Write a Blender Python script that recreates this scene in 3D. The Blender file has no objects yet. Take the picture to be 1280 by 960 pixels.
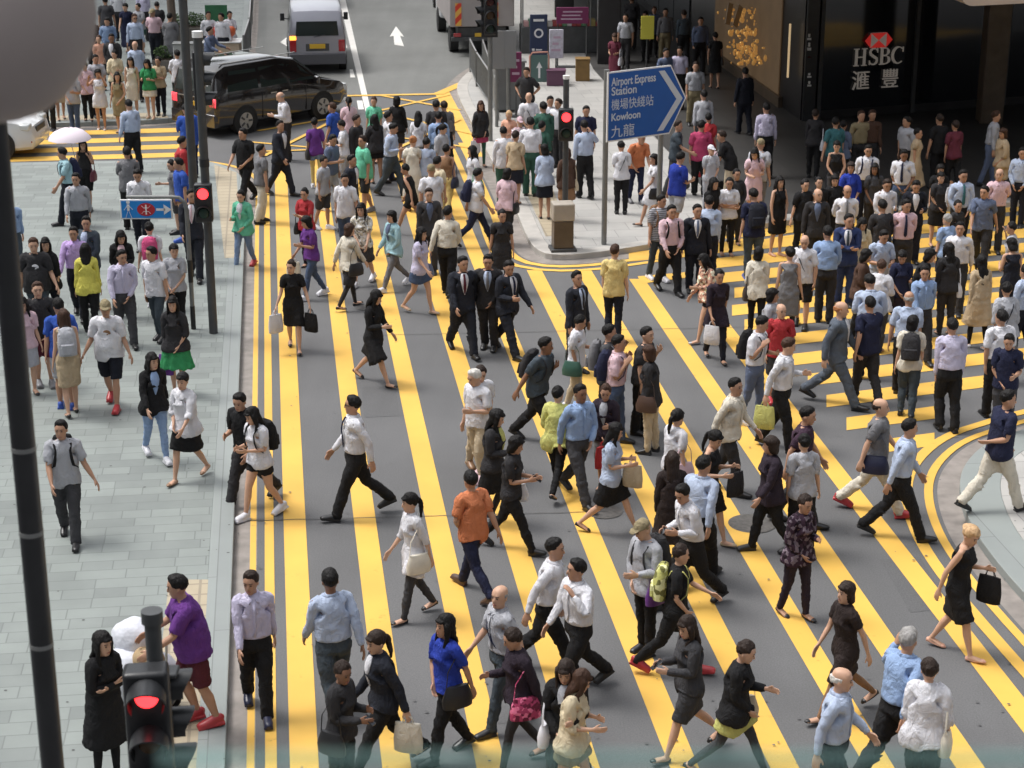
import bpy, bmesh, math, random
import numpy as np
from mathutils import Vector, Matrix, Euler, noise

C = bpy.context.scene.collection
scene = bpy.context.scene
R = math.radians
# ------------------------------------------------------------------ camera, sky, sun, exposure
F_PX, CX, CY, YH, CAM_H = 2350.0, 640.0, 480.0, -335.0, 10.0
PITCH = math.atan((CY - YH) / F_PX)
cam_d = bpy.data.cameras.new('camera'); cam = bpy.data.objects.new('camera', cam_d); C.objects.link(cam)
cam.location = (0, 0, CAM_H); cam.rotation_euler = (math.pi/2 - PITCH, 0, 0)
cam_d.sensor_width = 36; cam_d.lens = 36 * F_PX / 1280; cam_d.clip_start = 0.1; cam_d.clip_end = 3000
scene.camera = cam
cam_d.dof.use_dof = True; cam_d.dof.focus_distance = 27.0; cam_d.dof.aperture_fstop = 4.0
SUN_EL, SUN_AZ = R(62), R(285)      # azimuth clockwise from +Y
w = bpy.data.worlds.new('World'); scene.world = w; w.use_nodes = True
nt = w.node_tree; bg = nt.nodes['Background']
sky = nt.nodes.new('ShaderNodeTexSky'); sky.sky_type = 'NISHITA'; sky.sun_disc = False
sky.sun_elevation = SUN_EL; sky.sun_rotation = SUN_AZ; sky.air_density = 1.0; sky.dust_density = 4.0; sky.ozone_density = 1.0
hs = nt.nodes.new('ShaderNodeHueSaturation'); hs.inputs['Saturation'].default_value = 0.22
nt.links.new(sky.outputs[0], hs.inputs['Color']); nt.links.new(hs.outputs[0], bg.inputs[0]); bg.inputs[1].default_value = 0.15
sd = bpy.data.lights.new('sun', 'SUN'); sd.energy = 0.9; sd.angle = R(18); sd.color = (1, .97, .93)
sun = bpy.data.objects.new('sun', sd); C.objects.link(sun)
dirv = Vector((math.sin(SUN_AZ)*math.cos(SUN_EL), math.cos(SUN_AZ)*math.cos(SUN_EL), math.sin(SUN_EL)))
sun.rotation_euler = dirv.to_track_quat('Z', 'Y').to_euler()
vs = scene.view_settings; vs.view_transform = 'Standard'; vs.look = 'None'; vs.gamma = 1; vs.use_curve_mapping = False
vs.exposure = 0.98
scene.display_settings.display_device = 'sRGB'

# ------------------------------------------------------------------ helpers
def ray(u, v):
    x = (u - CX) / F_PX; y = (v - CY) / F_PX
    c, s = math.cos(PITCH), math.sin(PITCH)
    return Vector((x, c - y*s, -s - y*c))
def gp(u, v, z=0.0):
    """the point of the level z that the photo shows at (u, v)"""
    d = ray(u, v); t = (CAM_H - z) / -d.z
    return Vector((d.x*t, d.y*t, z))
def at_y(u, v, Y):
    d = ray(u, v); t = Y / d.y
    return Vector((d.x*t, Y, CAM_H + d.z*t))
def vp_dir(x):
    d = ray(x, YH); d.z = 0; return d.normalized()
ROAD = vp_dir(329); CROSS = vp_dir(7700)          # the two street directions
def tag(o, label=None, cat=None, group=None, kind=None):
    if label: o['label'] = label
    if cat: o['category'] = cat
    if group: o['group'] = group
    if kind: o['kind'] = kind
    return o
def empty(name, loc, rz=0.0, label=None, cat=None, group=None, kind=None):
    o = bpy.data.objects.new(name, None); C.objects.link(o); o.location = loc; o.rotation_euler = (0, 0, rz)
    o.empty_display_size = .1
    return tag(o, label, cat, group, kind)
def S(c):   # srgb 0-255 -> linear
    return tuple((x/255/12.92 if x/255 <= .04045 else ((x/255+.055)/1.055)**2.4) for x in c)

MATS = {}
def node_mat(name, col, rough=.6, metal=0, bump=0, bscale=40, var=.0, vscale=3, emit=None, spec=.5, coat=0, detail=3, stretch=None):
    if name in MATS: return MATS[name]
    m = bpy.data.materials.new(name); m.use_nodes = True; MATS[name] = m
    n = m.node_tree.nodes; l = m.node_tree.links; b = n['Principled BSDF']
    b.inputs['Base Color'].default_value = (*col, 1); b.inputs['Roughness'].default_value = rough
    b.inputs['Metallic'].default_value = metal; b.inputs['Specular IOR Level'].default_value = spec
    b.inputs['Coat Weight'].default_value = coat
    tc = None
    if var or bump:
        tc = n.new('ShaderNodeTexCoord'); src = tc.outputs['Object']
        if stretch:
            mp = n.new('ShaderNodeMapping'); mp.inputs['Scale'].default_value = stretch
            l.new(src, mp.inputs[0]); src = mp.outputs[0]
    if var:
        t = n.new('ShaderNodeTexNoise'); t.inputs['Scale'].default_value = vscale; t.inputs['Detail'].default_value = detail
        l.new(src, t.inputs['Vector'])
        r = n.new('ShaderNodeMapRange'); r.inputs[1].default_value = .3; r.inputs[2].default_value = .7
        r.inputs[3].default_value = 1 - var; r.inputs[4].default_value = 1 + var
        l.new(t.outputs[0], r.inputs[0])
        mx = n.new('ShaderNodeVectorMath'); mx.operation = 'SCALE'; mx.inputs[0].default_value = col
        l.new(r.outputs[0], mx.inputs['Scale']); l.new(mx.outputs[0], b.inputs['Base Color'])
    if bump:
        t = n.new('ShaderNodeTexNoise'); t.inputs['Scale'].default_value = bscale; t.inputs['Detail'].default_value = 2
        l.new(src, t.inputs['Vector'])
        bp = n.new('ShaderNodeBump'); bp.inputs['Strength'].default_value = bump; bp.inputs['Distance'].default_value = .02
        l.new(t.outputs[0], bp.inputs['Height']); l.new(bp.outputs[0], b.inputs['Normal'])
    if emit:
        b.inputs['Emission Color'].default_value = (*emit[0], 1); b.inputs['Emission Strength'].default_value = emit[1]
    return m

class MB:
    """collects closed shapes and links them as one mesh object"""
    def __init__(s): s.v = []; s.f = []; s.m = []; s.mats = []; s.cur = 0
    def mat(s, m):
        if m not in s.mats: s.mats.append(m)
        s.cur = s.mats.index(m); return s
    def add(s, vs_, fs):
        o = len(s.v); s.v += [tuple(p) for p in vs_]; s.f += [tuple(i+o for i in f) for f in fs]; s.m += [s.cur]*len(fs); return s
    def box(s, a, b):
        x0, y0, z0 = a; x1, y1, z1 = b
        return s.add([(x0,y0,z0),(x1,y0,z0),(x1,y1,z0),(x0,y1,z0),(x0,y0,z1),(x1,y0,z1),(x1,y1,z1),(x0,y1,z1)],
                     [(0,3,2,1),(4,5,6,7),(0,1,5,4),(1,2,6,5),(2,3,7,6),(3,0,4,7)])
    def tube(s, pts, rad, n=12, up=None, cap=True):
        """rings along pts; rad = number, (a,b) or list of them"""
        pts = [Vector(p) for p in pts]; k = len(pts); rings = []
        if not isinstance(rad, list): rad = [rad]*k
        for i, p in enumerate(pts):
            d = (pts[min(i+1, k-1)] - pts[max(i-1, 0)])
            d = d.normalized() if d.length > 1e-9 else Vector((0,0,1))
            u = Vector(up) if up is not None else (Vector((0,1,0)) if abs(d.y) < .9 else Vector((1,0,0)))
            a = (u - d*u.dot(d)).normalized(); b = d.cross(a)
            ra, rb = rad[i] if isinstance(rad[i], (tuple, list)) else (rad[i], rad[i])
            rings.append([p + a*(ra*math.cos(2*math.pi*j/n)) + b*(rb*math.sin(2*math.pi*j/n)) for j in range(n)])
        vs_ = [q for r_ in rings for q in r_]; fs = []
        for i in range(k-1):
            for j in range(n):
                fs.append((i*n+j, i*n+(j+1) % n, (i+1)*n+(j+1) % n, (i+1)*n+j))
        if cap:
            fs.append(tuple(reversed(range(n)))); fs.append(tuple((k-1)*n+j for j in range(n)))
        return s.add(vs_, fs)
    def rings(s, rs, n=24):
        """rs: (z, rx, ry, cx, cy) ellipse rings from bottom to top"""
        vs_ = []; fs = []; k = len(rs)
        for r_ in rs:
            z, rx, ry = r_[:3]; cx = r_[3] if len(r_) > 3 else 0; cy = r_[4] if len(r_) > 4 else 0
            for j in range(n):
                t = 2*math.pi*j/n; c_, s_ = math.cos(t), math.sin(t)
                vs_.append((cx + rx*math.copysign(abs(c_)**.85, c_), cy + ry*math.copysign(abs(s_)**.85, s_), z))
        for i in range(k-1):
            for j in range(n): fs.append((i*n+j, i*n+(j+1) % n, (i+1)*n+(j+1) % n, (i+1)*n+j))
        fs.append(tuple(reversed(range(n)))); fs.append(tuple((k-1)*n+j for j in range(n)))
        return s.add(vs_, fs)
    def ball(s, c, r, n=12, sc=(1,1,1)):
        k = max(5, n//2+1); pts = []; fs = []; c = Vector(c)
        for i in range(k):
            t = math.pi*(i+.02)/(k-1+.04) if 0 < i < k-1 else (0.04 if i == 0 else math.pi-.04)
            for j in range(n):
                p = 2*math.pi*j/n
                pts.append((c.x+r*sc[0]*math.sin(t)*math.cos(p), c.y+r*sc[1]*math.sin(t)*math.sin(p), c.z-r*sc[2]*math.cos(t)))
        for i in range(k-1):
            for j in range(n): fs.append((i*n+j, i*n+(j+1) % n, (i+1)*n+(j+1) % n, (i+1)*n+j))
        fs.append(tuple(reversed(range(n)))); fs.append(tuple((k-1)*n+j for j in range(n)))
        return s.add(pts, fs)
    def prism(s, poly, z0, z1):
        n = len(poly); a = sum(poly[i][0]*poly[(i+1) % n][1]-poly[(i+1) % n][0]*poly[i][1] for i in range(n))
        if a < 0: poly = poly[::-1]
        vs_ = [(p[0], p[1], z0) for p in poly] + [(p[0], p[1], z1) for p in poly]
        return s.add(vs_, [tuple(reversed(range(n))), tuple(range(n, 2*n))] + [(i, (i+1) % n, n+(i+1) % n, n+i) for i in range(n)])
    def mesh(s, name='m'):
        me = bpy.data.meshes.new(name); me.from_pydata(s.v, [], s.f); 
        for m in s.mats: me.materials.append(m)
        if s.mats: me.polygons.foreach_set('material_index', s.m)
        me.update(); return me
    def build(s, name, mat=None, parent=None, smooth=True, bevel=0, seg=2, loc=None, rz=0, angle=40):
        me = s.mesh(name)
        if mat and not s.mats: me.materials.append(mat)
        o = bpy.data.objects.new(name, me); C.objects.link(o)
        if parent: o.parent = parent
        if loc is not None: o.location = loc
        if rz: o.rotation_euler = (0, 0, rz)
        if bevel:
            md = o.modifiers.new('bevel', 'BEVEL'); md.width = bevel; md.segments = seg; md.limit_method = 'ANGLE'; md.angle_limit = R(35)
        if smooth:
            me.polygons.foreach_set('use_smooth', [True]*len(me.polygons))
            me.set_sharp_from_angle(angle=R(angle))
        return o
# ------------------------------------------------------------------ people: template surfaces, posed by bones
D_ARM = Vector((math.sin(R(50)), 0, -math.cos(R(50)))); N_ARM = Vector((math.cos(R(50)), 0, math.sin(R(50))))
SH = {'M': .168, 'F': .148}
ZS = 1.395
def arm_pt(sex, s_, a, q=0, y=0):
    return (s_*(SH[sex] + D_ARM.x*a + N_ARM.x*q), y, ZS + D_ARM.z*a + N_ARM.z*q)
def body_mb(sex):
    m = MB(); f = sex == 'F'; k = .86 if f else 1.0
    if not f:
        m.rings([(.79,.10,.08),(.83,.15,.105),(.90,.168,.118),(.97,.16,.11),(1.04,.148,.10),(1.12,.15,.102),(1.22,.162,.112,0,-.002),(1.31,.172,.115,0,-.004),(1.38,.17,.10),(1.425,.135,.078,0,.004),(1.455,.08,.06,0,.006),(1.47,.05,.05,0,.005)])
    else:
        m.rings([(.79,.10,.08),(.83,.155,.11),(.90,.178,.122),(.97,.158,.108),(1.06,.122,.088),(1.13,.126,.09),(1.20,.138,.10),(1.27,.148,.122,0,-.018),(1.32,.15,.105,0,-.008),(1.38,.148,.085),(1.425,.115,.068,0,.004),(1.455,.07,.055,0,.006),(1.47,.045,.045,0,.005)])
    m.tube([(0,.008,1.42),(0,.004,1.47),(0,-.004,1.54)], [.058*k,.052*k,.052*k], 14)
    # head
    m.rings([(1.487,.022,.025,0,-.055),(1.497,.038,.045,0,-.045),(1.515,.052,.062,0,-.03),(1.54,.06,.076,0,-.018),(1.57,.067,.086,0,-.01),(1.61,.073,.092,0,-.004),(1.65,.074,.093,0,0),(1.685,.064,.082,0,.003),(1.707,.044,.058,0,.004),(1.72,.016,.02,0,.004)], 20)
    m.tube([(0,-.088,1.615),(0,-.104,1.585),(0,-.108,1.572),(0,-.09,1.562)], [.008,.012,.014,.010], 8)      # nose
    m.ball((0,-.084,1.537), .022, 8, (1,.5,.35))                                                       # lips
    m.ball((0,-.085,1.640), .05, 10, (1,.25,.22))                                                       # brow
    for s_ in (1, -1):
        m.ball((s_*.076,.008,1.592), .026, 8, (.35,.7,1.1))
        A = lambda a, q=0, y=0: arm_pt(sex, s_, a, q, y)
        m.tube([A(-.06,-.02),A(0,0),A(.05,0),A(.14,0),A(.22,0),A(.28,0),A(.34,0),A(.42,0),A(.50,0),A(.535,0)],
               [.05*k,.058*k,.053*k,.047*k,.041*k,.038*k,.039*k,.033*k,(.027*k,.022*k),(.028*k,.019*k)], 14, up=(0,1,0))
        m.tube([A(.52),A(.55),A(.58),A(.615),A(.625)], [(.027*k,.019*k),(.036*k,.016*k),(.041*k,.015*k),(.040*k,.013*k),(.034*k,.010*k)], 14, up=(0,1,0))
        for j, (yy, ln) in enumerate(((-.029,.070),(-.010,.080),(.009,.074),(.027,.058))):
            yy *= k; ln *= .94
            m.tube([A(.60,0,yy),A(.62,-.001,yy*1.05),A(.62+ln*.45,-.008,yy*1.1),A(.62+ln*.78,-.020,yy*1.1),A(.62+ln,-.034,yy*1.1)],
                   [.0095*k+.0005,.0098*k,.0092*k,.0086*k,.006*k], 7)
        m.tube([A(.545,0,-.018*k),A(.57,-.006,-.043*k),A(.595,-.014,-.058*k),A(.62,-.022,-.062*k)], [.014*k,.0125*k,.0108*k,.007*k], 8)
        lx = .093 if not f else .09
        m.tube([(s_*lx,0,.90),(s_*lx,0,.82),(s_*lx,-.002,.70),(s_*lx,-.004,.58),(s_*lx,-.005,.49),(s_*lx,.0,.42),(s_*lx,.008,.34),(s_*lx,.008,.24),(s_*lx,.008,.14),(s_*lx,.008,.08),(s_*lx,.008,.05)],
               [.085,.088,.078,.064,.053,.050,.055*k+.003,.048*k,.036*k,.034*k,.036*k], 16)
        m.tube([(s_*lx,.055,.035),(s_*lx,.035,.042),(s_*lx,.0,.042),(s_*lx*1.03,-.06,.034),(s_*lx*1.05,-.115,.026),(s_*lx*1.05,-.155,.02),(s_*lx*1.05,-.175,.017)],
               [(.016,.018),(.034,.033),(.037,.036),(.030,.040),(.022,.044),(.016,.038),(.008,.022)], 12, up=(0,0,1))
    return m
def sleeves(m, sex, rad, a1, loose=1.0, flare=0):
    for s_ in (1, -1):
        A = lambda a, q=0, y=0: arm_pt(sex, s_, a, q, y)
        pts = []; rr = []; a = -.07
        base = [(-.07,.050),(-.0,.059),(.06,.059),(.14,.057),(.22,.051),(.28,.048),(.36,.046),(.44,.040),(.50,.034),(.545,.030)]
        for (a, r_) in base:
            if a > a1: break
            pts.append(A(a, -.015 if a < -.01 else 0)); rr.append((r_ + rad)*loose*(1 + flare*max(0, a)/.5))
        pts.append(A(a1)); rr.append((float(np.interp(a1, [b[0] for b in base], [b[1] for b in base])) + rad)*loose*(1 + flare*a1/.5))
        m.tube(pts, rr, 16, up=(0,1,0))
def top_mb(sex, hem, off=.014, sl=None, rad=.0, neck=1.452, loose=1.0, belly=0, flare=0, waist=None, slf=0):
    m = MB(); f = sex == 'F'
    if not f: base = [(.78,.176,.128),(.86,.176,.128),(.93,.172,.124),(1.0,.162,.116),(1.06,.158,.112),(1.14,.162,.112),(1.22,.168,.117),(1.31,.178,.121),(1.375,.172,.105),(1.42,.142,.085),(1.452,.088,.066)]
    else: base = [(.78,.190,.138),(.86,.184,.13),(.93,.178,.122),(1.0,.152,.106),(1.06,.134,.097),(1.13,.135,.098),(1.20,.145,.106),(1.27,.155,.130),(1.32,.156,.112),(1.375,.148,.09),(1.42,.120,.074),(1.452,.078,.06)]
    zs = sorted({hem, neck} | {b[0] for b in base if hem < b[0] < neck})
    rs = []
    for z in zs:
        rx = float(np.interp(z, [b[0] for b in base], [b[1] for b in base])); ry = float(np.interp(z, [b[0] for b in base], [b[2] for b in base]))
        kk = 1 + (loose-1)*max(0, min(1, (1.36-z)/.2)); cy = -.012 if (f and 1.2 < z < 1.31) else 0
        g = 1 + flare*max(0, (1.2-z))
        if waist and abs(z-1.06) < .1: g *= waist
        rs.append((z, (rx+off)*kk*g, (ry+off)*kk*g + belly*math.exp(-((z-1.06)/.12)**2), 0, cy - belly*.6*math.exp(-((z-1.06)/.12)**2)))
    m.rings(rs, 28)
    if neck > 1.44: m.tube([(0,.006,1.44),(0,.004,1.475)], [(.066,.066),(.058,.060)], 16)
    if sl is not None: sleeves(m, sex, rad, sl, 1.0 + (loose-1)*.5, slf)
    return m
def legs_mb(sex, hem=.055, off=.012, loose=1.0, waist=1.03):
    m = MB(); f = sex == 'F'; o = off
    if not f: m.rings([(.80,.14,.10),(.84,.170+o,.118+o),(.90,.172+o,.122+o),(.97,.160+o,.113+o),(waist,.152+o,.105+o)], 26)
    else: m.rings([(.80,.14,.10),(.84,.175+o,.122+o),(.90,.180+o,.124+o),(.97,.162+o,.11+o),(waist,.130+o,.094+o)], 26)
    lx = .093 if not f else .09
    base = [(.90,.086),(.80,.090),(.70,.083),(.58,.071),(.49,.063),(.40,.060),(.32,.062),(.22,.058),(.12,.055),(.04,.056)]
    if f: base = [(.90,.086),(.80,.090),(.70,.081),(.58,.068),(.49,.057),(.40,.053),(.32,.056),(.22,.048),(.12,.040),(.04,.040)]
    for s_ in (1, -1):
        pts = []; rr = []
        for z, r_ in base:
            if z < hem: break
            pts.append((s_*lx, .002 if z > .4 else .006, z)); rr.append((r_ + o*.6)*(loose if z < .8 else 1))
        r_ = float(np.interp(hem, [b[0] for b in base][::-1], [b[1] for b in base][::-1]))
        pts.append((s_*lx, .006, hem)); rr.append((r_ + o*.6)*loose)
        m.tube(pts, rr, 18)
    return m
def skirt_rings(sex, hem, w0, w1, top=1.03):
    z = np.linspace(hem, .92, 6); rs = []
    for zz in z:
        t = (zz-hem)/(.92-hem); rs.append((float(zz), w1*(1-t)+w0*t, (w1*(1-t)+w0*t)*.72))
    rs += [(.97, w0*.93, w0*.66), (top, w0*.80, w0*.60)]
    return rs
def shoe_mb(s_, kind, sex):
    m = MB(); lx = (.093 if sex == 'M' else .09)*s_
    if kind == 'shoe':
        m.tube([(lx,.07,.04),(lx,.05,.048),(lx,.0,.058),(lx,-.05,.048),(lx*1.04,-.11,.036),(lx*1.05,-.17,.028),(lx*1.05,-.20,.02)],
               [(.03,.022),(.046,.038),(.054,.043),(.044,.046),(.034,.049),(.026,.042),(.014,.02)], 14, up=(0,0,1))
        m.box((lx-.042,-.19,.0),(lx+.046,.07,.022))
    elif kind == 'sneaker':
        m.tube([(lx,.075,.05),(lx,.05,.058),(lx,.0,.068),(lx,-.05,.055),(lx*1.04,-.11,.044),(lx*1.05,-.17,.036),(lx*1.05,-.20,.03)],
               [(.036,.026),(.056,.042),(.060,.046),(.050,.050),(.042,.053),(.034,.045),(.018,.024)], 14, up=(0,0,1))
        m.box((lx-.048,-.195,.0),(lx+.052,.078,.03))
    else:   # low pumps
        m.tube([(lx,.068,.032),(lx,.04,.036),(lx,-.02,.020),(lx*1.03,-.09,.022),(lx*1.05,-.15,.024),(lx*1.05,-.185,.014)],
               [(.02,.020),(.034,.036),(.018,.038),(.020,.044),(.024,.040),(.012,.016)], 14, up=(0,0,1))
        m.tube([(lx,.055,.03),(lx,.055,-.0)], [.018,.014], 8)
    return m
def hair_mb(kind):
    m = MB(); f = kind not in ('short', 'bald', 'buzz', 'cap')
    e = .018 if f else .014
    if kind == 'bald':
        m.tube([(s*.068, y, 1.61) for s, y in ((1.05,-.01),(1.0,.04),(.6,.085),(0,.098),(-.6,.085),(-1.0,.04),(-1.05,-.01))], [(.035,.010)]*7, 8, up=(0,0,1))
        return m
    if kind == 'cap':
        m.rings([(1.645,.080,.100,0,0),(1.68,.078,.097,0,.002),(1.71,.06,.075,0,.004),(1.735,.03,.04,0,.004)], 20)
        m.tube([(0,-.07,1.655),(0,-.13,1.648),(0,-.17,1.638)], [(.008,.075),(.006,.068),(.004,.04)], 14, up=(0,0,1))
        m.ball((0,.03,1.63), .075, 14, (1.02,.98,.7))
        return m
    # a shell round the skull whose lower edge runs hairline - over the ears - nape
    azs = [0, 28, 42, 62, 80, 100, 125, 150, 180]; lim = [57, 58, 68, 96, 104, 112, 132, 140, 142] if kind == 'short' else [66, 68, 84, 104, 112, 120, 136, 142, 144]
    n_, k_ = 36, 9; c_ = (0, .004, 1.636); vs_ = [(0, .004, c_[2]+.098+e)]; fs = []
    for i in range(1, k_+1):
        for j in range(n_):
            az = 360*j/n_; a_ = az if az <= 180 else 360-az; ph = R(float(np.interp(a_, azs, lim))*i/k_); t_ = R(az)
            d = Vector((math.sin(ph)*math.sin(t_), -math.sin(ph)*math.cos(t_), math.cos(ph)))
            rx, ry, rz = .075+e, .095+e, .088+e+.006
            q = 1/math.sqrt((d.x/rx)**2+(d.y/ry)**2+(d.z/rz)**2); dd = d*q*(1 - .12*max(0, i/k_-.55)/.45)*(1 + .018*math.sin(j*2.1+i)*(i > 2))
            if dd.z < -.03: dd.x *= 1-.9*(-.03-dd.z)*2
            vs_.append((c_[0]+dd.x, c_[1]+dd.y, c_[2]+dd.z))
    for j in range(n_): fs.append((0, 1+j, 1+(j+1) % n_))
    for i in range(k_-1):
        for j in range(n_): fs.append((1+i*n_+j, 1+(i+1)*n_+j, 1+(i+1)*n_+(j+1) % n_, 1+i*n_+(j+1) % n_))
    vs_.append((0, .02, 1.63)); L_ = len(vs_)-1
    for j in range(n_): fs.append((1+(k_-1)*n_+j, L_, 1+(k_-1)*n_+(j+1) % n_))
    m.add(vs_, fs)
    if kind in ('bob', 'long', 'vlong', 'pony', 'bun'):
        m.tube([(.05,-.075,1.672),(0,-.092,1.682),(-.05,-.075,1.672)], [.018,.02,.018], 8)
    if kind == 'bob':
        m.rings([(1.485,.07,.045,0,.045),(1.52,.092,.065,0,.035),(1.60,.092,.075,0,.022),(1.67,.086,.085,0,.012)], 20)
    if kind in ('long', 'vlong'):
        b = 1.34 if kind == 'long' else 1.20
        m.rings([(b,.05,.018,0,.105),(b+.04,.075,.03,0,.10),(1.44,.092,.04,0,.078),(1.52,.092,.055,0,.05),(1.60,.09,.07,0,.026),(1.67,.086,.08,0,.014)], 20)
        for s_ in (1, -1): m.tube([(s_*.082,-.02,1.66),(s_*.088,-.028,1.58),(s_*.088,-.035,1.50),(s_*.08,-.06,1.42),(s_*.075,-.085,max(b, 1.33))], [(.04,.018),(.036,.02),(.03,.02),(.026,.018),(.012,.01)], 10, up=(0,1,0))
    if kind == 'pony':
        m.tube([(0,.09,1.64),(0,.125,1.62),(0,.135,1.55),(0,.13,1.47),(0,.125,1.38)], [.018,.026,.030,.026,.008], 10)
    if kind == 'bun': m.ball((0,.10,1.66), .04, 12)
    return m

def remeshed(mb, voxel, target, name, wrinkle=0, seed=0, pleat=0):
    me = mb.mesh(name); o = bpy.data.objects.new('template', me); C.objects.link(o)
    md = o.modifiers.new('r', 'REMESH'); md.mode = 'VOXEL'; md.voxel_size = voxel; md.use_smooth_shade = True
    sm = o.modifiers.new('s', 'SMOOTH'); sm.factor = .5; sm.iterations = 2
    dg = bpy.context.evaluated_depsgraph_get(); m2 = bpy.data.meshes.new_from_object(o.evaluated_get(dg))
    if wrinkle or pleat:
        n = len(m2.vertices); co = np.empty(n*3, 'f'); m2.vertices.foreach_get('co', co); co = co.reshape(-1, 3)
        no = np.array([v.normal[:] for v in m2.vertices])
        d = np.zeros(n)
        for i in range(n):
            x, y, z = co[i]
            q = x*9+seed+3*noise.noise((x*5, y*5, z*5+seed)); d[i] = wrinkle*(noise.noise((x*7+seed, y*7, z*11)) + .7*abs(noise.noise((q, y*9, z*20+x*14))) + .5*noise.noise((x*22, y*22+seed, z*38))) + (wrinkle*.6*noise.noise((x*4, y*4, z*30+seed)) if z < .6 else 0)
            if pleat and z < .98: d[i] += pleat*(.98-z)*math.sin(math.atan2(y*1.4, x)*11 + 2*noise.noise((x*3, y*3, seed)))
        co = co + no*d[:, None]; m2.vertices.foreach_set('co', co.astype('f').ravel())
    o.modifiers.clear(); o.data = m2
    out = []
    for t in target:
        dm = o.modifiers.new('d', 'DECIMATE'); dm.ratio = min(1, t/max(1, len(m2.polygons)*2)); dm.use_collapse_triangulate = True
        dg = bpy.context.evaluated_depsgraph_get(); m3 = bpy.data.meshes.new_from_object(o.evaluated_get(dg)); m3.name = name
        m3.polygons.foreach_set('use_smooth', [True]*len(m3.polygons)); o.modifiers.clear(); out.append(m3)
    bpy.data.objects.remove(o)
    return out

def sstep(x, a, b):
    t = np.clip((x-a)/(b-a), 0, 1); return t*t*(3-2*t)
NB = 15   # 0 pelvis 1 chest 2 head, 3-5 arm L, 6-8 arm R, 9-11 leg L, 12-14 leg R
def weights(co, sex, skirt=False, fixed=None):
    n = len(co); W = np.zeros((n, NB))
    if fixed is not None: W[:, fixed] = 1; return W
    x, y, z = co.T; left = np.ones(n)
    arm = {}
    for s_, b in ((1, 3), (-1, 6)):
        rx = s_*x - SH[sex]; rz = z - ZS
        a = rx*D_ARM.x + rz*D_ARM.z; q = rx*N_ARM.x + rz*N_ARM.z
        am = sstep(a, -.05, .07)*sstep(q, -.13, -.08)*(s_*x > .06)
        el = sstep(a, .245, .315); wr = sstep(a, .515, .545)
        W[:, b] = am*(1-el); W[:, b+1] = am*el*(1-wr); W[:, b+2] = am*wr; left = left - am
    left = np.clip(left, 0, 1)
    hd = sstep(z, 1.455, 1.51); W[:, 2] = left*hd; left = left*(1-hd)
    ch = sstep(z, .98, 1.13); W[:, 1] = left*ch; left = left*(1-ch)
    lg = 1 - sstep(z, .80, .95); sp = .13 if skirt else .025
    L = sstep(x, -sp, sp)
    for s_, b, ww in ((1, 9, L), (-1, 12, 1-L)):
        t = left*lg*ww
        if skirt: W[:, b] = t
        else:
            kn = 1 - sstep(z, .43, .54); an = 1 - sstep(z, .06, .10)
            W[:, b] = t*(1-kn); W[:, b+1] = t*kn*(1-an); W[:, b+2] = t*kn*an
    W[:, 0] += left*(1-lg)
    return W / W.sum(1)[:, None]

def rmin(a, b):
    return np.array(Vector(a).normalized().rotation_difference(Vector(b).normalized()).to_matrix())
def rx_(t): return np.array(Matrix.Rotation(t, 3, 'X'))
def rz_(t): return np.array(Matrix.Rotation(t, 3, 'Z'))
ARMS = {  # outward, forward(-y), up : upper arm ; forearm
 'dn': ((.13,.02,-1),(.10,.16,-1)), 'sf': ((.12,.42,-1),(.02,.85,-.9)), 'sb': ((.16,-.45,-1),(.14,-.12,-1)),
 'ph': ((.12,.12,-1),(-.30,1,.22)), 'ea': ((.55,.45,-.55),(-.45,.10,1)), 'cr': ((.12,.32,-1),(-1,.42,.10)),
 'cl': ((.16,.15,-1),(-.52,.50,-.75)), 'cs': ((.22,.15,-1),(-.30,.55,1)), 'fw': ((.10,.60,-.8),(0,1,-.30)),
 'cam': ((.32,.8,-.35),(-.40,.45,1)), 'up': ((.6,.2,.8),(-.2,.2,1)), 'hp': ((.7,-.2,-.8),(-.6,.35,-.6)),
 'bk': ((.18,-.35,-1),(-.75,-.45,-.45)), 'bg': ((.15,.0,-1),(.02,1,.05)), 'pt': ((.25,.7,-.6),(-.1,1,.2)), 'sd': ((.3,.1,-1),(.35,.5,-.75)),
}
LEGS = {  # (thigh L, knee L, foot L, thigh R, knee R, foot R)
 's': (3,4,0,-3,4,0), 'p': (8,14,0,-2,2,0), 'w': (20,8,-6,-13,22,12), 'v': (-13,22,12,20,8,-6),
 'W': (27,6,-12,-21,26,26), 'V': (-21,26,26,27,6,-12), 'x': (14,30,6,-8,8,6), 'y': (-8,8,6,14,30,6), 't': (10,6,-2,-9,10,8), 'u': (-9,10,8,10,6,-2), 'b': (18,10,0,12,14,0),
}
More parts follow.
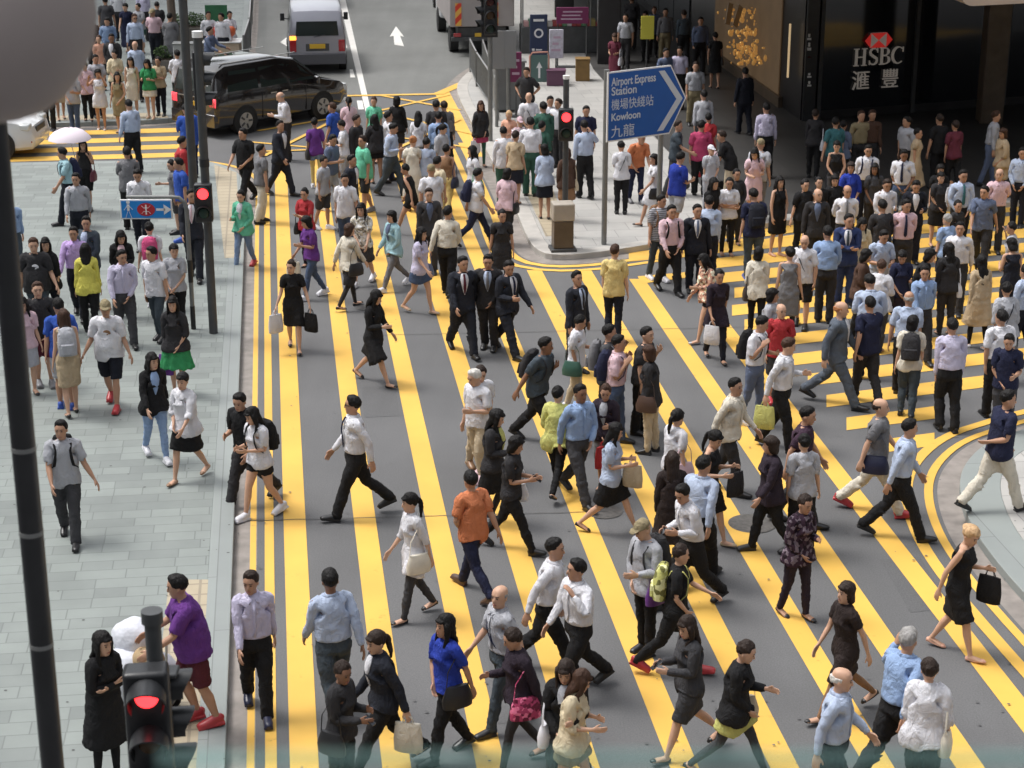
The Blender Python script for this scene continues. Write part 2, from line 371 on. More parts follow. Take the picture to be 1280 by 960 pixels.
def pose_bones(sex, legs, la, ra, bend=3, hy=0, hp=0, twist=0, rnd=None):
    """rotation and translation of the fifteen bones"""
    Rm = [np.eye(3) for _ in range(NB)]; P = [np.zeros(3) for _ in range(NB)]; J = [np.zeros(3) for _ in range(NB)]
    def flip(v, s_): return (v[0]*s_, -v[1], v[2])
    J[0] = np.array([0, 0, .95]); P[0] = J[0].copy()
    J[1] = np.array([0, 0, 1.02]); P[1] = J[1].copy(); Rm[1] = rz_(R(twist)) @ rx_(R(bend))
    J[2] = np.array([0, .005, 1.48]); P[2] = P[1] + Rm[1] @ (J[2]-J[1]); Rm[2] = rz_(R(hy)) @ rx_(R(bend*.4 + hp))
    for s_, b, st in ((1, 3, la), (-1, 6, ra)):
        U, F = ARMS[st]
        if rnd: U = tuple(c+rnd.uniform(-.09,.09) for c in U); F = tuple(c+rnd.uniform(-.14,.14) for c in F)
        U = Vector(flip(U, s_)).normalized(); F = Vector(flip(F, s_)).normalized()
        J[b] = np.array([s_*SH[sex], 0, ZS]); P[b] = P[1] + Rm[1] @ (J[b]-J[1])
        d0 = Vector((s_*D_ARM.x, 0, D_ARM.z)); Ru = rmin(d0, U); Rf = rmin(U, F) @ Ru
        Rm[b] = Rm[1] @ Ru; Rm[b+1] = Rm[1] @ Rf; Rm[b+2] = Rm[b+1]
        J[b+1] = J[b] + np.array(d0)*.28; P[b+1] = P[b] + Rm[b] @ (J[b+1]-J[b])
        J[b+2] = J[b] + np.array(d0)*.53; P[b+2] = P[b+1] + Rm[b+1] @ (J[b+2]-J[b+1])
    a = LEGS[legs]; a = tuple(c*(rnd.uniform(.82,1.08) if rnd else 1) for c in a); lx = .093 if sex == 'M' else .09
    for s_, b, (th, kn, ft) in ((1, 9, a[:3]), (-1, 12, a[3:])):
        J[b] = np.array([s_*lx, 0, .90]); P[b] = J[b].copy(); Rm[b] = rx_(R(-th))
        J[b+1] = np.array([s_*lx, 0, .49]); P[b+1] = P[b] + Rm[b] @ (J[b+1]-J[b]); Rm[b+1] = rx_(R(-th+kn))
        J[b+2] = np.array([s_*lx, .008, .08]); P[b+2] = P[b+1] + Rm[b+1] @ (J[b+2]-J[b+1]); Rm[b+2] = rx_(R(ft))
    T = [P[i] - Rm[i] @ J[i] for i in range(NB)]
    return np.array(Rm), np.array(T)
def apply_pose(co, W, RT):
    Rm, T = RT
    M = np.einsum('nb,bij->nij', W, Rm); t = W @ T
    return np.einsum('nij,nj->ni', M, co) + t

TPL = {}; NRM = {}
COVER = {  # lowest covered z of trunk, sleeve end, skirt/leg hem
 'shirt': (.98,.50,9), 'shirtout': (.84,.50,9), 'short': (.98,.22,9), 'tee': (.85,.20,9), 'bigtee': (.83,.22,9), 'blouse': (.81,.33,9), 'tank': (.91,0,9), 'jacket': (.85,.50,9), 'cardigan': (.81,.46,9),
 'dress': (.8,.15,.53), 'dressless': (.8,0,.53), 'dressflare': (.8,.46,.52), 'longdress': (.8,.13,.32), 'coat': (.8,.49,.50), 'tunic': (.8,.31,.70), 'minidress': (.8,0,.68),
 'trousers': (.79,-1,.07), 'jeans': (.79,-1,.08), 'tights': (.79,-1,.07), 'shorts': (.79,-1,.52), 'minishorts': (.79,-1,.74), 'skirt': (.79,-1,.55), 'pencil': (.79,-1,.53), 'mini': (.79,-1,.69), 'flare': (.79,-1,.53)}
def tucked_under(key, lod, lo):
    me, co, W = template(key)[lod]; N = NRM[(key, lod)]; return co - N*(sstep(co[:, 2], lo+.01, lo+.05)*.022)[:, None]
def shrunk_body(sex, lod, kinds):
    me, co, W = template(('body', sex))[lod]; N = NRM[(('body', sex), lod)]; sh = np.zeros(len(co)); x, y, z = co.T
    armw = W[:, 3:9].sum(1); ax = np.abs(x) - SH[sex]; a = ax*D_ARM.x + (z-ZS)*D_ARM.z
    for k in kinds:
        lo, sl, hem = COVER.get(k, (9, -1, 9)); up = sl >= 0
        tr = sstep(z, lo, lo+.03)*(1-sstep(z, 1.40 if up else .99, 1.43 if up else 1.02))*(1-armw)
        sh = np.maximum(sh, tr*.032)
        if sl >= 0: sh = np.maximum(sh, armw*(1-sstep(a, sl-.05, sl))*(.015 if sl > 0 else 0)*(sstep(a, -.2, .0) if sl == 0 else 1))
        if hem < 2: sh = np.maximum(sh, (1-armw)*(1-sstep(z, .95, 1.0))*sstep(z, hem, hem+.04)*.014)
    return co - N*sh[:, None]
def template(key):
    """key -> {lod: (mesh, coords, weights)}; made once, posed for each person"""
    if key in TPL: return TPL[key]
    kind, sex = key; kw = {}; wr = .011; tg = (2300, 550); vx = .013; skirt = False; fixed = None; pleat = 0
    if kind == 'body': mb = body_mb(sex); vx = .0062; tg = (5200, 1500); wr = 0
    elif kind == 'shirt': mb = top_mb(sex, .985, .014, .53, 0, loose=1.05, slf=.05)          # tucked in
    elif kind == 'shirtout': mb = top_mb(sex, .83, .018, .53, 0, loose=1.07)
    elif kind == 'short': mb = top_mb(sex, .985, .014, .24, .006, loose=1.05, slf=.2)
    elif kind == 'tee': mb = top_mb(sex, .84, .015, .22, .006, loose=1.04, slf=.25, belly=.01)
    elif kind == 'bigtee': mb = top_mb(sex, .82, .022, .24, .012, loose=1.14, slf=.25, belly=.04)
    elif kind == 'blouse': mb = top_mb(sex, .80, .018, .36, .006, loose=1.08, flare=.3, slf=.25); wr = .013
    elif kind == 'tank': mb = top_mb(sex, .90, .010, None, neck=1.43)
    elif kind == 'jacket': mb = top_mb(sex, .78 if sex == 'M' else .84, .026, .545, .010, neck=1.455, waist=.97); wr = .008; tg = (2200, 600)
    elif kind == 'cardigan': mb = top_mb(sex, .80, .022, .50, .004, loose=1.06, flare=.15)
    elif kind == 'trousers': mb = legs_mb(sex, .05, .012, 1.08); tg = (2000, 550)
    elif kind == 'jeans': mb = legs_mb(sex, .06, .008, .96); tg = (2000, 550)
    elif kind == 'tights': mb = legs_mb(sex, .05, .004, .88); wr = 0; tg = (1800, 500)
    elif kind == 'shorts': mb = legs_mb(sex, .50, .022, 1.14)
    elif kind == 'minishorts': mb = legs_mb(sex, .72, .014, 1.05)
    elif kind == 'skirt': mb = MB().rings(skirt_rings(sex, .52, .192, .200), 30); skirt = True
    elif kind == 'pencil': mb = MB().rings(skirt_rings(sex, .50, .192, .178), 30); skirt = True
    elif kind == 'mini': mb = MB().rings(skirt_rings(sex, .66, .194, .215), 30); skirt = True
    elif kind == 'flare': mb = MB().rings(skirt_rings(sex, .50, .190, .30), 36); skirt = True; pleat = .035
    elif kind in ('dress', 'dressless', 'dressflare', 'longdress', 'coat', 'tunic', 'minidress'):
        sl = {'dress': .17, 'dressless': None, 'dressflare': .50, 'longdress': .15, 'coat': .53, 'tunic': .34, 'minidress': None}[kind]
        mb = top_mb(sex, .95, .013 if kind != 'coat' else .024, sl, .004, neck=1.43 if sl is None else 1.452, waist=1.0 if kind != 'coat' else 1.1)
        hem, w1 = {'dress': (.50, .20), 'dressless': (.50, .19), 'dressflare': (.48, .29), 'longdress': (.28, .24), 'coat': (.46, .25), 'tunic': (.66, .235), 'minidress': (.64, .22)}[kind]
        mb.rings(skirt_rings(sex, hem, .196, w1), 34); skirt = True; tg = (2400, 650); pleat = .03 if kind == 'dressflare' else (.012 if kind in ('tunic', 'longdress') else .004)
    elif kind == 'panel':      # shirt seen between the lapels
        mb = MB(); r_ = []
        f = sex == 'F'; rows = [(1.462,.040),(1.42,.060),(1.36,.066),(1.28,.050),(1.20,.030),(1.12,.006)]
        for z, hw in rows: r_.append((z, hw))
        vs_ = []; fs = []
        for z, hw in r_:
            for x in (-hw, 0, hw):
                Y = -float(np.interp(z, [1.0,1.12,1.2,1.31,1.375,1.42,1.462], [.142,.139,.144,.149,.134,.114,.082] if not f else [.13,.126,.14,.156,.128,.104,.078]))
                Y *= math.sqrt(max(0, 1-(x/.19)**2)); vs_.append((x, Y-.013, z))
            for x in (-hw, 0, hw): vs_.append((x, vs_[-3][1]+.012, z))
        for i in range(len(r_)-1):
            b = i*6
            for j in (0, 1): fs.append((b+j, b+j+1, b+6+j+1, b+6+j)); fs.append((b+3+j, b+6+3+j, b+6+4+j, b+3+j+1))
            fs.append((b, b+6, b+9, b+3)); fs.append((b+2, b+5, b+11, b+8))
        mb.add(vs_, fs); me = mb.mesh('panel'); return _store(key, [me, me], sex, False, None)
    elif kind in ('tie', 'tieout'):
        mb = MB(); f = sex == 'F'; vs_ = []; fs = []; zz = [1.455,1.435,1.38,1.30,1.22,1.15,1.08,1.04] if kind == 'tieout' else [1.455,1.435,1.38,1.30,1.22,1.14]
        ww = [.020,.016,.018,.022,.026,.028,.030,.004] if kind == 'tieout' else [.020,.016,.018,.022,.022,.010]
        for z, hw in zip(zz, ww):
            Y = -float(np.interp(z, [1.0,1.12,1.2,1.31,1.375,1.42,1.462], [.142,.139,.144,.149,.134,.114,.082]))
            if kind == 'tieout': Y += -.002
            Y -= .010; vs_ += [(-hw, Y-.008, z), (hw, Y-.008, z), (hw, Y+.004, z), (-hw, Y+.004, z)]
        for i in range(len(zz)-1):
            b = i*4
            for j in range(4): fs.append((b+j, b+(j+1) % 4, b+4+(j+1) % 4, b+4+j))
        mb.add(vs_, fs); me = mb.mesh('tie'); return _store(key, [me, me], sex, False, None)
    elif kind == 'belt':
        mb = MB().rings([(1.012,.176,.130),(1.045,.174,.128)] if sex == 'M' else [(1.012,.158,.115),(1.04,.155,.113)], 24); me = mb.mesh('belt'); return _store(key, [me, me], sex, False, 0)
    elif kind == 'eyes':
        mb = MB()
        for s_ in (1, -1):
            mb.ball((s_*.031,-.0905,1.612), .0115, 8, (1.2,.5,.6)); mb.tube([(s_*.014,-.098,1.634),(s_*.034,-.094,1.638),(s_*.05,-.082,1.634)], [.0035]*3, 6)
        me = mb.mesh('eyes'); return _store(key, [me, me], sex, False, 2)
    elif kind == 'mouth':
        mb = MB(); mb.tube([(-.024,-.088,1.536),(0,-.098,1.537),(.024,-.088,1.536)], [.004,.006,.004], 6); me = mb.mesh('mouth'); return _store(key, [me, me], sex, False, 2)
    elif kind == 'collar':
        mb = MB(); f = sex == 'F'
        for s_ in (1, -1):
            mb.tube([(0,.078,1.462),(s_*.055,.055,1.462),(s_*.078,.0,1.455),(s_*.062,-.062,1.445),(s_*.022,-.100,1.425),(s_*.050,-.118,1.398)], [(.020,.010),(.020,.010),(.020,.012),(.018,.012),(.016,.010),(.008,.006)], 8, up=(0,0,1))
        me = mb.mesh('collar'); return _store(key, [me, me], sex, False, None)
    elif kind == 'placket':
        mb = MB(); mb.tube([(0,-.118,1.40),(0,-.150,1.31),(0,-.147,1.2),(0,-.142,1.1),(0,-.146,1.02)], [(.014,.006)]*5, 8, up=(1,0,0)); me = mb.mesh('placket'); return _store(key, [me, me], sex, False, None)
    elif kind == 'badge':
        mb = MB(); mb.ball((.02,-.150,1.27), .06, 12, (1,.12,.8)); me = mb.mesh('badge'); return _store(key, [me, me], sex, False, 1)
    elif kind in ('sunglasses',):
        mb = MB()
        for s_ in (1, -1): mb.ball((s_*.032,-.096,1.612), .021, 10, (1.1,.3,.75)); mb.tube([(s_*.05,-.092,1.615),(s_*.078,-.03,1.615)], [.004]*2, 6)
        me = mb.mesh('g'); return _store(key, [me, me], sex, False, 2)
    elif kind.startswith('strap'):       # bag strap across the chest or over one shoulder
        mb = MB(); pts = []
        if kind == 'strapx':
            for i in range(25):
                t = 2*math.pi*i/24; z = 1.20 + .235*math.sin(t); x = -.10*math.sin(t)*1.0
                ry = float(np.interp(z, [.95,1.06,1.2,1.3,1.4,1.46], [.146,.140,.142,.150,.12,.07]))+.008
                pts.append((x + .07*math.cos(t)*0, -ry*math.cos(t) if abs(math.cos(t)) > .2 else -ry*math.cos(t), z))
            mb.tube(pts, (.005,.016), 6, up=(0,0,1), cap=True)
        else:
            for s_ in (1, -1):
                mb.tube([(s_*.095,.125,1.12),(s_*.10,.12,1.30),(s_*.10,.07,1.425),(s_*.10,.0,1.452),(s_*.10,-.075,1.43),(s_*.10,-.135,1.34),(s_*.105,-.145,1.24),(s_*.12,-.13,1.15),(s_*.17,-.06,1.08)], (.020,.006), 6, up=(1,0,0))
        me = mb.mesh('strap'); return _store(key, [me, me], sex, False, None)
    elif kind.startswith('hair_'): mb = hair_mb(kind[5:]); vx = .0075; tg = (1300, 380); wr = .011
    elif kind.startswith('shoe_'):
        _, k2, side = kind.split('_'); s_ = 1 if side == 'L' else -1; mb = shoe_mb(s_, k2, sex); vx = .008; tg = (420, 140); wr = 0; fixed = 11 if s_ == 1 else 14
    else: raise KeyError(kind)
    ms = remeshed(mb, vx, tg, kind, wr, random.Random(str(key)).random()*50, pleat)
    return _store(key, ms, sex, skirt, fixed)
def _store(key, ms, sex, skirt, fixed):
    out = []
    for me in ms:
        n = len(me.vertices); co = np.empty(n*3, 'f'); me.vertices.foreach_get('co', co); co = co.reshape(-1, 3).astype(float)
        me.polygons.foreach_set('use_smooth', [True]*len(me.polygons))
        out.append((me, co, weights(co, sex, skirt, fixed)))
        NRM[(key, len(out)-1)] = np.array([v.normal[:] for v in me.vertices])
    TPL[key] = out; return out

COL = dict(white=(225,225,232), offwhite=(222,214,196), cream=(222,205,168), lblue=(182,198,226), sky=(146,176,220), blue=(40,88,190), royal=(28,60,175), navy=(28,34,66), dnavy=(22,26,40),
  black=(24,24,27), char=(48,47,50), dgrey=(66,66,70), grey=(120,120,124), lgrey=(178,180,188), lav=(204,198,226), lilac=(204,170,236), pink=(224,188,198), hot=(216,66,128), magenta=(190,52,104), red=(190,34,44),
  maroon=(92,28,44), orange=(216,122,66), peach=(232,170,140), yellow=(226,216,60), mustard=(230,202,118), lemon=(206,206,104), green=(28,150,84), mint=(96,206,166), dgreen=(50,98,82), olive=(108,104,60), khaki=(150,136,100),
  beige=(196,172,136), sand=(206,188,156), tan=(150,110,74), brown=(84,58,44), dbrown=(46,34,32), teal=(46,110,118), purple=(108,48,142), plum=(60,36,56), dplum=(46,34,48), suit=(34,38,50), gsuit=(88,98,112), bsuit=(40,58,104),
  denim=(70,90,124), ldenim=(120,146,184), slate=(66,78,88), steel=(96,110,140), turq=(80,180,200), lteal=(160,204,214), wine=(110,40,60), rust=(150,60,40))
def cmat(tok, kind='cloth'):
    key = kind + '_' + tok
    if key in MATS: return MATS[key]
    pat = None; t = tok
    if '/' in tok: pat, t = tok.split('/')
    c = S(COL[t]); g_ = .3*c[0]+.59*c[1]+.11*c[2]; c = tuple(min(.74, (x*.86+g_*.14)*.88 + .006) for x in c)
    if kind == 'leather': return node_mat(key, c, .42, bump=.15, bscale=60, var=.08, vscale=9)
    if kind == 'shoe': return node_mat(key, c, .38, var=.1, vscale=20)
    m = node_mat(key, c, .86, bump=.9, bscale=13, var=.09, vscale=7, spec=.25, stretch=(1, 1, .6))
    for x in m.node_tree.nodes:
        if x.type == 'BUMP':
            x.inputs['Distance'].default_value = .045; src = x.inputs['Height'].links[0].from_node; src.inputs['Detail'].default_value = 5; src.inputs['Roughness'].default_value = .62; src.inputs['Distortion'].default_value = 1.2; src.inputs['Scale'].default_value = 9
    if pat:
        n = m.node_tree.nodes; l = m.node_tree.links; b = n['Principled BSDF']; tc = [x for x in n if x.type == 'TEX_COORD'][0]
        if pat in ('floral', 'camo'):
            v = n.new('ShaderNodeTexVoronoi'); v.inputs['Scale'].default_value = 24 if pat == 'floral' else 16; l.new(tc.outputs['Object'], v.inputs['Vector'])
            cr = n.new('ShaderNodeValToRGB'); cr.color_ramp.interpolation = 'CONSTANT'
            cols = [c, tuple(x*.35 for x in c), tuple(min(.8, x*1.8+.1) for x in c), c]
            cr.color_ramp.elements[0].color = (*cols[0], 1); cr.color_ramp.elements[1].color = (*cols[3], 1); cr.color_ramp.elements[1].position = .8
            for p, k in ((.3, 1), (.55, 2)): e = cr.color_ramp.elements.new(p); e.color = (*cols[k], 1)
            sp = n.new('ShaderNodeSeparateColor'); l.new(v.outputs['Color'], sp.inputs[0]); l.new(sp.outputs[0], cr.inputs[0]); l.new(cr.outputs[0], b.inputs['Base Color'])
        else:
            wv = n.new('ShaderNodeTexWave'); wv.bands_direction = 'Z' if pat == 'stripe' else 'X'; wv.inputs['Scale'].default_value = 9; l.new(tc.outputs['Object'], wv.inputs['Vector'])
            cr = n.new('ShaderNodeValToRGB'); cr.color_ramp.interpolation = 'CONSTANT'; cr.color_ramp.elements[0].color = (*c, 1)
            d = tuple(x*.3 for x in c) if sum(c) > .9 else tuple(min(.7, x*3+.12) for x in c)
            cr.color_ramp.elements[1].color = (*d, 1); cr.color_ramp.elements[1].position = .62; l.new(wv.outputs[1], cr.inputs[0]); l.new(cr.outputs[0], b.inputs['Base Color'])
    return m
SKIN = {'l': (.56,.34,.235), 'm': (.44,.25,.165), 'd': (.25,.13,.08)}
HAIRC = {'bk': (.008,.007,.007), 'br': (.055,.028,.018), 'gy': (.30,.29,.28), 'wh': (.62,.60,.56), 'bl': (.55,.36,.20), 'or': (.40,.17,.07), 'db': (.028,.018,.014)}
def skin_mat(k):
    m = node_mat('skin_'+k, SKIN[k], .5, var=.06, vscale=10, spec=.35)
    if 'Subsurface Weight' in m.node_tree.nodes['Principled BSDF'].inputs: pass
    return m
def hair_mat(k): return node_mat('hair_'+k, HAIRC[k], .62, spec=.25, bump=.8, bscale=50, var=.2, vscale=30, stretch=(1, 1, .15))

PEOPLE = []
def part(key, lod, RT, mat, parent, name, slide=None, rest=None):
    me, co, W = template(key)[lod]
    if rest is not None: co = rest
    m = me.copy(); m.name = name
    p = apply_pose(co, W, RT)
    if slide is not None: p = p + slide
    m.vertices.foreach_set('co', p.astype('f').ravel()); m.update()
    m.materials.clear(); m.materials.append(mat)
    o = bpy.data.objects.new(name, m); C.objects.link(o)
    if parent: o.parent = parent
    return o, p
# token -> (clothing template, object name)
TOPN = {'shirt':'shirt','shirtout':'shirt','short':'shirt','tee':'t_shirt','bigtee':'t_shirt','blouse':'blouse','tank':'tank_top','jacket':'jacket','cardigan':'cardigan','dress':'dress','dressless':'dress','dressflare':'dress','longdress':'dress','coat':'coat','tunic':'tunic','minidress':'dress'}
BOTN = {'trousers':'trousers','jeans':'jeans','tights':'leggings','shorts':'shorts','minishorts':'shorts','skirt':'skirt','pencil':'skirt','mini':'skirt','flare':'skirt'}

def bag_mesh(kind, m, m2):
    pass
def soft_box(name, sx, sy, sz, mat, taper=.85):
    """a sagging bag body, origin at its top centre"""
    mb = MB(); mb.rings([(-sz, sx*.40, sy*.40), (-sz*.96, sx*.50, sy*.50), (-sz*.6, sx*.52, sy*.54), (-sz*.25, sx*.48*(.5+taper*.5), sy*.42), (0, sx*.44*taper, sy*.20)], 20)
    me = mb.mesh(name); me.materials.append(mat); me.polygons.foreach_set('use_smooth', [True]*len(me.polygons)); me.set_sharp_from_angle(angle=R(50)); return me
BAGN = {'bp': 'backpack', 'hb': 'handbag', 'hd': 'carrier_bag'}
def make_bag(kind, tok, M, anchor_rot, label, group, long_strap=0):
    """M: matrix of the person; anchor given in the person's frame"""
    pos, rot = anchor_rot
    mat = cmat(tok, 'leather' if '/' not in tok and kind == 'hb' else 'cloth'); dark = cmat('char', 'leather')
    r_ = bpy.data.objects.new(BAGN[kind], None); C.objects.link(r_); r_.empty_display_size = .05
    local = Matrix.Translation(pos) @ rot.to_4x4(); r_.matrix_world = M @ local
    tag(r_, label, 'bag', group)
    def ob(n, me, loc=(0,0,0), rx=0):
        o = bpy.data.objects.new(n, me); C.objects.link(o); o.parent = r_; o.location = loc; o.rotation_euler = (rx, 0, 0); return o
    if kind == 'bp':
        mb = MB(); mb.rings([(-.24,.10,.05,0,.07),(-.225,.145,.085,0,.08),(-.08,.155,.10,0,.085),(.10,.145,.085,0,.075),(.19,.11,.06,0,.06),(.215,.05,.03,0,.05)], 20)
        o = mb.build('body', mat, r_)
        mb = MB(); mb.rings([(-.20,.09,.03,0,.165),(-.19,.11,.04,0,.165),(-.05,.11,.04,0,.165),(-.03,.09,.025,0,.16)], 16); mb.build('pocket', mat, r_)
        MB().tube([(-.03,.05,.205),(-.02,.045,.235),(.02,.045,.235),(.03,.05,.205)], .006, 6).build('handle', dark, r_)
    elif kind == 'hb':
        ob('body', soft_box('body', .34, .14, .25, mat), (0, 0, -long_strap))
        mb = MB(); L = long_strap
        mb.tube([(-.13,0,-L-.01),(-.11,0,-L*.5),(0,-.0,.0),(.11,0,-L*.5),(.13,0,-L-.01)], (.010,.004), 6); mb.build('strap', mat, r_)
    else:
        ob('body', soft_box('body', .30, .10, .34, mat, 1.0), (0, 0, -.09))
        mb = MB()
        for y in (-.02, .02): mb.tube([(-.06,y,-.10),(-.04,y*.5,-.03),(0,0,0),(.04,y*.5,-.03),(.06,y,-.10)], .005, 6)
        mb.build('handle', mat, r_)
    return r_
SHIFT = {}
def make_person(line, group):
    uv, sx, yaw, pose, clothes, hair, ex, label = [t.strip() for t in line.split('|')]
    u, v = map(float, uv.split(',')); sex, H, sk = sx.split(); H = float(H)/100; yaw = float(yaw)
    legs, la, ra = pose.split(); E = {}
    for t in ex.split():
        k, _, c = t.partition(':'); E[k] = c
    rnd = random.Random(label)
    if legs == 's' and la == 'dn' and ra == 'dn' and not any(k in E for k in ('hdL','hdR','hbL','hbR')):
        t_ = rnd.random(); la, ra = ('ph', 'cl') if t_ < .14 else ('cl', 'cl') if t_ < .26 else ('cs', 'dn') if t_ < .34 else ('dn', 'bk') if t_ < .42 else ('dn', 'ph') if t_ < .52 else (la, ra)
    sc = H/1.735; z0 = 0.0
    bend = float(E.get('bend', 3)); hh = H*(.985 if legs in 'spt' or legs == 'u' else .965) - (math.radians(bend)**2)*.35
    big = v > 210
    lod = 0 if v > 225 else 1
    if v < 60: lod = 1
    # swinging arms
    if legs in 'wWxvVyut':
        fwdL = legs in 'wWxt'
        if la == 'dn' and legs in 'wWvV': la = 'sb' if fwdL else 'sf'
        if ra == 'dn' and legs in 'wWvV': ra = 'sf' if fwdL else 'sb'
    hy = rnd.uniform(-24, 24); hp = rnd.uniform(-2, 8) + (14 if 'phone' in E or 'ph' in (la, ra) else 0)
    RT = pose_bones(sex, legs, la, ra, bend + rnd.uniform(-2, 4), hy, hp, rnd.uniform(-7, 7), rnd)
    toks = dict(t.split(':') for t in clothes.split())
    body, bp_ = part(('body', sex), lod, RT, skin_mat(sk), None, 'person', None, shrunk_body(sex, lod, ['shirt' if k.startswith('check') else k for k in toks]))
    # feet to the ground: lowest point of the shoes
    toks = dict(t.split(':') for t in clothes.split())
    sh = [k for k in toks if k in ('shoe', 'sneaker', 'pump')] or ['shoe']; shk = sh[0]; shc = toks.get(shk, 'black')
    fit = []
    for side in 'LR':
        me, co, W = template((f'shoe_{shk}_{side}', sex))[lod]; fit.append(apply_pose(co, W, RT)[:, 2].min())
    dz = -min(fit)
    co = bp_ + np.array([0, 0, dz]); body.data.vertices.foreach_set('co', co.astype('f').ravel()); body.data.update()
    sl = np.array([0, 0, dz])
    cr = Rcrown = RT[0][2] @ np.array([0, 0, 1.738]) + RT[1][2] + sl; cy_, sy_ = math.cos(R(yaw)), math.sin(R(yaw))
    # widths vary a little between people
    wx = rnd.uniform(.97, 1.07) if sex == 'M' else rnd.uniform(.95, 1.04)
    cx2, cy2 = cr[0]*sc*wx, cr[1]*sc*wx; ox, oy = cx2*cy_ - cy2*sy_, cx2*sy_ + cy2*cy_
    for _ in range(3):
        p = gp(u, v, z0 + cr[2]*sc); p = Vector((p.x - ox, p.y - oy, 0)); z0 = ground_z(p.x, p.y)
    body.location = (p.x, p.y, z0); body.rotation_euler = (0, 0, R(yaw)); body.scale = (sc*wx, sc*wx, sc)
    # foreshortening of the facing by where the person stands
    tag(body, label, 'person', group)
    out_ = [k for k in toks if k in ('shirtout','tee','bigtee','blouse','cardigan','jacket','tunic','coat')]
    def cl(key, c, name, kind='cloth'):
        rest = tucked_under((key, sex), lod, {'tunic': .70, 'coat': .55}.get(out_[0], COVER[out_[0]][0])) if out_ and key in BOTN else None
        return part((key, sex), lod, RT, cmat(c, kind), body, name, sl, rest)[0]
    for k, c in toks.items():
        if k in ('shoe', 'sneaker', 'pump'): continue
        if k in ('check', 'stripe') or k.startswith('check/'): k, c = 'shirt', k if '/' in k else c
        cl(k, c, (TOPN.get(k) or BOTN.get(k)))
    for side in 'LR': cl(f'shoe_{shk}_{side}', shc, 'shoe', 'shoe')
    hk, hc = hair.split()
    if hk == 'cap':
        part(('hair_cap', sex), lod, RT, cmat({'gy': 'khaki', 'wh': 'white', 'wi': 'pink'}.get(hc, 'grey')), body, 'headscarf' if hc == 'wi' else 'cap', sl)
    else: part((f'hair_{hk}', sex), lod, RT, hair_mat(hc), body, 'hair', sl)
    front = math.cos(R(yaw)) > -.35
    if front and v > 150:
        part(('eyes', sex), lod, RT, node_mat('eye_dark', (.03,.018,.015), .35), body, 'eyes', sl)
        if v > 250: part(('mouth', sex), lod, RT, node_mat('lips', (.36,.13,.11), .5), body, 'mouth', sl)
    if 'in' in E and ('jacket' in toks or 'cardigan' in toks) and front: cl('panel', E['in'], 'shirt_front')
    if 'tie' in E and front: cl('tie', E['tie'], 'tie')
    if 'tieout' in E and front: cl('tieout', E['tieout'], 'tie')
    if v > 180 and any(k in ('shirt','short','shirtout','check') for k in toks):
        sc_ = [c for k, c in toks.items() if k in ('shirt','short','shirtout')]
        if sc_:
            cl('collar', sc_[0], 'collar')
            if front and 'tieout' not in E and v > 300: cl('placket', sc_[0], 'placket')
    if 'belt' in E and v > 200: cl('belt', E['belt'], 'belt', 'leather')
    if 'badge' in E: cl('badge', E['badge'], 'shirt_print')
    if 'badge' not in E and 'tee' in toks and front and v > 210 and rnd.random() < 0: cl('badge', rnd.choice(['dgrey','lgrey','wine','navy','sand']), 'shirt_print')
    if 'sung' in E: cl('sunglasses', 'black', 'sunglasses', 'leather')
    bpy.context.view_layer.update() if False else None
    M = Matrix.LocRotScale(Vector((p.x, p.y, z0)), Euler((0, 0, R(yaw))), Vector((sc*wx, sc*wx, sc)))
    Rm, T = RT
    def at(bone, q): return Vector(Rm[bone] @ np.array(q) + T[bone] + sl)
    def short(w, what):
        words = (what + ' ' + w).split(); return ' '.join(words[:16])
    if 'strapx' in E: cl('strapx', E['strapx'], 'bag_strap')
    if 'straps' in E or 'bp' in E: 
        cl('straps', E.get('straps') or (E['bp'].split('/')[-1]), 'backpack_straps')
    cn = lambda t: {'char':'charcoal','dgreen':'dark green','lgrey':'light grey','offwhite':'off white','hot':'hot pink','dnavy':'dark navy','floral/magenta':'flowered','camo/lemon':'lime patterned','steel':'pale blue','dbrown':'dark brown','lemon':'lime yellow'}.get(t, t)
    if 'bp' in E:
        make_bag('bp', E['bp'], M, (at(1, (0, .115, 1.26)), Matrix(Rm[1].tolist())), short(label, cn(E['bp']) + ' backpack worn by the'), 'bags carried by pedestrians')
    for k, s_ in (('hbL', 1), ('hbR', -1)):
        if k in E: make_bag('hb', E[k], M, (at(1, (s_*.20, .0, 1.34)), Matrix.Rotation(R(90), 3, 'Z')), short(label, cn(E[k]) + ' shoulder bag of the'), 'bags carried by pedestrians', long_strap=.36)
    for k, b, s_ in (('hdL', 5, 1), ('hdR', 8, -1)):
        if k in E:
            h = arm_pt(sex, s_, .60); make_bag('hd', E[k], M, (at(b, h), Matrix.Rotation(R(-yaw + rnd.uniform(-40, 40)), 3, 'Z')), short(label, cn(E[k]) + ' bag in the hand of the'), 'bags carried by pedestrians')
    if 'phone' in E:
        h = at(8, arm_pt(sex, -1, .64, -.03)); mb = MB(); mb.box((-.036,-.005,-.075),(.036,.005,.075))
        o = mb.build('phone', node_mat('phone_glass', (.02,.022,.026), .15), None, bevel=.004); o.matrix_world = M @ (Matrix.Translation(h) @ Matrix.Rotation(R(-55), 4, 'X'))
        tag(o, short(label, 'black phone held by the'), 'phone', 'phones held by pedestrians')
    return body
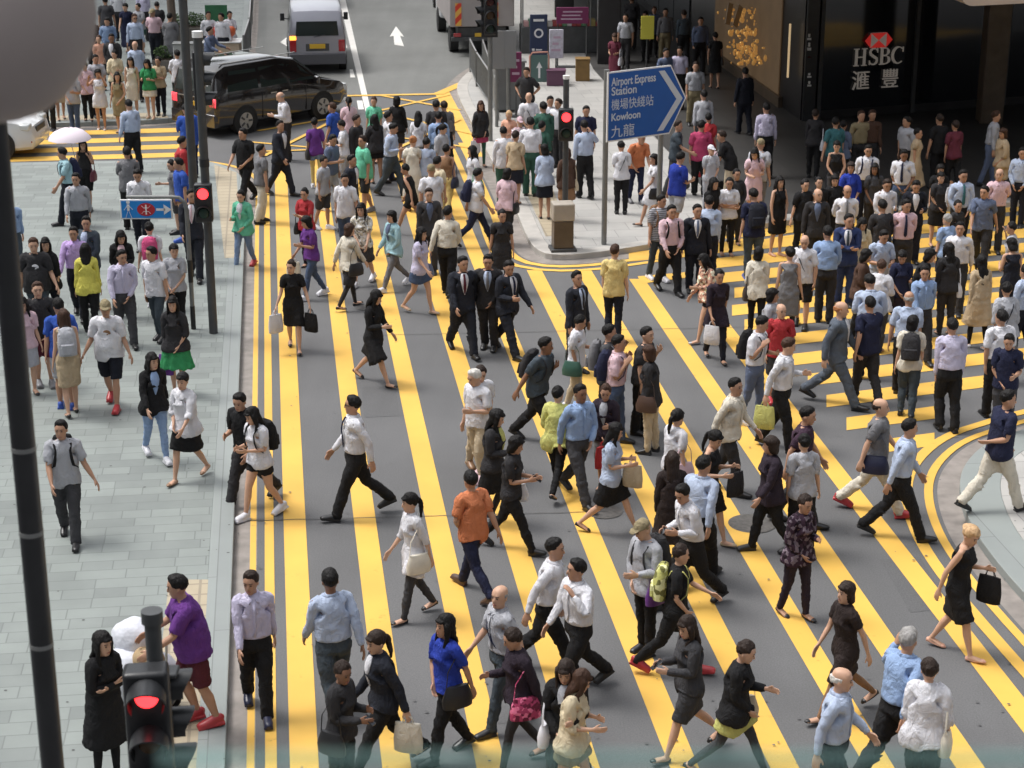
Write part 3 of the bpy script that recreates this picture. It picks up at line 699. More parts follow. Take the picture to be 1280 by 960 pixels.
# ------------------------------------------------------------------ ground, roads, pavements
def link_nodes(m): return m.node_tree.nodes, m.node_tree.links, m.node_tree.nodes['Principled BSDF']
def asphalt():
    m = bpy.data.materials.new('asphalt'); m.use_nodes = True; n, l, b = link_nodes(m)
    tc = n.new('ShaderNodeTexCoord')
    t1 = n.new('ShaderNodeTexNoise'); t1.inputs['Scale'].default_value = .35; t1.inputs['Detail'].default_value = 6; t1.inputs['Roughness'].default_value = .6
    t2 = n.new('ShaderNodeTexNoise'); t2.inputs['Scale'].default_value = 55; t2.inputs['Detail'].default_value = 3
    mp = n.new('ShaderNodeMapping'); mp.inputs['Rotation'].default_value = (0, 0, R(-7.1)); mp.inputs['Scale'].default_value = (1.4, .12, 1)
    t3 = n.new('ShaderNodeTexNoise'); t3.inputs['Scale'].default_value = 1.2; t3.inputs['Detail'].default_value = 4
    l.new(tc.outputs['Object'], t1.inputs['Vector']); l.new(tc.outputs['Object'], t2.inputs['Vector']); l.new(tc.outputs['Object'], mp.inputs[0]); l.new(mp.outputs[0], t3.inputs['Vector'])
    def mr(src, a, c):
        r = n.new('ShaderNodeMapRange'); r.inputs[1].default_value = .3; r.inputs[2].default_value = .7; r.inputs[3].default_value = a; r.inputs[4].default_value = c; l.new(src, r.inputs[0]); return r.outputs[0]
    def mul(a, c): x = n.new('ShaderNodeMath'); x.operation = 'MULTIPLY'; l.new(a, x.inputs[0]); l.new(c, x.inputs[1]); return x.outputs[0]
    k = mul(mul(mr(t1.outputs[0], .88, 1.12), mr(t2.outputs[0], .82, 1.18)), mr(t3.outputs[0], .93, 1.07))
    v = n.new('ShaderNodeVectorMath'); v.operation = 'SCALE'; v.inputs[0].default_value = (.114,.114,.116); l.new(k, v.inputs['Scale']); l.new(v.outputs[0], b.inputs['Base Color'])
    b.inputs['Roughness'].default_value = .82; bp = n.new('ShaderNodeBump'); bp.inputs['Strength'].default_value = .4; bp.inputs['Distance'].default_value = .004
    l.new(t2.outputs[0], bp.inputs['Height']); l.new(bp.outputs[0], b.inputs['Normal']); return m
def paving(name, c1, c2, mortar, bw, rh, rot, off=.37, msize=.012, sq=1.0, var=.12):
    m = bpy.data.materials.new(name); m.use_nodes = True; n, l, b = link_nodes(m)
    tc = n.new('ShaderNodeTexCoord'); mp = n.new('ShaderNodeMapping'); mp.inputs['Rotation'].default_value = (0, 0, rot); l.new(tc.outputs['Object'], mp.inputs[0])
    br = n.new('ShaderNodeTexBrick'); br.offset = off; br.squash = sq; br.squash_frequency = 3; br.offset_frequency = 2
    br.inputs['Scale'].default_value = 1; br.inputs['Brick Width'].default_value = bw; br.inputs['Row Height'].default_value = rh; br.inputs['Mortar Size'].default_value = msize; br.inputs['Mortar Smooth'].default_value = .3; br.inputs['Bias'].default_value = -.35
    br.inputs['Color1'].default_value = (*c1, 1); br.inputs['Color2'].default_value = (*c2, 1); br.inputs['Mortar'].default_value = (*mortar, 1)
    l.new(mp.outputs[0], br.inputs['Vector'])
    t = n.new('ShaderNodeTexNoise'); t.inputs['Scale'].default_value = .8; t.inputs['Detail'].default_value = 7; t.inputs['Roughness'].default_value = .65; l.new(tc.outputs['Object'], t.inputs['Vector'])
    r = n.new('ShaderNodeMapRange'); r.inputs[1].default_value = .3; r.inputs[2].default_value = .7; r.inputs[3].default_value = 1-var; r.inputs[4].default_value = 1+var; l.new(t.outputs[0], r.inputs[0])
    v = n.new('ShaderNodeVectorMath'); v.operation = 'SCALE'; l.new(br.outputs[0], v.inputs[0]); l.new(r.outputs[0], v.inputs['Scale']); l.new(v.outputs[0], b.inputs['Base Color'])
    b.inputs['Roughness'].default_value = .6; return m
def paint(name, col):
    m = bpy.data.materials.new(name); m.use_nodes = True; n, l, b = link_nodes(m)
    tc = n.new('ShaderNodeTexCoord'); t = n.new('ShaderNodeTexNoise'); t.inputs['Scale'].default_value = 2.2; t.inputs['Detail'].default_value = 9; t.inputs['Roughness'].default_value = .72; l.new(tc.outputs['Object'], t.inputs['Vector'])
    cr = n.new('ShaderNodeValToRGB'); cr.color_ramp.elements[0].position = .27; cr.color_ramp.elements[0].color = (.20,.16,.09,1); cr.color_ramp.elements[1].position = .38; cr.color_ramp.elements[1].color = (*col, 1)
    e = cr.color_ramp.elements.new(.33); e.color = (*[x*.8 for x in col], 1)
    l.new(t.outputs[0], cr.inputs[0])
    t2 = n.new('ShaderNodeTexNoise'); t2.inputs['Scale'].default_value = .6; t2.inputs['Detail'].default_value = 4; l.new(tc.outputs['Object'], t2.inputs['Vector'])
    r = n.new('ShaderNodeMapRange'); r.inputs[1].default_value = .3; r.inputs[2].default_value = .7; r.inputs[3].default_value = .86; r.inputs[4].default_value = 1.08; l.new(t2.outputs[0], r.inputs[0])
    v = n.new('ShaderNodeVectorMath'); v.operation = 'SCALE'; l.new(cr.outputs[0], v.inputs[0]); l.new(r.outputs[0], v.inputs['Scale']); l.new(v.outputs[0], b.inputs['Base Color'])
    b.inputs['Roughness'].default_value = .7; return m
ASPH = asphalt()
PAVE = paving('pavement_slabs', (.24,.266,.252), (.165,.182,.176), (.160,.176,.170), .62, .27, R(-7.1), off=.43, sq=.62, msize=.009)
PAVE2 = paving('corner_slabs', (.40,.39,.37), (.34,.335,.32), (.24,.235,.225), .9, .6, R(-7.1), msize=.010)
KERB = paving('kerb_stone', (.26,.285,.275), (.23,.25,.245), (.17,.18,.18), 4, 1.0, R(82.9), msize=.008, var=.06)
KERBW = node_mat('kerb_pale', (.42,.40,.37), .7, var=.12, vscale=3)
GUTTER = node_mat('gutter', (.24,.215,.195), .8, var=.2, vscale=4)
TACT = paving('tactile', (.40,.34,.24), (.37,.31,.22), (.27,.23,.17), .3, .3, R(-7.1), off=0, msize=.02)
SHADEP = paving('shaded_paving', (.050,.048,.046), (.040,.039,.038), (.025,.025,.025), .8, .8, R(-7.1), off=0, msize=.008)  # slabs with the shade under the overhang put into their colour
YEL = paint('yellow_paint', (.73,.435,.08)); WHT = paint('white_paint', (.72,.70,.66))

m = MB(); m.add([(-500,-150,0),(500,-150,0),(500,900,0),(-500,900,0)], [(0,1,2,3)])
tag(m.build('road', ASPH, smooth=False), kind='structure')
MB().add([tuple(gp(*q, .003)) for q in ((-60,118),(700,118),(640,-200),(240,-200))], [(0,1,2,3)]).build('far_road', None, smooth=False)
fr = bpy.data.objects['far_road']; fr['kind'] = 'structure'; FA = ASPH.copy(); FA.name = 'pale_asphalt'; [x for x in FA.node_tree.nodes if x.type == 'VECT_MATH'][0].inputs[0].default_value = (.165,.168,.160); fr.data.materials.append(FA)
G = lambda *ps: [gp(u, v).xy.to_tuple() for u, v in ps]
def inside(poly, x, y):
    c = False; n = len(poly)
    for i in range(n):
        x0, y0 = poly[i]; x1, y1 = poly[(i+1) % n]
        if (y0 > y) != (y1 > y) and x < (x1-x0)*(y-y0)/(y1-y0)+x0: c = not c
    return c
def offset_line(pts, d):
    out = []
    for i, p in enumerate(pts):
        a = Vector(pts[max(i-1, 0)]); b = Vector(pts[min(i+1, len(pts)-1)]); t = (b-a).normalized(); out.append((p[0]-t.y*d, p[1]+t.x*d))
    return out
def smooth_line(pts, k=2):
    for _ in range(k):
        q = [pts[0]]
        for a, b in zip(pts, pts[1:]): q += [(a[0]*.75+b[0]*.25, a[1]*.75+b[1]*.25), (a[0]*.25+b[0]*.75, a[1]*.25+b[1]*.75)]
        pts = q + [pts[-1]]
    return pts
def strip(mb, line, d0, d1, z, z2=None):
    a = offset_line(line, d0); b = offset_line(line, d1); n = len(a)
    if z2 is None:
        mb.add([(*p, z) for p in a] + [(*p, z) for p in b], [(i, i+1, n+i+1, n+i) if d0 > d1 else (i+1, i, n+i, n+i+1) for i in range(n-1)])
    else:
        vs_ = [(*p, z) for p in a] + [(*p, z) for p in b] + [(*p, z2) for p in a] + [(*p, z2) for p in b]; fs = []
        for i in range(n-1): fs += [(i, i+1, n+i+1, n+i), (2*n+i, 3*n+i, 3*n+i+1, 2*n+i+1), (i, 2*n+i, 2*n+i+1, i+1), (n+i, n+i+1, 3*n+i+1, 3*n+i)]
        fs += [(0, n, 3*n, 2*n), (n-1, 3*n-1, 4*n-1, 2*n-1)]
        mb.add(vs_, fs)
PAVES = []
KZ = .125
def pavement(name, edge, rest, mat, kerb_w, side, kmat=KERB, gut=.30):
    """edge: smoothed kerb line (world), rest: closing points; side: +1 when the slab lies left of the line's direction"""
    inner = offset_line(edge, side*kerb_w); poly = list(edge) + rest; PAVES.append(poly)
    MB().prism(list(inner) + rest, -.2, KZ-.004).build(name, mat, smooth=False)['kind'] = 'structure'
    mb = MB(); strip(mb, edge, 0 if side > 0 else -kerb_w, kerb_w if side > 0 else 0, -.2, KZ); o = mb.build(name.replace('pavement', 'kerb') if 'pavement' in name else name + '_kerb', kmat, bevel=.012, smooth=False); o['kind'] = 'structure'
    if gut:
        mb = MB(); strip(mb, edge, 0 if side < 0 else -gut, gut if side < 0 else 0, .004); o = mb.build('gutter', GUTTER, smooth=False); o['kind'] = 'structure'
    return poly
def vpx(x720, y): return (329 + (x720-329)*(y-YH)/(720-YH), y)
# near left pavement
e1 = smooth_line(G(vpx(291,1500), vpx(291,1250), vpx(291,960), vpx(291,600), vpx(291,400), vpx(291,290), vpx(291,245), (301,224), (284,213), (258,207), (228,205), (100,208), (-250,214), (-900,226)), 2)
pavement('pavement', e1, G((-900,400),(-900,1500)), PAVE, .30, +1)
# far left corner
e2 = smooth_line(G((-900,175),(-300,168),(0,161),(120,158),(205,155),(232,150),(256,130),(284,102),(304,80),(312,60),(316,0),(320,-120),(324,-250)), 2)
pavement('far_pavement', e2, G((-600,-250),(-900,0)), PAVE, .30, +1, gut=.25)
# far right corner with the bank
e3 = smooth_line(G((340,-280),(500,-120),(592,0),(640,66),(600,84),(578,100),(568,116),(590,160),(618,212),(641,258),(657,300),(668,318),(690,327),(755,322),(860,304),(980,280),(1280,258),(1500,243),(2200,215)), 2)
pavement('corner_pavement', e3, G((2200,-100),(900,-290)), PAVE2, .32, +1, kmat=KERBW, gut=.34)
# right island
e4 = smooth_line(G((1900,440),(1500,495),(1330,530),(1280,545),(1235,560),(1207,585),(1197,612),(1205,650),(1228,692),(1280,755),(1420,900),(1900,1500)), 2)
pavement('island', e4, G((2600,1500),(2600,440)), PAVE2, .55, +1, gut=.30)
def ground_z(x, y):
    return KZ-.004 if any(inside(p, x, y) for p in PAVES) else 0.0
def sheet(name, pts, z, mat, kind='structure'):
    mb = MB(); n = len(pts); a = sum(pts[i][0]*pts[(i+1) % n][1]-pts[(i+1) % n][0]*pts[i][1] for i in range(n))
    if a < 0: pts = pts[::-1]
    mb.add([(p[0], p[1], z) for p in pts], [tuple(range(n))]); o = mb.build(name, mat, smooth=False); o['kind'] = kind; return o
sheet('tactile_paving', G(vpx(214,736), vpx(262,736), vpx(262,1100), vpx(214,1100)), KZ+.001, TACT)
sheet('tactile_paving', G((268,212),(296,222),vpx(285,330),vpx(253,330)), KZ+.001, TACT)
sheet('tactile_paving', G((655,240),(690,240),(712,300),(682,303)), KZ+.001, TACT)
sheet('tactile_paving', G((20,152),(205,146),(212,153),(20,158)), KZ+.001, TACT)
sheet('arcade_floor_shade', G((742,92),(850,212),(905,268),(960,276),(1285,252),(2200,212),(2200,-100),(640,-100)), KZ+.001, SHADEP)  # darkened sheet along the overhang's shadow line, its shade is in the colour
# road markings, 4 mm above the asphalt
mk = MB(); Z1 = .007
def quad(mb, ps, z=Z1):
    pts = G(*ps); n = len(pts); a = sum(pts[i][0]*pts[(i+1) % n][1]-pts[(i+1) % n][0]*pts[i][1] for i in range(n))
    if a < 0: pts = pts[::-1]
    mb.add([(*p, z) for p in pts], [tuple(range(n))])
for x, top, bot in ((371,200,1260),(465,192,1260),(561,186,1260),(657,186,1260),(758,206,1260),(860,338,1260),(957,338,1260),(1049,349,1260),(1145,398,1260)):
    quad(mk, [vpx(x-14.7, top), vpx(x+14.7, top), vpx(x+14.7, bot), vpx(x-14.7, bot)])
quad(mk, [(543,116),(560,112),vpx(876,196),vpx(846,196)])
mk.build('crosswalk_stripes', YEL, smooth=False)['kind'] = 'structure'
# crossing to the right: rows of stripes
mk = MB(); c0 = CROSS
def row_pt(y1000, x):     # point at column x of the row that passes (1000, y)
    return (x, y1000 - (x-1000)*(y1000-YH)/(7700-1000))
for k in range(-3, 11):
    yc = 1/(.001182 + .0000428*k) + YH - 5 if k < 5 else 1/(.001182 + .0000428*k) + YH - 2; th = .16*(yc-YH)/27*1.55
    xl = {10: 772, 9: 786, 8: 893, 7: 903, 6: 918}.get(k)
    if xl is None: xl = 329 + (1162-329)*(yc-YH)/(720-YH) + (22 if k > 1 else 40)
    xr = 2000
    if k <= 0: xr = {0: 1236, -1: 1180, -2: 1168}.get(k, 0)
    if not xr or xr <= xl: continue
    quad(mk, [row_pt(yc-th, xl), row_pt(yc-th, xr), row_pt(yc+th, xr), row_pt(yc+th, xl)])
quad(mk, [(797,346),(866,340),(864,347),(802,355)], Z1+.004)
# far left crossing
for k, y in enumerate((164.5, 174.5, 184.5, 194.5)):
    xr = 226 + k*11; quad(mk, [(-700, y-3+26), (xr, y-2.6-2), (xr, y+2.8-2), (-700, y+3+26)])
mk.build('crosswalk_stripes', YEL, smooth=False)['kind'] = 'structure'
# edge lines, box hatching
mk = MB()
quad(mk, [vpx(331,232), vpx(343,232), vpx(343,1260), vpx(331,1260)]); quad(mk, [vpx(312,240), vpx(320,240), vpx(320,1260), vpx(312,1260)])
strip(mk, e1[[i for i, p in enumerate(e1) if p[1] > gp(300,235)[1]][0]:], -.45, -.33, Z1)
cut = [p for p in e3]; i0 = min(range(len(e3)), key=lambda i: (Vector(e3[i]) - gp(600,180).xy).length); i1 = min(range(len(e3)), key=lambda i: (Vector(e3[i]) - gp(1000,278).xy).length)
strip(mk, e3[i0:i1], -.56, -.40, Z1+.004); strip(mk, e3[i0:i1], -.86, -.72, Z1+.004)
strip(mk, e4, -.48, -.36, Z1+.004); strip(mk, e4, -.80, -.64, Z1+.004)
def stroke(mb, a, b, wd, z):
    a = gp(*a).xy; b = gp(*b).xy; d = (b-a).normalized(); n_ = Vector((-d.y, d.x))*wd/2
    mb.add([(*(a-n_), z), (*(b-n_), z), (*(b+n_), z), (*(a+n_), z)], [(0,1,2,3)])
mk.build('edge_lines', YEL, smooth=False)['kind'] = 'structure'
mk = MB()
for i, (a, b, wd) in enumerate([((322,164),(412,149),.14),((314,178),(402,186),.12),((398,121),(548,118),.22),((548,118),(582,103),.32),((476,120),(575,138),.13),((470,140),(562,119),.13),((470,140),(590,168),.12),((414,121),(420,160),.12),((466,168),(592,186),.12),((330,190),(470,186),.12),((330,196),(420,150),.12),((420,160),(470,200),.12),((500,185),(575,150),.12)]):
    stroke(mk, a, b, wd, Z1+.008+i*.0012)
mk.build('box_junction', YEL, smooth=False)['kind'] = 'structure'
mk = MB()
quad(mk, [(417,-30),(425,-30),(464,140),(457,140)])
quad(mk, [(421,22),(424,22),(434,60),(428,60)]); quad(mk, [(437,87),(441,87),(444,97),(438,97)]); quad(mk, [(446,126),(453,126),(455,137),(448,137)]); quad(mk, [(458,176),(466,176),(468,188),(460,188)])
quad(mk, [(487,46),(495,33),(505,46),(500,45),(505,58),(493,56),(492,45)]); quad(mk, [(350,53),(358,47),(360,51),(366,51),(366,55),(360,55),(359,58)])
quad(mk, [(402,-60),(410,-60),(416,-32),(408,-32)]); 
mk.build('lane_markings', WHT, smooth=False)['kind'] = 'structure'
# resurfaced patches and joints in the asphalt
PA = ASPH.copy(); PA.name = 'patched_asphalt'; [x for x in PA.node_tree.nodes if x.type == 'VECT_MATH'][0].inputs[0].default_value = (.103,.103,.105)
mb = MB()
for ps in (((452,484),(494,482),(500,520),(455,522)), ((820,560),(872,556),(905,640),(850,646)), ((600,760),(640,758),(668,900),(622,905)), ((395,300),(412,300),(416,345),(398,345)), ((1100,700),(1150,696),(1190,760),(1138,766))): quad(mb, ps, .0035)
mb.build('road_patches', PA, smooth=False)['kind'] = 'structure'
mb = MB()
for a, b in (((300,652),(760,640)), ((450,420),(1000,408))): stroke_pts = [a, b]; A_ = gp(*a).xy; B_ = gp(*b).xy; d_ = (B_-A_).normalized(); n2_ = Vector((-d_.y, d_.x))*.007; k_ = 40; pts_ = [A_.lerp(B_, i/k_) + n2_*3*noise.noise((i*.6, a[0], 0)) for i in range(k_+1)]; mb.add([(*(q-n2_), .0125) for q in pts_] + [(*(q+n2_), .0125) for q in pts_], [(i, i+1, k_+2+i, k_+1+i) for i in range(k_)])
mb.build('road_joints', node_mat('tar_joint', (.075,.073,.07), .7), smooth=False)['kind'] = 'structure'
# covers and drains
mb = MB()
for (u, v, r_) in ((940,655,.32),(460,385,.2),(755,640,.25)):
    c = gp(u, v); mb.add([(c.x+r_*math.cos(t*math.pi/12), c.y+r_*math.sin(t*math.pi/12), .0095) for t in range(24)], [tuple(range(24))])
mb.build('manhole_covers', node_mat('cast_iron', (.09,.085,.08), .6, var=.3, vscale=18), smooth=False)['kind'] = 'structure'
# litter of gum and stains
mb = MB(); rr = random.Random(7)
for _ in range(420):
    u = rr.uniform(0, 1280); v = rr.uniform(200, 1000); p = gp(u, v); z = ground_z(p.x, p.y); r_ = rr.uniform(.008, .022); 
    if z > 0 and z < .2: z += .005
    else: z = .024
    mb.add([(p.x+r_*math.cos(t*math.pi/4), p.y+r_*math.sin(t*math.pi/4)*.8, z) for t in range(8)], [tuple(range(8))])
tag(mb.build('gum_spots', node_mat('gum', (.10,.10,.10), .8), smooth=False), 'dark trodden gum spots and specks scattered over the ground', 'gum spots', kind='stuff')

# ------------------------------------------------------------------ common metals
BLK = node_mat('black_metal', (.018,.019,.021), .38, var=.15, vscale=8, bump=.1, bscale=20)
GRY = node_mat('grey_metal', (.20,.205,.20), .5, metal=.3, var=.1, vscale=6)
DGR = node_mat('dark_grey_metal', (.055,.058,.06), .45, var=.15, vscale=6)
STL = node_mat('steel_metal', (.45,.45,.44), .35, metal=.8, var=.08, vscale=9)
RUB = node_mat('rubber', (.018,.018,.018), .8)
WPL = node_mat('white_plastic', (.74,.74,.73), .4, var=.04, vscale=5)
REDL = node_mat('red_lamp', (.7,.03,.03), .3, emit=((1,.03,.035), 2.2))
OFFR = node_mat('unlit_red', (.07,.010,.010), .25); OFFA = node_mat('unlit_amber', (.07,.035,.01), .25); OFFG = node_mat('unlit_green', (.008,.03,.022), .25)
def text_obj(s, size, mat, parent, name, loc, rot=(math.pi/2,0,0), ext=.004, align='LEFT', sx=1, bold=0):
    cu = bpy.data.curves.new(name, 'FONT'); cu.body = s; cu.size = size; cu.extrude = ext; cu.align_x = align; cu.offset = bold
    o = bpy.data.objects.new('t', cu); C.objects.link(o); dg = bpy.context.evaluated_depsgraph_get(); me = bpy.data.meshes.new_from_object(o.evaluated_get(dg)); bpy.data.objects.remove(o)
    me.materials.clear(); me.materials.append(mat); q = bpy.data.objects.new(name, me); C.objects.link(q); q.parent = parent; q.location = loc; q.rotation_euler = rot; q.scale = (sx, 1, 1); return q
def lens(parent, mat, p, r_, name='lamp_lens', dirv=(0,-1,0)):
    mb = MB(); d = Vector(dirv); mb.tube([Vector(p), Vector(p)+d*.02, Vector(p)+d*.03], [r_, r_*.85, r_*.3], 18); return mb.build(name, mat, parent)
def hood(mb, p, r_, ln):
    """visor: upper three quarters of a tube"""
    n = 16; vs_ = []; fs = []
    for i in range(n+1):
        t = math.radians(-35 + 250*i/n); c_, s_ = math.cos(t), math.sin(t)
        k = 1.0 if 0 < i < n else .8
        for rr_, yy in ((r_, 0), (r_*1.02, -ln*(.55+.45*max(0, s_))), (r_+.012, -ln*(.55+.45*max(0, s_))), (r_+.014, 0)): vs_.append((p[0]+rr_*c_, p[1]+yy, p[2]+rr_*s_))
    for i in range(n):
        for j in range(4): fs.append((i*4+j, i*4+(j+1) % 4, (i+1)*4+(j+1) % 4, (i+1)*4+j))
    fs += [(0,1,2,3)[::-1], tuple(n*4+j for j in range(4))]; mb.add(vs_, fs)
def signal_head(parent, loc, rz, kind='vehicle', lit=None, board=True, lr=.105):
    """kind vehicle: three lamps; ped: two"""
    e = bpy.data.objects.new('signal_head', None); C.objects.link(e); e.parent = parent; e.location = loc; e.rotation_euler = (0, 0, rz); e.empty_display_size = .1
    n_ = 3 if kind == 'vehicle' else 2; h = .33*n_; r_ = .105
    mb = MB(); mb.box((-.15,-.06,-h/2),(.15,.12,h/2)); mb.build('housing', BLK, e, bevel=.03, seg=3)
    if board: mb = MB(); mb.box((-.21,.055,-h/2-.07),(.21,.07,h/2+.07)); mb.build('backing_board', BLK, e, bevel=.08, seg=4)
    mb = MB()
    for i in range(n_):
        z = h/2-.165-.33*i; hood(mb, (0,-.06,z), r_+.012, .20 if kind == 'vehicle' else .10)
        mats = (OFFR, OFFA, OFFG) if n_ == 3 else (OFFR, OFFG)
        lens(e, REDL if lit == i else mats[i], (0,-.062,z), lr)
    mb.build('visor', BLK, e); return e
def pole_obj(name, mb_fn, mat, parent):
    mb = MB(); mb_fn(mb); return mb.build(name, mat, parent)

# ------------------------------------------------------------------ bank block and arcade
GLS = node_mat('dark_glass', (.012,.014,.018), .06, spec=.9)
BWALL = node_mat('dark_cladding', (.022,.021,.022), .35, var=.2, vscale=2)
BCOL = node_mat('brown_stone', (.10,.072,.048), .4, var=.2, vscale=3)
BEIGE = node_mat('beige_fascia', (.50,.42,.36), .55, var=.05, vscale=2)
GOLD = node_mat('gold', (.75,.45,.12), .3, metal=.8, emit=((1,.5,.15), .10))
LIT = node_mat('lit_window', (.17,.115,.065), .6, emit=((1,.62,.32), .02), var=.15, vscale=1.5)
STRIPL = node_mat('warm_strip_light', (.8,.6,.35), .5, emit=((1,.72,.40), .22))
W0 = gp(1000, 150, KZ)
def on_plane(u, v, P0, d, out=0.0):
    n_ = Vector((d.y, -d.x, 0)); r_ = ray(u, v); c_ = Vector((0,0,CAM_H)); t = ((P0 + n_*out) - c_).dot(n_)/r_.dot(n_); return c_ + r_*t
bank = empty('bank_building', W0, 0, 'dark glass bank building with white lettering, red hexagon logo and deep arcade', 'building')
def rel(p): return (p - W0)
def wprism(name, pts, z0, z1, mat, parent=bank, bevel=0):
    mb = MB(); mb.prism([(p[0]-W0.x, p[1]-W0.y) for p in pts], z0-W0.z, z1-W0.z); return mb.build(name, mat, parent, smooth=False, bevel=bevel)
A = W0.xy; rd = ROAD.xy; cd = CROSS.xy
wprism('wall', [A, A+cd*40, A+cd*40+rd*34, A+rd*34], KZ, 4.78, BWALL)
SL = [gp(*q).xy for q in ((640,44),(735,92),(852,214),(912,262),(985,262),(1290,240),(2300,200))]
wprism('upper_storeys', SL + [gp(2300,-60).xy, gp(600,-120).xy], 4.8, 26, BWALL)
# front glazing, bay by bay, with mullions
def wall_panel(name, d, s0, s1, z0, z1, mat, out=.02, th=.02, parent=bank):
    n_ = Vector((d.y, -d.x)); o_ = MB(); a = d*s0; b = d*s1
    if d == rd: n_ = -n_
    p = [a+n_*out, b+n_*out, b+n_*(out+th), a+n_*(out+th)]; o_.prism([tuple(q) for q in p], z0-W0.z, z1-W0.z); return o_.build(name, mat, parent, smooth=False)
for i in range(8): wall_panel('window', cd, .55+i*2.9, .55+i*2.9+2.78, .35, 4.7, GLS)
for i in range(9): wall_panel('mullion', cd, .43+i*2.9, .55+i*2.9-.005, KZ, 4.76, DGR, .02, .09)
for i in range(7): wall_panel('window', rd, 14+i*2.6, 14+i*2.6+2.5, .4, 4.7, GLS)
# pillar at the corner with small vertical white marks
pc = on_plane(1011, 120, W0, CROSS, .12) - W0
mb = MB(); mb.box((pc.x-.16, pc.y-.14, 0), (pc.x+.16, pc.y+.10, 4.65)); mb.build('corner_pillar', BLK, bank, bevel=.01)
for (v0, v1, mt) in ((42,50,WPL),(53,63,WPL),(70,72,OFFR),(91,97,WPL),(101,108,WPL)):
    a = on_plane(1009, v1, W0, CROSS, .30)-W0; b = on_plane(1014, v0, W0, CROSS, .30)-W0
    mb = MB(); mb.box((a.x, a.y-.02, a.z), (b.x, a.y, a.z+(b.z-a.z)*.35)); mb.box((a.x+.02, a.y-.02, a.z+(b.z-a.z)*.5), (b.x-.03, a.y, b.z)); mb.build('vertical_lettering', mt, bank, smooth=False)
a = on_plane(984.5, 97, W0, ROAD, -.2)-W0; b = on_plane(988, 30, W0, ROAD, -.2)-W0
mb = MB(); mb.box((a.x-.02, a.y, a.z), (a.x+.03, a.y+.05, b.z)); mb.build('strip_light', STRIPL, bank, smooth=False)
# unseen office blocks, added round the junction to block low skylight
FAC = node_mat('office_facade', (.20,.20,.20), .5, var=.15, vscale=.3); FGL = node_mat('office_glass', (.05,.06,.07), .15)
for (x0, y0, x1, y1, h, lb_) in ((-60,-30,-34,36,38,'unseen grey office block added left of the near pavement to block skylight'), (30,-26,60,30,42,'unseen grey office block added right of the crossing to block skylight'), (-30,-60,26,-22,22,'unseen grey office block added behind the viewpoint to block skylight'), (-70,66,-30,130,44,'unseen grey office block added beyond the far left corner to block skylight')):
    ob_ = empty('office_blocker', (x0, y0, KZ if x0 < -33 and y0 < 0 else 0), 0, lb_, 'building', 'unseen office blocks added to block skylight'); mb = MB(); mb.box((0,0,0),(x1-x0,y1-y0,h)); mb.build('wall', FAC, ob_, smooth=False)
    mb = MB()
    for k_ in range(int(h/4)-1):
        z_ = 5+k_*4; mb.box((-.03,-.03,z_),(x1-x0+.03,y1-y0+.03,z_+2.2))
    mb.build('window_bands', FGL, ob_, smooth=False)
# letters and logo on the glass
ang = math.atan2(CROSS.y, CROSS.x)
sg = on_plane(1066, 83, W0, CROSS, .10)-W0; sr = on_plane(1129, 83, W0, CROSS, .10)-W0; wdt = (sr-sg).length
LETT = node_mat('pale_letters', (.50,.44,.38), .5, emit=((1,.9,.8), .04))
REDP = node_mat('logo_red', (.55,.03,.03), .5, emit=((1,.05,.04), .12))
def flat_stroke(mb, pts, wd):
    n_ = len(pts); L_, R_ = [], []
    if not isinstance(wd, list): wd = [wd]*n_
    for i in range(n_):
        a_ = Vector(pts[max(0, i-1)]); b_ = Vector(pts[min(n_-1, i+1)]); t_ = (b_-a_).normalized(); nn = Vector((-t_.y, t_.x))*wd[i]/2; q = Vector(pts[i]); L_.append(q+nn); R_.append(q-nn)
    ring = L_ + R_[::-1]; m_ = len(ring); b0 = [(q.x, -.02, q.y) for q in ring] + [(q.x, .02, q.y) for q in ring]
    fs = [(i, i+1, m_-2-i, m_-1-i) for i in range(n_-1)] + [(m_+i, m_+m_-1-i, m_+m_-2-i, m_+i+1) for i in range(n_-1)] + [(i, m_+i, m_+(i+1) % m_, (i+1) % m_) for i in range(m_)]
    mb.add(b0, fs)
def arc(cx, cz, rx, rz, a0, a1, n_=14): return [(cx+rx*math.cos(R(a0+(a1-a0)*i/n_)), cz+rz*math.sin(R(a0+(a1-a0)*i/n_))) for i in range(n_+1)]
hgt = wdt*.30; gl_ = []
def glyph(fn, x0):
    mb = MB(); fn(mb); o = mb.build('letter', LETT, bank, smooth=False); o.location = sg + CROSS*x0*wdt; o.rotation_euler = (0, 0, ang); o.scale = (hgt, 1, hgt)
def gH(mb):
    for x in (.20, .72): flat_stroke(mb, [(x,.04),(x,.96)], .15)
    flat_stroke(mb, [(.27,.5),(.65,.5)], .06)
    for x in (.20, .72):
        for z in (.02,.98): flat_stroke(mb, [(x-.17,z),(x+.17,z)], .045)
def gS(mb):
    pts = arc(.38,.74,.24,.22,20,180,10) + [(.20,.62),(.34,.52),(.50,.42)] + arc(.36,.27,.24,.23,30,-160,12); flat_stroke(mb, pts, [.04,.05,.06]+[.08]*4+[.11]*4+[.15,.16,.16,.15]+[.11]*5+[.08]*5+[.05]*(len(pts)-25)); flat_stroke(mb, [(.62,.72),(.62,.98)], .04); flat_stroke(mb, [(.12,.02),(.12,.28)], .04)
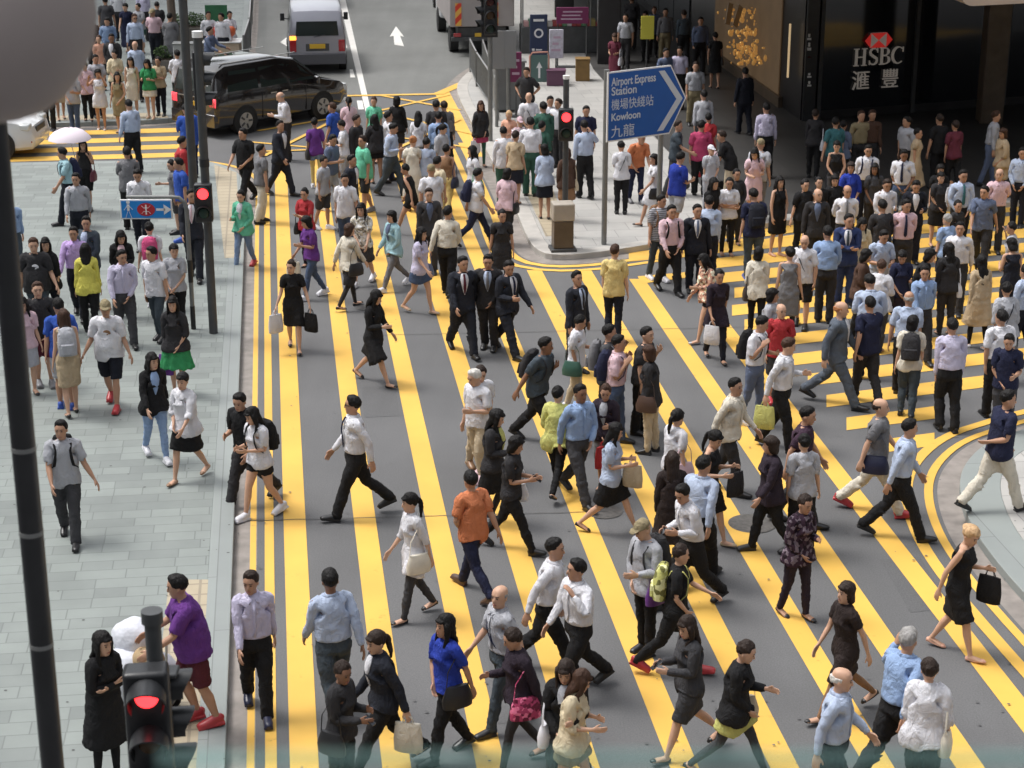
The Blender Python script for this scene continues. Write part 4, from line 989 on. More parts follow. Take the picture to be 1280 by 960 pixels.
def gB(mb):
    flat_stroke(mb, [(.20,.04),(.20,.96)], .15)
    for z in (.02,.98): flat_stroke(mb, [(.04,z),(.38,z)], .045)
    flat_stroke(mb, [(.28,.95)] + arc(.42,.745,.20,.21,90,-90,10) + [(.28,.53)], [.05]*4+[.10,.13,.14,.13,.10]+[.05]*4); flat_stroke(mb, [(.28,.505)] + arc(.44,.27,.24,.23,90,-90,10) + [(.28,.04)], [.05]*4+[.10,.14,.15,.14,.10]+[.05]*4)
def gC(mb):
    pts = arc(.50,.50,.38,.47,50,310,22); flat_stroke(mb, pts, [.05]*4+[.08,.10,.12,.14]+[.15]*7+[.14,.12,.10,.08]+[.05]*4); flat_stroke(mb, [(.80,.68),(.80,.97)], .04)
glyph(gH, 0); glyph(gS, .285); glyph(gB, .50); glyph(gC, .735)
for s_, off in (('滙', -.02), ('豐', .56)):
    q = text_obj(s_, .56, LETT, bank, 'lettering', sg + CROSS*(off*wdt + .02) + Vector((0,0,-.60)), (math.pi/2, 0, ang), .02)
lg = sg + CROSS*(wdt*.47) + Vector((0,0,hgt+.20))
e = bpy.data.objects.new('logo', None); C.objects.link(e); e.parent = bank; e.location = lg; e.rotation_euler = (0, 0, ang)
hh = .24
mb = MB(); mb.add([(-hh,-.02,-hh*.82),(hh,-.02,-hh*.82),(hh,-.02,hh*.82),(-hh,-.02,hh*.82),(-hh,.02,-hh*.82),(hh,.02,-hh*.82),(hh,.02,hh*.82),(-hh,.02,hh*.82)], [(0,1,2,3),(7,6,5,4),(0,4,5,1),(1,5,6,2),(2,6,7,3),(3,7,4,0)]); mb.build('logo_field', LETT, e, smooth=False)
mb = MB()
for tri in (((-hh,hh*.82),(hh,hh*.82),(0,0)), ((-hh,-hh*.82),(0,0),(hh,-hh*.82)), ((hh,hh*.82),(hh*1.75,0),(hh,-hh*.82)), ((-hh,hh*.82),(-hh,-hh*.82),(-hh*1.75,0))):
    mb.add([(x, -.03, z) for x, z in tri] + [(x, -.022, z) for x, z in tri], [(0,1,2),(5,4,3),(0,3,4,1),(1,4,5,2),(2,5,3,0)])
mb.build('logo_triangles', REDP, e, smooth=False)
# brown column on the right
c = gp(1236, 152, KZ)-W0; mb = MB(); mb.box((c.x-.30,c.y-.3,0),(c.x+.30,c.y+.3,4.66)); mb.build('column', BCOL, bank, bevel=.02)
for u, v in ((760, 78),(705, 20),(1420, 190)):
    c = gp(u, v, KZ)-W0; mb = MB(); mb.box((c.x-.35,c.y-.35,0),(c.x+.35,c.y+.35,4.66)); mb.build('column', BWALL, bank, bevel=.02)
# lit shop window on the side facing the arcade
s_of = lambda u: (on_plane(u, 90, W0, ROAD)-W0).dot(ROAD)
w0_, w1_ = s_of(976), s_of(893)
wall_panel('shop_window', rd, w0_, w1_, .42, 4.7, LIT, .02, .03)
wall_panel('plinth', rd, w0_-.4, w1_+.3, KZ, .42, BCOL, .02, .12)
rr = random.Random(3); mb = MB(); n2 = Vector((-rd.y, rd.x, 0))
for i in range(230):
    u = 938 + rr.gauss(0, 9) + (rr.random()-.5)*8; v = rr.choice([rr.uniform(8, 60), rr.uniform(55, 82)]); u += (v-40)*.12
    p = on_plane(u, v, W0, ROAD, 0)-W0 + n2*rr.uniform(.08,.35); r_ = rr.uniform(.015,.06)
    if p.z > .4: mb.ball(p, r_, 6, (rr.uniform(.4,1.4), rr.uniform(.4,1), rr.uniform(.4,1.8)))
mb.build('window_display', GOLD, bank)['kind'] = 'stuff'
for (u, v, tw) in ((930,17,.25),(941,20,.5)):
    p = on_plane(u, v, W0, ROAD, 0)-W0 + n2*.45; mb = MB(); mb.box((-.14,-.01,-.32),(.14,.01,.32)); o = mb.build('display_card', node_mat('card_paper', (.42,.36,.28), .7), bank, smooth=False); o.location = p; o.rotation_euler = (0, tw, ang+.6)
# pale canopy with a rounded end over the kerb at the top right
P1 = gp(1175, 252).xy; a = P1 - cd*0; mb = MB(); L = 40; prof = []
for t in range(7): q = math.pi/2*t/6; prof.append((.35-.35*math.sin(q), 4.38+.35-.35*math.cos(q)-.02))
prof = [(0, 7.0)] + prof[::-1][0:0] + [(0, 4.73)] + [(.35-.35*math.cos(math.pi/2*t/6), 4.73-.35*math.sin(math.pi/2*t/6)) for t in range(1, 7)] + [(L, 4.38), (L, 4.79), (0.0, 4.79)]
prof = prof[1:]
vs_ = []; n_ = len(prof)
for dep in (-.25, 2.6):
    for s_, z in prof: q = a + cd*s_ + rd*dep*1.0; vs_.append((q.x-W0.x, q.y-W0.y, z-W0.z))
mb.add(vs_, [tuple(range(n_)), tuple(reversed(range(n_, 2*n_)))] + [(i, n_+i, n_+(i+1) % n_, (i+1) % n_) for i in range(n_)]); mb.build('canopy', BEIGE, bank, angle=30)
# ------------------------------------------------------------------ foreground poles, lamp housing, glass balustrade
def vpole(P, r0, z0, z1, mat, parent, name='pole', r1=None, n=16):
    mb = MB(); mb.tube([(P[0],P[1],z0),(P[0],P[1],z1)], [r0, r1 or r0], n); return mb.build(name, mat, parent)
p = at_y(66, 960, 9.0); base = Vector((p.x, p.y, 0))
tp = empty('lamp_pole', base + Vector((0,0,KZ)), 0, 'tall plain black pole running up the left foreground', 'pole')
depth = lambda q: (q - Vector((0,0,CAM_H))).dot(Vector((0, math.cos(PITCH), -math.sin(PITCH))))
rp = 14.2*depth(p)/F_PX
vpole((0,0), rp, 0, 11.5, BLK, tp); vpole((0,0), rp*1.9, 0, .5, BLK, tp, 'base_cover')
for u, v in ((27,560),(38,665),(50,805)):
    z = at_y(u, v, 9.0).z; vpole((0,0), rp*1.03, z-.012-KZ, z+.012-KZ, GRY, tp, 'band', n=20)
mb = MB(); mb.tube([(0,0,11.4),(0.0,0,11.8),(.6,.2,12.1),(1.6,.5,12.2)], [.05,.045,.04,.035], 10); mb.build('bracket', BLK, tp)
# rounded lamp housing, top left
q = at_y(-20, 10, 4.2); rq = 138*depth(q)/F_PX
HOUS = node_mat('housing_paint', (.36,.31,.295), .6, var=.04, vscale=2)
lh = empty('lamp_housing', q, 0, 'large rounded brown-grey lamp housing hanging into the top left corner', 'lamp housing')
mb = MB(); prof = [(-1.02,.05),(-1.0,.30),(-.93,.50),(-.80,.68),(-.60,.84),(-.35,.96),(-.1,1.0),(.15,.985),(.4,.93),(.7,.8),(.95,.55),(1.1,.2)]
mb.tube([(0,0,z*rq) for z, r_ in prof], [r_*rq for z, r_ in prof], 48); mb.build('shell', HOUS, lh, angle=60)
mb = MB(); mb.tube([(0,0,rq),(0,0,rq*2.2),(-.5,0,rq*3.2)], .03, 10); mb.build('hanger', BLK, lh)
# glass balustrade in front of the viewer
g = empty('glass_balustrade', (0,1.6,0), 0, 'clear glass balustrade with a faint green edge along the bottom of the view', 'balustrade')
GE = bpy.data.materials.new('glass_edge'); GE.use_nodes = True; n, l, b = link_nodes(GE)
tr = n.new('ShaderNodeBsdfTransparent'); tr.inputs[0].default_value = (.90,.97,.96,1); gl = n.new('ShaderNodeBsdfPrincipled'); gl.inputs['Base Color'].default_value = (.30,.50,.47,1); gl.inputs['Roughness'].default_value = .3
mx = n.new('ShaderNodeMixShader'); mx.inputs[0].default_value = .10; l.new(tr.outputs[0], mx.inputs[1]); l.new(gl.outputs[0], mx.inputs[2]); l.new(mx.outputs[0], n['Material Output'].inputs[0])
GP = bpy.data.materials.new('clear_pane'); GP.use_nodes = True; n, l, b = link_nodes(GP)
tr = n.new('ShaderNodeBsdfTransparent'); tr.inputs[0].default_value = (.965,.99,.985,1); gl = n.new('ShaderNodeBsdfGlossy'); gl.inputs['Roughness'].default_value = .02
mx = n.new('ShaderNodeMixShader'); mx.inputs[0].default_value = .02; l.new(tr.outputs[0], mx.inputs[1]); l.new(gl.outputs[0], mx.inputs[2]); l.new(mx.outputs[0], n['Material Output'].inputs[0])
zt = at_y(640, 940, 1.6).z; x0, x1 = at_y(195, 940, 1.6).x, at_y(1420, 940, 1.6).x
mb = MB(); mb.box((x0,-.006,zt-1.1),(x1,.006,zt-.012)); mb.build('pane', GP, g, smooth=False)
mb = MB(); mb.box((x0,-.007,zt-.0115),(x1,.007,zt)); mb.build('top_edge', GE, g, smooth=False)
mb = MB(); mb.box((x0-.0,-.03,zt-1.16),(x1,.03,zt-1.08)); mb.build('shoe_rail', STL, g, smooth=False)
# near traffic light
c = at_y(180, 872, 10.2)
ns = empty('traffic_light', (c.x+.02, c.y+.30, KZ), 0, 'big black traffic light with one red lamp lit, seen from above in the foreground', 'traffic light', 'traffic lights')
H0 = c.z-KZ
vpole((0,0), .052, 0, H0+.40, DGR, ns); vpole((0,0), .068, H0+.36, H0+.44, DGR, ns, 'cap')
signal_head(ns, (.0,-.30, H0-.28), R(8), 'vehicle', 0, board=False, lr=.078).scale = (.92, 1, .95)
h2 = signal_head(ns, (.03,.02, H0-.36), R(100), 'vehicle', None, board=False); h2.scale = (.74, .74, .80)
mb = MB(); mb.tube([(0,0,H0+.1),(-.1,-.1,H0+.1),(0,-.24,H0+.0)], .02, 8); mb.tube([(0,0,H0-.7),(0,-.24,H0-.7)], .02, 8); mb.build('bracket', DGR, ns)
mb = MB(); mb.box((-.13,-.12,H0+.03),(.15,.02,H0+.06)); mb.build('mounting_plate', DGR, ns, bevel=.01)
# sack trolley
tc_ = gp(178, 893, KZ); tr_ = empty('trolley', tc_, R(-10), 'hand trolley stacked with white plastic sacks behind the near traffic light', 'trolley')
mb = MB(); mb.box((-.35,-.3,.14),(.35,.3,.18)); mb.build('deck', DGR, tr_, bevel=.01)
mb = MB(); mb.tube([(.36,-.25,.16),(.42,-.25,1.0),(.42,.25,1.0),(.36,.25,.16)], .014, 8); mb.build('handle', STL, tr_)
for x in (-.28,.28):
    for y in (-.24,.24): mb = MB(); mb.tube([(x,y-.02,.065),(x,y+.02,.065)], .065, 14); mb.build('wheel', RUB, tr_)
SACK = node_mat('white_sack', (.66,.68,.74), .45, bump=1, bscale=9)
for i, (x, y, z, r_, mt) in enumerate(((-.12,-.05,.50,.34,SACK),(.16,.08,.42,.28,SACK),(-.05,.1,.86,.24,SACK),(.14,-.16,.72,.17,node_mat('brown_paper', (.42,.30,.17), .8, bump=.5, bscale=9)))):
    mb = MB(); mb.ball((0,0,0), r_, 20, (1,.85,.92)); me = mb.mesh()
    for vv in me.vertices: vv.co *= 1 + .16*noise.noise(vv.co*5 + Vector((i*7,0,0)))
    me.polygons.foreach_set('use_smooth', [True]*len(me.polygons)); me.materials.append(mt); o = bpy.data.objects.new('sack', me); C.objects.link(o); o.location = tc_ + Vector((x, y, z))
    tag(o, ['largest white sack at the bottom left of the trolley','white sack at the bottom right of the trolley','white sack lying on top of the trolley stack','small brown paper bundle at the trolley front'][i], 'sack', 'sacks on the trolley')

# ------------------------------------------------------------------ left pavement street furniture
b0 = gp(242, 411, KZ); Yb = b0.y
sp = empty('direction_sign', b0, 0, 'small blue pedestrian direction sign with white arrow on a curved grey arm', 'sign')
zt = at_y(229, 247, Yb).z - KZ; xl = at_y(158, 247, Yb).x - b0.x; xr = at_y(215, 247, Yb).x - b0.x
mb = MB(); mb.tube([(0,0,0),(0,0,zt-.22),(-.03,0,zt-.08),(-.12,0,zt),(xr,0,zt+.01),(xl,0,zt+.01)], [.04,.04,.035,.032,.032,.032], 12); mb.build('post', GRY, sp)
mb = MB(); mb.tube([(0,0,.0),(0,0,.42)], .045, 12); mb.tube([(0,0,.85),(0,0,1.25)], .045, 12); mb.build('black_band', BLK, sp)
zb = at_y(180, 273, Yb).z-KZ; x0 = at_y(151, 260, Yb).x-b0.x; x1 = at_y(216, 260, Yb).x-b0.x; zt2 = zt-.02
BLU = node_mat('sign_blue', (.012,.22,.62), .45); BLU2 = node_mat('road_sign_blue', (.004,.085,.36), .45, var=.04, vscale=3); WS = node_mat('sign_white', (.74,.74,.74), .5)
mb = MB(); mb.box((x0,-.06,zb),(x1,-.03,zt2)); mb.build('border', WS, sp, bevel=.01)
mb = MB(); mb.box((x0+.025,-.068,zb+.025),(x1-.025,-.061,zt2-.025)); mb.build('panel', BLU, sp, smooth=False)
W_ = x1-x0; zc = (zb+zt2)/2
mb = MB(); cx = x0+W_*.16    # walking figure
mb.tube([(cx,-.074,zc+.13),(cx,-.070,zc+.13)], .032, 12); mb.box((cx-.022,-.075,zc-.02),(cx+.022,-.069,zc+.09))
for a_, b_ in (((cx,zc),(cx-.06,zc-.17)), ((cx,zc),(cx+.06,zc-.17)), ((cx,zc+.08),(cx-.075,zc-.01)), ((cx,zc+.08),(cx+.075,zc+.0))): mb.tube([(a_[0],-.072,a_[1]),(b_[0],-.072,b_[1])], (.012,.004), 6)
mb.build('walking_figure', WS, sp, smooth=False)
mb = MB(); cx = x0+W_*.84; mb.box((cx-.13,-.074,zc-.02),(cx+.02,-.069,zc+.02)); mb.add([(cx+.13,-.074,zc),(cx,-.074,zc+.09),(cx,-.074,zc-.09),(cx+.13,-.069,zc),(cx,-.069,zc+.09),(cx,-.069,zc-.09)], [(0,1,2),(5,4,3),(0,3,4,1),(1,4,5,2),(2,5,3,0)]); mb.build('arrow', WS, sp, smooth=False)
cx = x0+W_*.5; mb = MB(); mb.tube([(cx,-.074,zc),(cx,-.069,zc)], [(.155,.115)]*2, 28, up=(1,0,0)); mb.build('red_roundel', node_mat('roundel_red', (.42,.02,.03), .5), sp, smooth=False)
mb = MB(); mb.box((cx-.012,-.080,zc-.085),(cx+.012,-.075,zc+.085))
for s1 in (1,-1): mb.tube([(cx-.075,-.078,zc+.05*s1+.02*s1),(cx-.04,-.078,zc+.03*s1),(cx+.04,-.078,zc+.03*s1),(cx+.075,-.078,zc+.07*s1)], (.010,.003), 6)
mb.build('roundel_symbol', WS, sp, smooth=False)
# pedestrian light on the kerb
b1 = gp(267, 416, KZ); Y1 = b1.y
pl = empty('traffic_light', b1, 0, 'pedestrian light showing red on a black pole beside the blue direction sign', 'traffic light', 'traffic lights')
zT = at_y(253, 45, Y1).z-KZ; vpole((0,0), .075, 0, zT, DGR, pl); vpole((0,0), .09, zT-.02, zT+.08, WPL, pl, 'cap'); vpole((0,0), .085, at_y(259,208,Y1).z-KZ, at_y(259,198,Y1).z-KZ, BLK, pl, 'band')
zc = at_y(262, 236, Y1).z-KZ; signal_head(pl, (-.02,-.18,zc-.20), R(4), 'ped', 0, board=False, lr=.095)
signal_head(pl, (.0,.12,zT-.75), R(96), 'vehicle', None, board=False)
b2 = gp(247, 326, KZ); t2 = empty('street_pole', b2, 0, 'thick dark street pole left of the pedestrian light, rising out of view', 'pole')
vpole((0,0), .085, 0, 9.5, DGR, t2); vpole((0,0), .115, 0, 1.2, BLK, t2, 'base_cover')
mb = MB(); mb.tube([(0,0,9.4),(.3,0,9.9),(1.6,-.3,10.2)], [.06,.05,.04], 10); mb.build('arm', DGR, t2)

# ------------------------------------------------------------------ blue road sign with two posts
pA = gp(757, 306, KZ); 
def along(u, v, P0, zz):      # point on the vertical through P0's column
    return at_y(u, v, P0.y).z
best = None
for vB in range(262, 306):
    q_ = gp(826, vB, KZ); d_ = (q_-pA); d_.z = 0; d_.normalize(); zl = [on_plane(u, v, pA, d_).z for u, v in ((755,92),(757,178),(838,80),(836,167))]; er = abs(zl[0]-zl[2]) + abs(zl[1]-zl[3])
    if best is None or er < best[0]: best = (er, vB)
print('sign post', best); pB = gp(826, best[1], KZ); dS = (pB-pA); dS.z = 0; LS = dS.length; dn = dS.normalized(); angS = math.atan2(dn.y, dn.x)
rs = empty('road_sign', pA, angS, 'large blue arrow shaped road sign to the airport express station on two posts', 'road sign')
def onS(u, v): q = on_plane(u, v, pA, dn) - pA; return (q.dot(dn), q.z)
for x in (0, LS*.985): mb = MB(); mb.tube([(x,.06,0),(x,.06,onS(757 if x == 0 else 826, 88)[1])], .055, 14); mb.build('post', GRY, rs)
outl = [onS(755,92), onS(838,80), onS(857,122), onS(836,167), onS(757,178)]
zz = [o[1] for o in outl]; zlo = (outl[4][1]+outl[3][1])/2; zhi = (outl[0][1]+outl[1][1])/2; xw = (outl[1][0]+outl[3][0])/2; xt = outl[2][0]
outl = [(-.03, zhi), (xw, zhi), (xt, (zhi+zlo)/2), (xw, zlo), (-.03, zlo)]
def polyx(pts, y0, y1, name, mat, par):
    mb = MB(); n_ = len(pts); mb.add([(x, y0, z) for x, z in pts] + [(x, y1, z) for x, z in pts], [tuple(range(n_)), tuple(reversed(range(n_, 2*n_)))] + [(i, n_+i, n_+(i+1) % n_, (i+1) % n_) for i in range(n_)]); return mb.build(name, mat, par, smooth=False)
polyx(outl, -.02, .01, 'border', WS, rs)
ins = lambda k: [(outl[0][0]+k, zhi-k), (xw-k*.5, zhi-k), (xt-k*1.25, (zhi+zlo)/2), (xw-k*.5, zlo+k), (outl[0][0]+k, zlo+k)]
polyx(ins(.03), -.026, -.021, 'panel', BLU2, rs)
hS = zhi-zlo; WSG = node_mat('sign_letter', (.50,.56,.64), .5)
zm = (zhi+zlo)/2; a = xw-.30; k = .11
polyx([(a-.02, zhi-.09), (a+.13, zhi-.09), (xt-.10, zm), (a+.13, zlo+.09), (a-.02, zlo+.09), (xt-.26, zm)], -.034, -.0265, 'chevron', WSG, rs)
for s_, size, zf, nm in (('Airport Express', .165*hS, .80, 0), ('Station', .165*hS, .665, 0), ('機場快綫站', .17*hS, .465, 1), ('Kowloon', .15*hS, .30, 0), ('九龍', .19*hS, .07, 1)):
    t = text_obj(s_, size, WSG, rs, 'lettering', (.06, -.0265, zlo + hS*zf), (math.pi/2, 0, 0), .003, bold=0 if nm else .004)
    xs = [v.co.x for v in t.data.vertices]
    if xs:
        wdd = max(xs)-min(xs); lim = {'Airport Express': (a-.12)*.98, 'Station': .62, '機場快綫站': (a-.12)*.93, 'Kowloon': .72, '九龍': .58}[s_]; t.scale = (lim/wdd, 1, 1)

# ------------------------------------------------------------------ right corner furniture
b3 = gp(706, 296, KZ); Y3 = b3.y
s3 = empty('traffic_light', b3, 0, 'pedestrian light showing red at the crowded far right corner', 'traffic light', 'traffic lights')
zT = at_y(707, 98, Y3).z-KZ; vpole((0,0), .06, 0, zT, DGR, s3); vpole((0,0), .07, zT-.01, zT+.06, WPL, s3, 'cap')
zc = at_y(708, 142, Y3).z-KZ; signal_head(s3, (0,-.16,zc-.20), R(3), 'ped', 0, board=False, lr=.095)
lb = empty('bollard_box', gp(703, 312, KZ), R(8), 'squat brown control box with a pale top below the corner traffic light', 'control box')
mb = MB(); mb.box((-.20,-.17,.06),(.20,.17,.62)); mb.build('body', BCOL, lb, bevel=.015); mb = MB(); mb.box((-.22,-.19,.625),(.22,.19,.98)); mb.build('top_box', node_mat('pale_enamel', (.36,.32,.27), .5, var=.08, vscale=5), lb, bevel=.03, seg=3); mb = MB(); mb.box((-.26,-.22,0),(.26,.22,.06)); mb.build('foot', DGR, lb, bevel=.01)
b4 = gp(613, 176, KZ); Y4 = b4.y
s4 = empty('traffic_light', b4, 0, 'unlit vehicle traffic light on a grey pole beside the parked truck', 'traffic light', 'traffic lights')
zT = at_y(611, -8, Y4).z-KZ; vpole((0,0), .06, 0, zT+.3, GRY, s4); signal_head(s4, (-.12,.0,at_y(606,14,Y4).z-KZ), R(-68), 'vehicle', None, board=False); signal_head(s4, (.0,-.12,at_y(611,18,Y4).z-KZ), R(10), 'vehicle', None)
for i, (u, v, vt) in enumerate(((621,158,38),(635,150,38))):
    bb_ = gp(u, v, KZ); pp = empty('sign_post', bb_, 0, ['slim grey post carrying a small grey plate, left of two by the truck','slim grey post carrying a small grey plate, right of two by the truck'][i], 'post', 'grey posts by the truck')
    zt = at_y(u, vt, bb_.y).z-KZ; vpole((0,0), .045, 0, zt, GRY, pp); mb = MB(); mb.box((-.22,-.05,zt-1.0),(.22,-.03,zt)); mb.build('plate', node_mat('grey_plate', (.22,.225,.23), .5), pp, bevel=.02)
def railing(name, pts, label, h=1.0, mat=GRY, solid=True):
    P = [gp(u, v, KZ) for u, v in pts]; r_ = empty(name, P[0], 0, label, 'railing', 'railings')
    for a_, b_ in zip(P, P[1:]):
        a_ = a_-P[0]; b_ = b_-P[0]
        mb = MB(); mb.tube([a_+Vector((0,0,h)), b_+Vector((0,0,h))], .028, 8); mb.build('top_rail', STL, r_)
        mb = MB(); mb.tube([a_+Vector((0,0,.12)), b_+Vector((0,0,.12))], .02, 8)
        n_ = max(2, int((b_-a_).length/.14))
        for i in range(1, n_): q = a_.lerp(b_, i/n_); mb.tube([q+Vector((0,0,.12)), q+Vector((0,0,h))], .009, 5)
        mb.build('bars', mat, r_)
        for q in (a_, b_): mb = MB(); mb.tube([q, q+Vector((0,0,h+.04))], .035, 10); mb.build('rail_post', mat, r_)
    return r_
railing('railing', [(612,134),(596,108),(588,90)], 'grey metal railing along the right kerb just behind the road corner')
railing('railing', [(622,150),(612,118),(604,92)], 'second grey railing standing inside the first at the right corner')
railing('railing', [(306,86),(313,62),(315,30),(317,0),(319,-40)], 'grey kerbside railing on the far left pavement behind the black van')
cb = empty('utility_cabinet', gp(636, 138, KZ), R(7), 'grey steel utility cabinet behind the corner railing', 'cabinet')
mb = MB(); mb.box((-.42,-.25,.05),(.42,.25,1.35)); mb.build('body', node_mat('cabinet_grey', (.16,.165,.165), .5, var=.08, vscale=3), cb, bevel=.02); mb = MB(); mb.box((-.46,-.29,1.355),(.46,.29,1.40)); mb.build('lid', GRY, cb, bevel=.01); mb = MB(); mb.box((-.005,-.262,.1),(.005,-.252,1.3)); mb.build('door_seam', BLK, cb, smooth=False)
MAG = node_mat('magenta_panel', (.17,.02,.085), .5); NAV = node_mat('navy_banner', (.022,.035,.085), .55); PAPW = node_mat('poster_white', (.55,.54,.62), .6, var=.15, vscale=12); AMB = node_mat('amber_box', (.22,.13,.04), .6, var=.1, vscale=6)
def board(name, u, vb, w_, z0, z1, mat, label, cat, rz=0, deco=None, post=True):
    P = gp(u, vb, KZ); e = empty(name, P, rz, label, cat)
    mb = MB(); mb.box((-w_/2,-.03,z0),(w_/2,.03,z1)); mb.build('panel', mat, e, bevel=.01)
    if post:
        mb = MB(); xs = (0,) if w_ < .5 else (-w_/2+.05, w_/2-.05)
        for x in xs: mb.tube([(x,.045,0),(x,.045,z1)], .022, 8)
        mb.box((-w_/2-.02,-.12,0),(w_/2+.02,.18,.03)); mb.build('stand', DGR, e)
    if deco: deco(e, w_, z0, z1)
    return e
def deco_round(e, w_, z0, z1):
    mb = MB(); c_ = (0,-.036,(z0+z1)/2+.05); mb.tube([c_, (0,-.031,c_[2])], .14, 20); mb.build('roundel', WS, e, smooth=False)
    mb = MB(); mb.tube([(0,-.040,c_[2]),(0,-.0365,c_[2])], .09, 16); mb.build('roundel_core', NAV, e, smooth=False)
    mb = MB(); mb.box((-.16,-.036,z1-.20),(.16,-.031,z1-.13)); mb.box((-.2,-.036,z0+.13),(-.12,-.031,z0+.2)); mb.box((-.08,-.036,z0+.14),(.1,-.031,z0+.18)); mb.build('marks', WS, e, smooth=False)
def deco_lines(e, w_, z0, z1):
    mb = MB(); h = z1-z0
    for i in range(3): mb.box((-w_*.36+.03*i,-.036,z0+h*(.25+.22*i)),(w_*.30-.06*(i%2),-.031,z0+h*(.33+.22*i)))
    mb.build('marks', node_mat('faded_marks', (.5,.36,.46), .6), e, smooth=False)
board('banner', 673, 100, .52, .75, 1.95, NAV, 'navy blue upright banner with a round white emblem by the news stall', 'banner', R(5), deco_round)
board('banner', 715, 84, 1.0, 1.35, 1.85, MAG, 'wide magenta banner with pale writing at the dark shop front', 'banner', R(2), deco_lines)
board('poster_stand', 695, 102, .42, .7, 1.55, PAPW, 'white poster stand with two notices between the banners', 'poster stand', R(6), deco_lines)
board('magenta_sign', 645, 146, .30, .95, 1.75, MAG, 'narrow magenta and grey sign on a thin black post above the cabinet', 'sign', 0, deco_lines)
board('notice_board', 808, 92, .40, 1.05, 1.75, node_mat('yellow_notice', (.50,.46,.06), .6, emit=((.8,.75,.1), .03)), 'yellow notice board standing in the dark arcade', 'notice board', 0)
def crate(name, u, vb, sx, sy, sz, mat, label, cat, rz=0):
    e = empty(name, gp(u, vb, KZ), rz, label, cat); mb = MB(); mb.box((-sx/2,-sy/2,0),(sx/2,sy/2,sz)); mb.build('body', mat, e, bevel=.015); mb = MB(); mb.box((-sx/2-.015,-sy/2-.015,sz+.002),(sx/2+.015,sy/2+.015,sz+.045)); mb.build('lid', mat, e, bevel=.01); return e
crate('storage_box', 728, 100, .42, .4, .62, AMB, 'amber brown box standing at the right of the news stall', 'box')
crate('storage_box', 695, 106, .55, .4, .42, node_mat('dull_magenta', (.12,.05,.09), .6), 'dull purple box below the white poster stand', 'box')
ka = empty('arch_sign', gp(674, 106, KZ), 0, 'red and white framed arch sign with a white arrow at the news stall', 'sign')
mb = MB(); mb.tube([(-.28,0,0),(-.28,0,.85),(-.2,0,.95),(.25,0,.97),(.28,0,.85),(.28,0,0)], .025, 8); mb.build('frame', node_mat('salmon_frame', (.45,.22,.17), .5), ka)
mb = MB(); mb.box((-.25,.0,.08),(.25,.02,.88)); mb.build('panel', node_mat('teal_panel', (.08,.14,.13), .5), ka); mb = MB(); mb.box((-.03,-.01,.2),(.03,-.002,.5)); mb.add([(-.09,-.01,.5),(.09,-.01,.5),(0,-.01,.68),(-.09,-.002,.5),(.09,-.002,.5),(0,-.002,.68)], [(0,1,2),(5,4,3),(0,3,4,1),(1,4,5,2),(2,5,3,0)]); mb.build('arrow', WS, ka, smooth=False)
nk = empty('news_stall', gp(700, 64, KZ), R(4), 'dark news stall with a tan canopy and stacked goods at the corner', 'stall')
mb = MB(); mb.box((-1.3,-.4,0),(1.3,.5,.85)); mb.build('counter', DGR, nk, bevel=.02); mb = MB(); mb.add([(-1.7,-.9,2.15),(1.0,-.9,2.15),(1.0,.8,2.5),(-1.7,.8,2.5),(-1.7,-.9,2.2),(1.0,-.9,2.2),(1.0,.8,2.55),(-1.7,.8,2.55)], [(0,3,2,1),(4,5,6,7),(0,1,5,4),(1,2,6,5),(2,3,7,6),(3,0,4,7)]); mb.build('canopy', node_mat('tan_canvas', (.40,.30,.18), .7, var=.1, vscale=3), nk)
mb = MB()
for x in (-1.25, .95):
    for y in (-.35,.45): mb.tube([(x,y,.8),(x,y,2.25)], .025, 6)
mb.build('canopy_posts', GRY, nk)
rr = random.Random(5)
GOODS = [node_mat('goods_%d' % i, c, .6) for i, c in enumerate(((.45,.43,.42),(.30,.05,.05),(.05,.12,.25),(.35,.28,.10),(.10,.22,.12),(.5,.3,.3)))]
for i in range(16):
    mb = MB(); x = -1.2+.155*i; h = rr.uniform(.06,.22); mb.box((x,-.34,.855),(x+.14,-.34+rr.uniform(.2,.5),.855+h)); o = mb.build('magazines', rr.choice(GOODS), nk, smooth=False)
# pushchair
pc_ = empty('pushchair', gp(880, 236, KZ), R(60), 'red and pink pushchair at the edge of the arcade shade', 'pushchair')
mb = MB(); mb.tube([(-.22,.35,.1),(-.22,-.1,.6),(-.22,-.45,1.0),(.22,-.45,1.0),(.22,-.1,.6),(.22,.35,.1)], .014, 8); mb.tube([(-.22,-.35,.1),(-.22,.2,.62)], .014, 8); mb.tube([(.22,-.35,.1),(.22,.2,.62)], .014, 8); mb.build('frame', STL, pc_)
mb = MB(); mb.rings([(.30,.19,.2),(.36,.22,.27),(.5,.23,.28),(.56,.22,.25)], 18); mb.build('seat', cmat('red'), pc_); mb = MB(); mb.ball((0,-.1,.72), .27, 18, (.9,1,.75)); mb.build('hood', cmat('pink'), pc_)
for x in (-.22,.22):
    for y in (-.35,.35): mb = MB(); mb.tube([(x-.02,y,.09),(x+.02,y,.09)], .09, 14); mb.build('wheel', RUB, pc_)

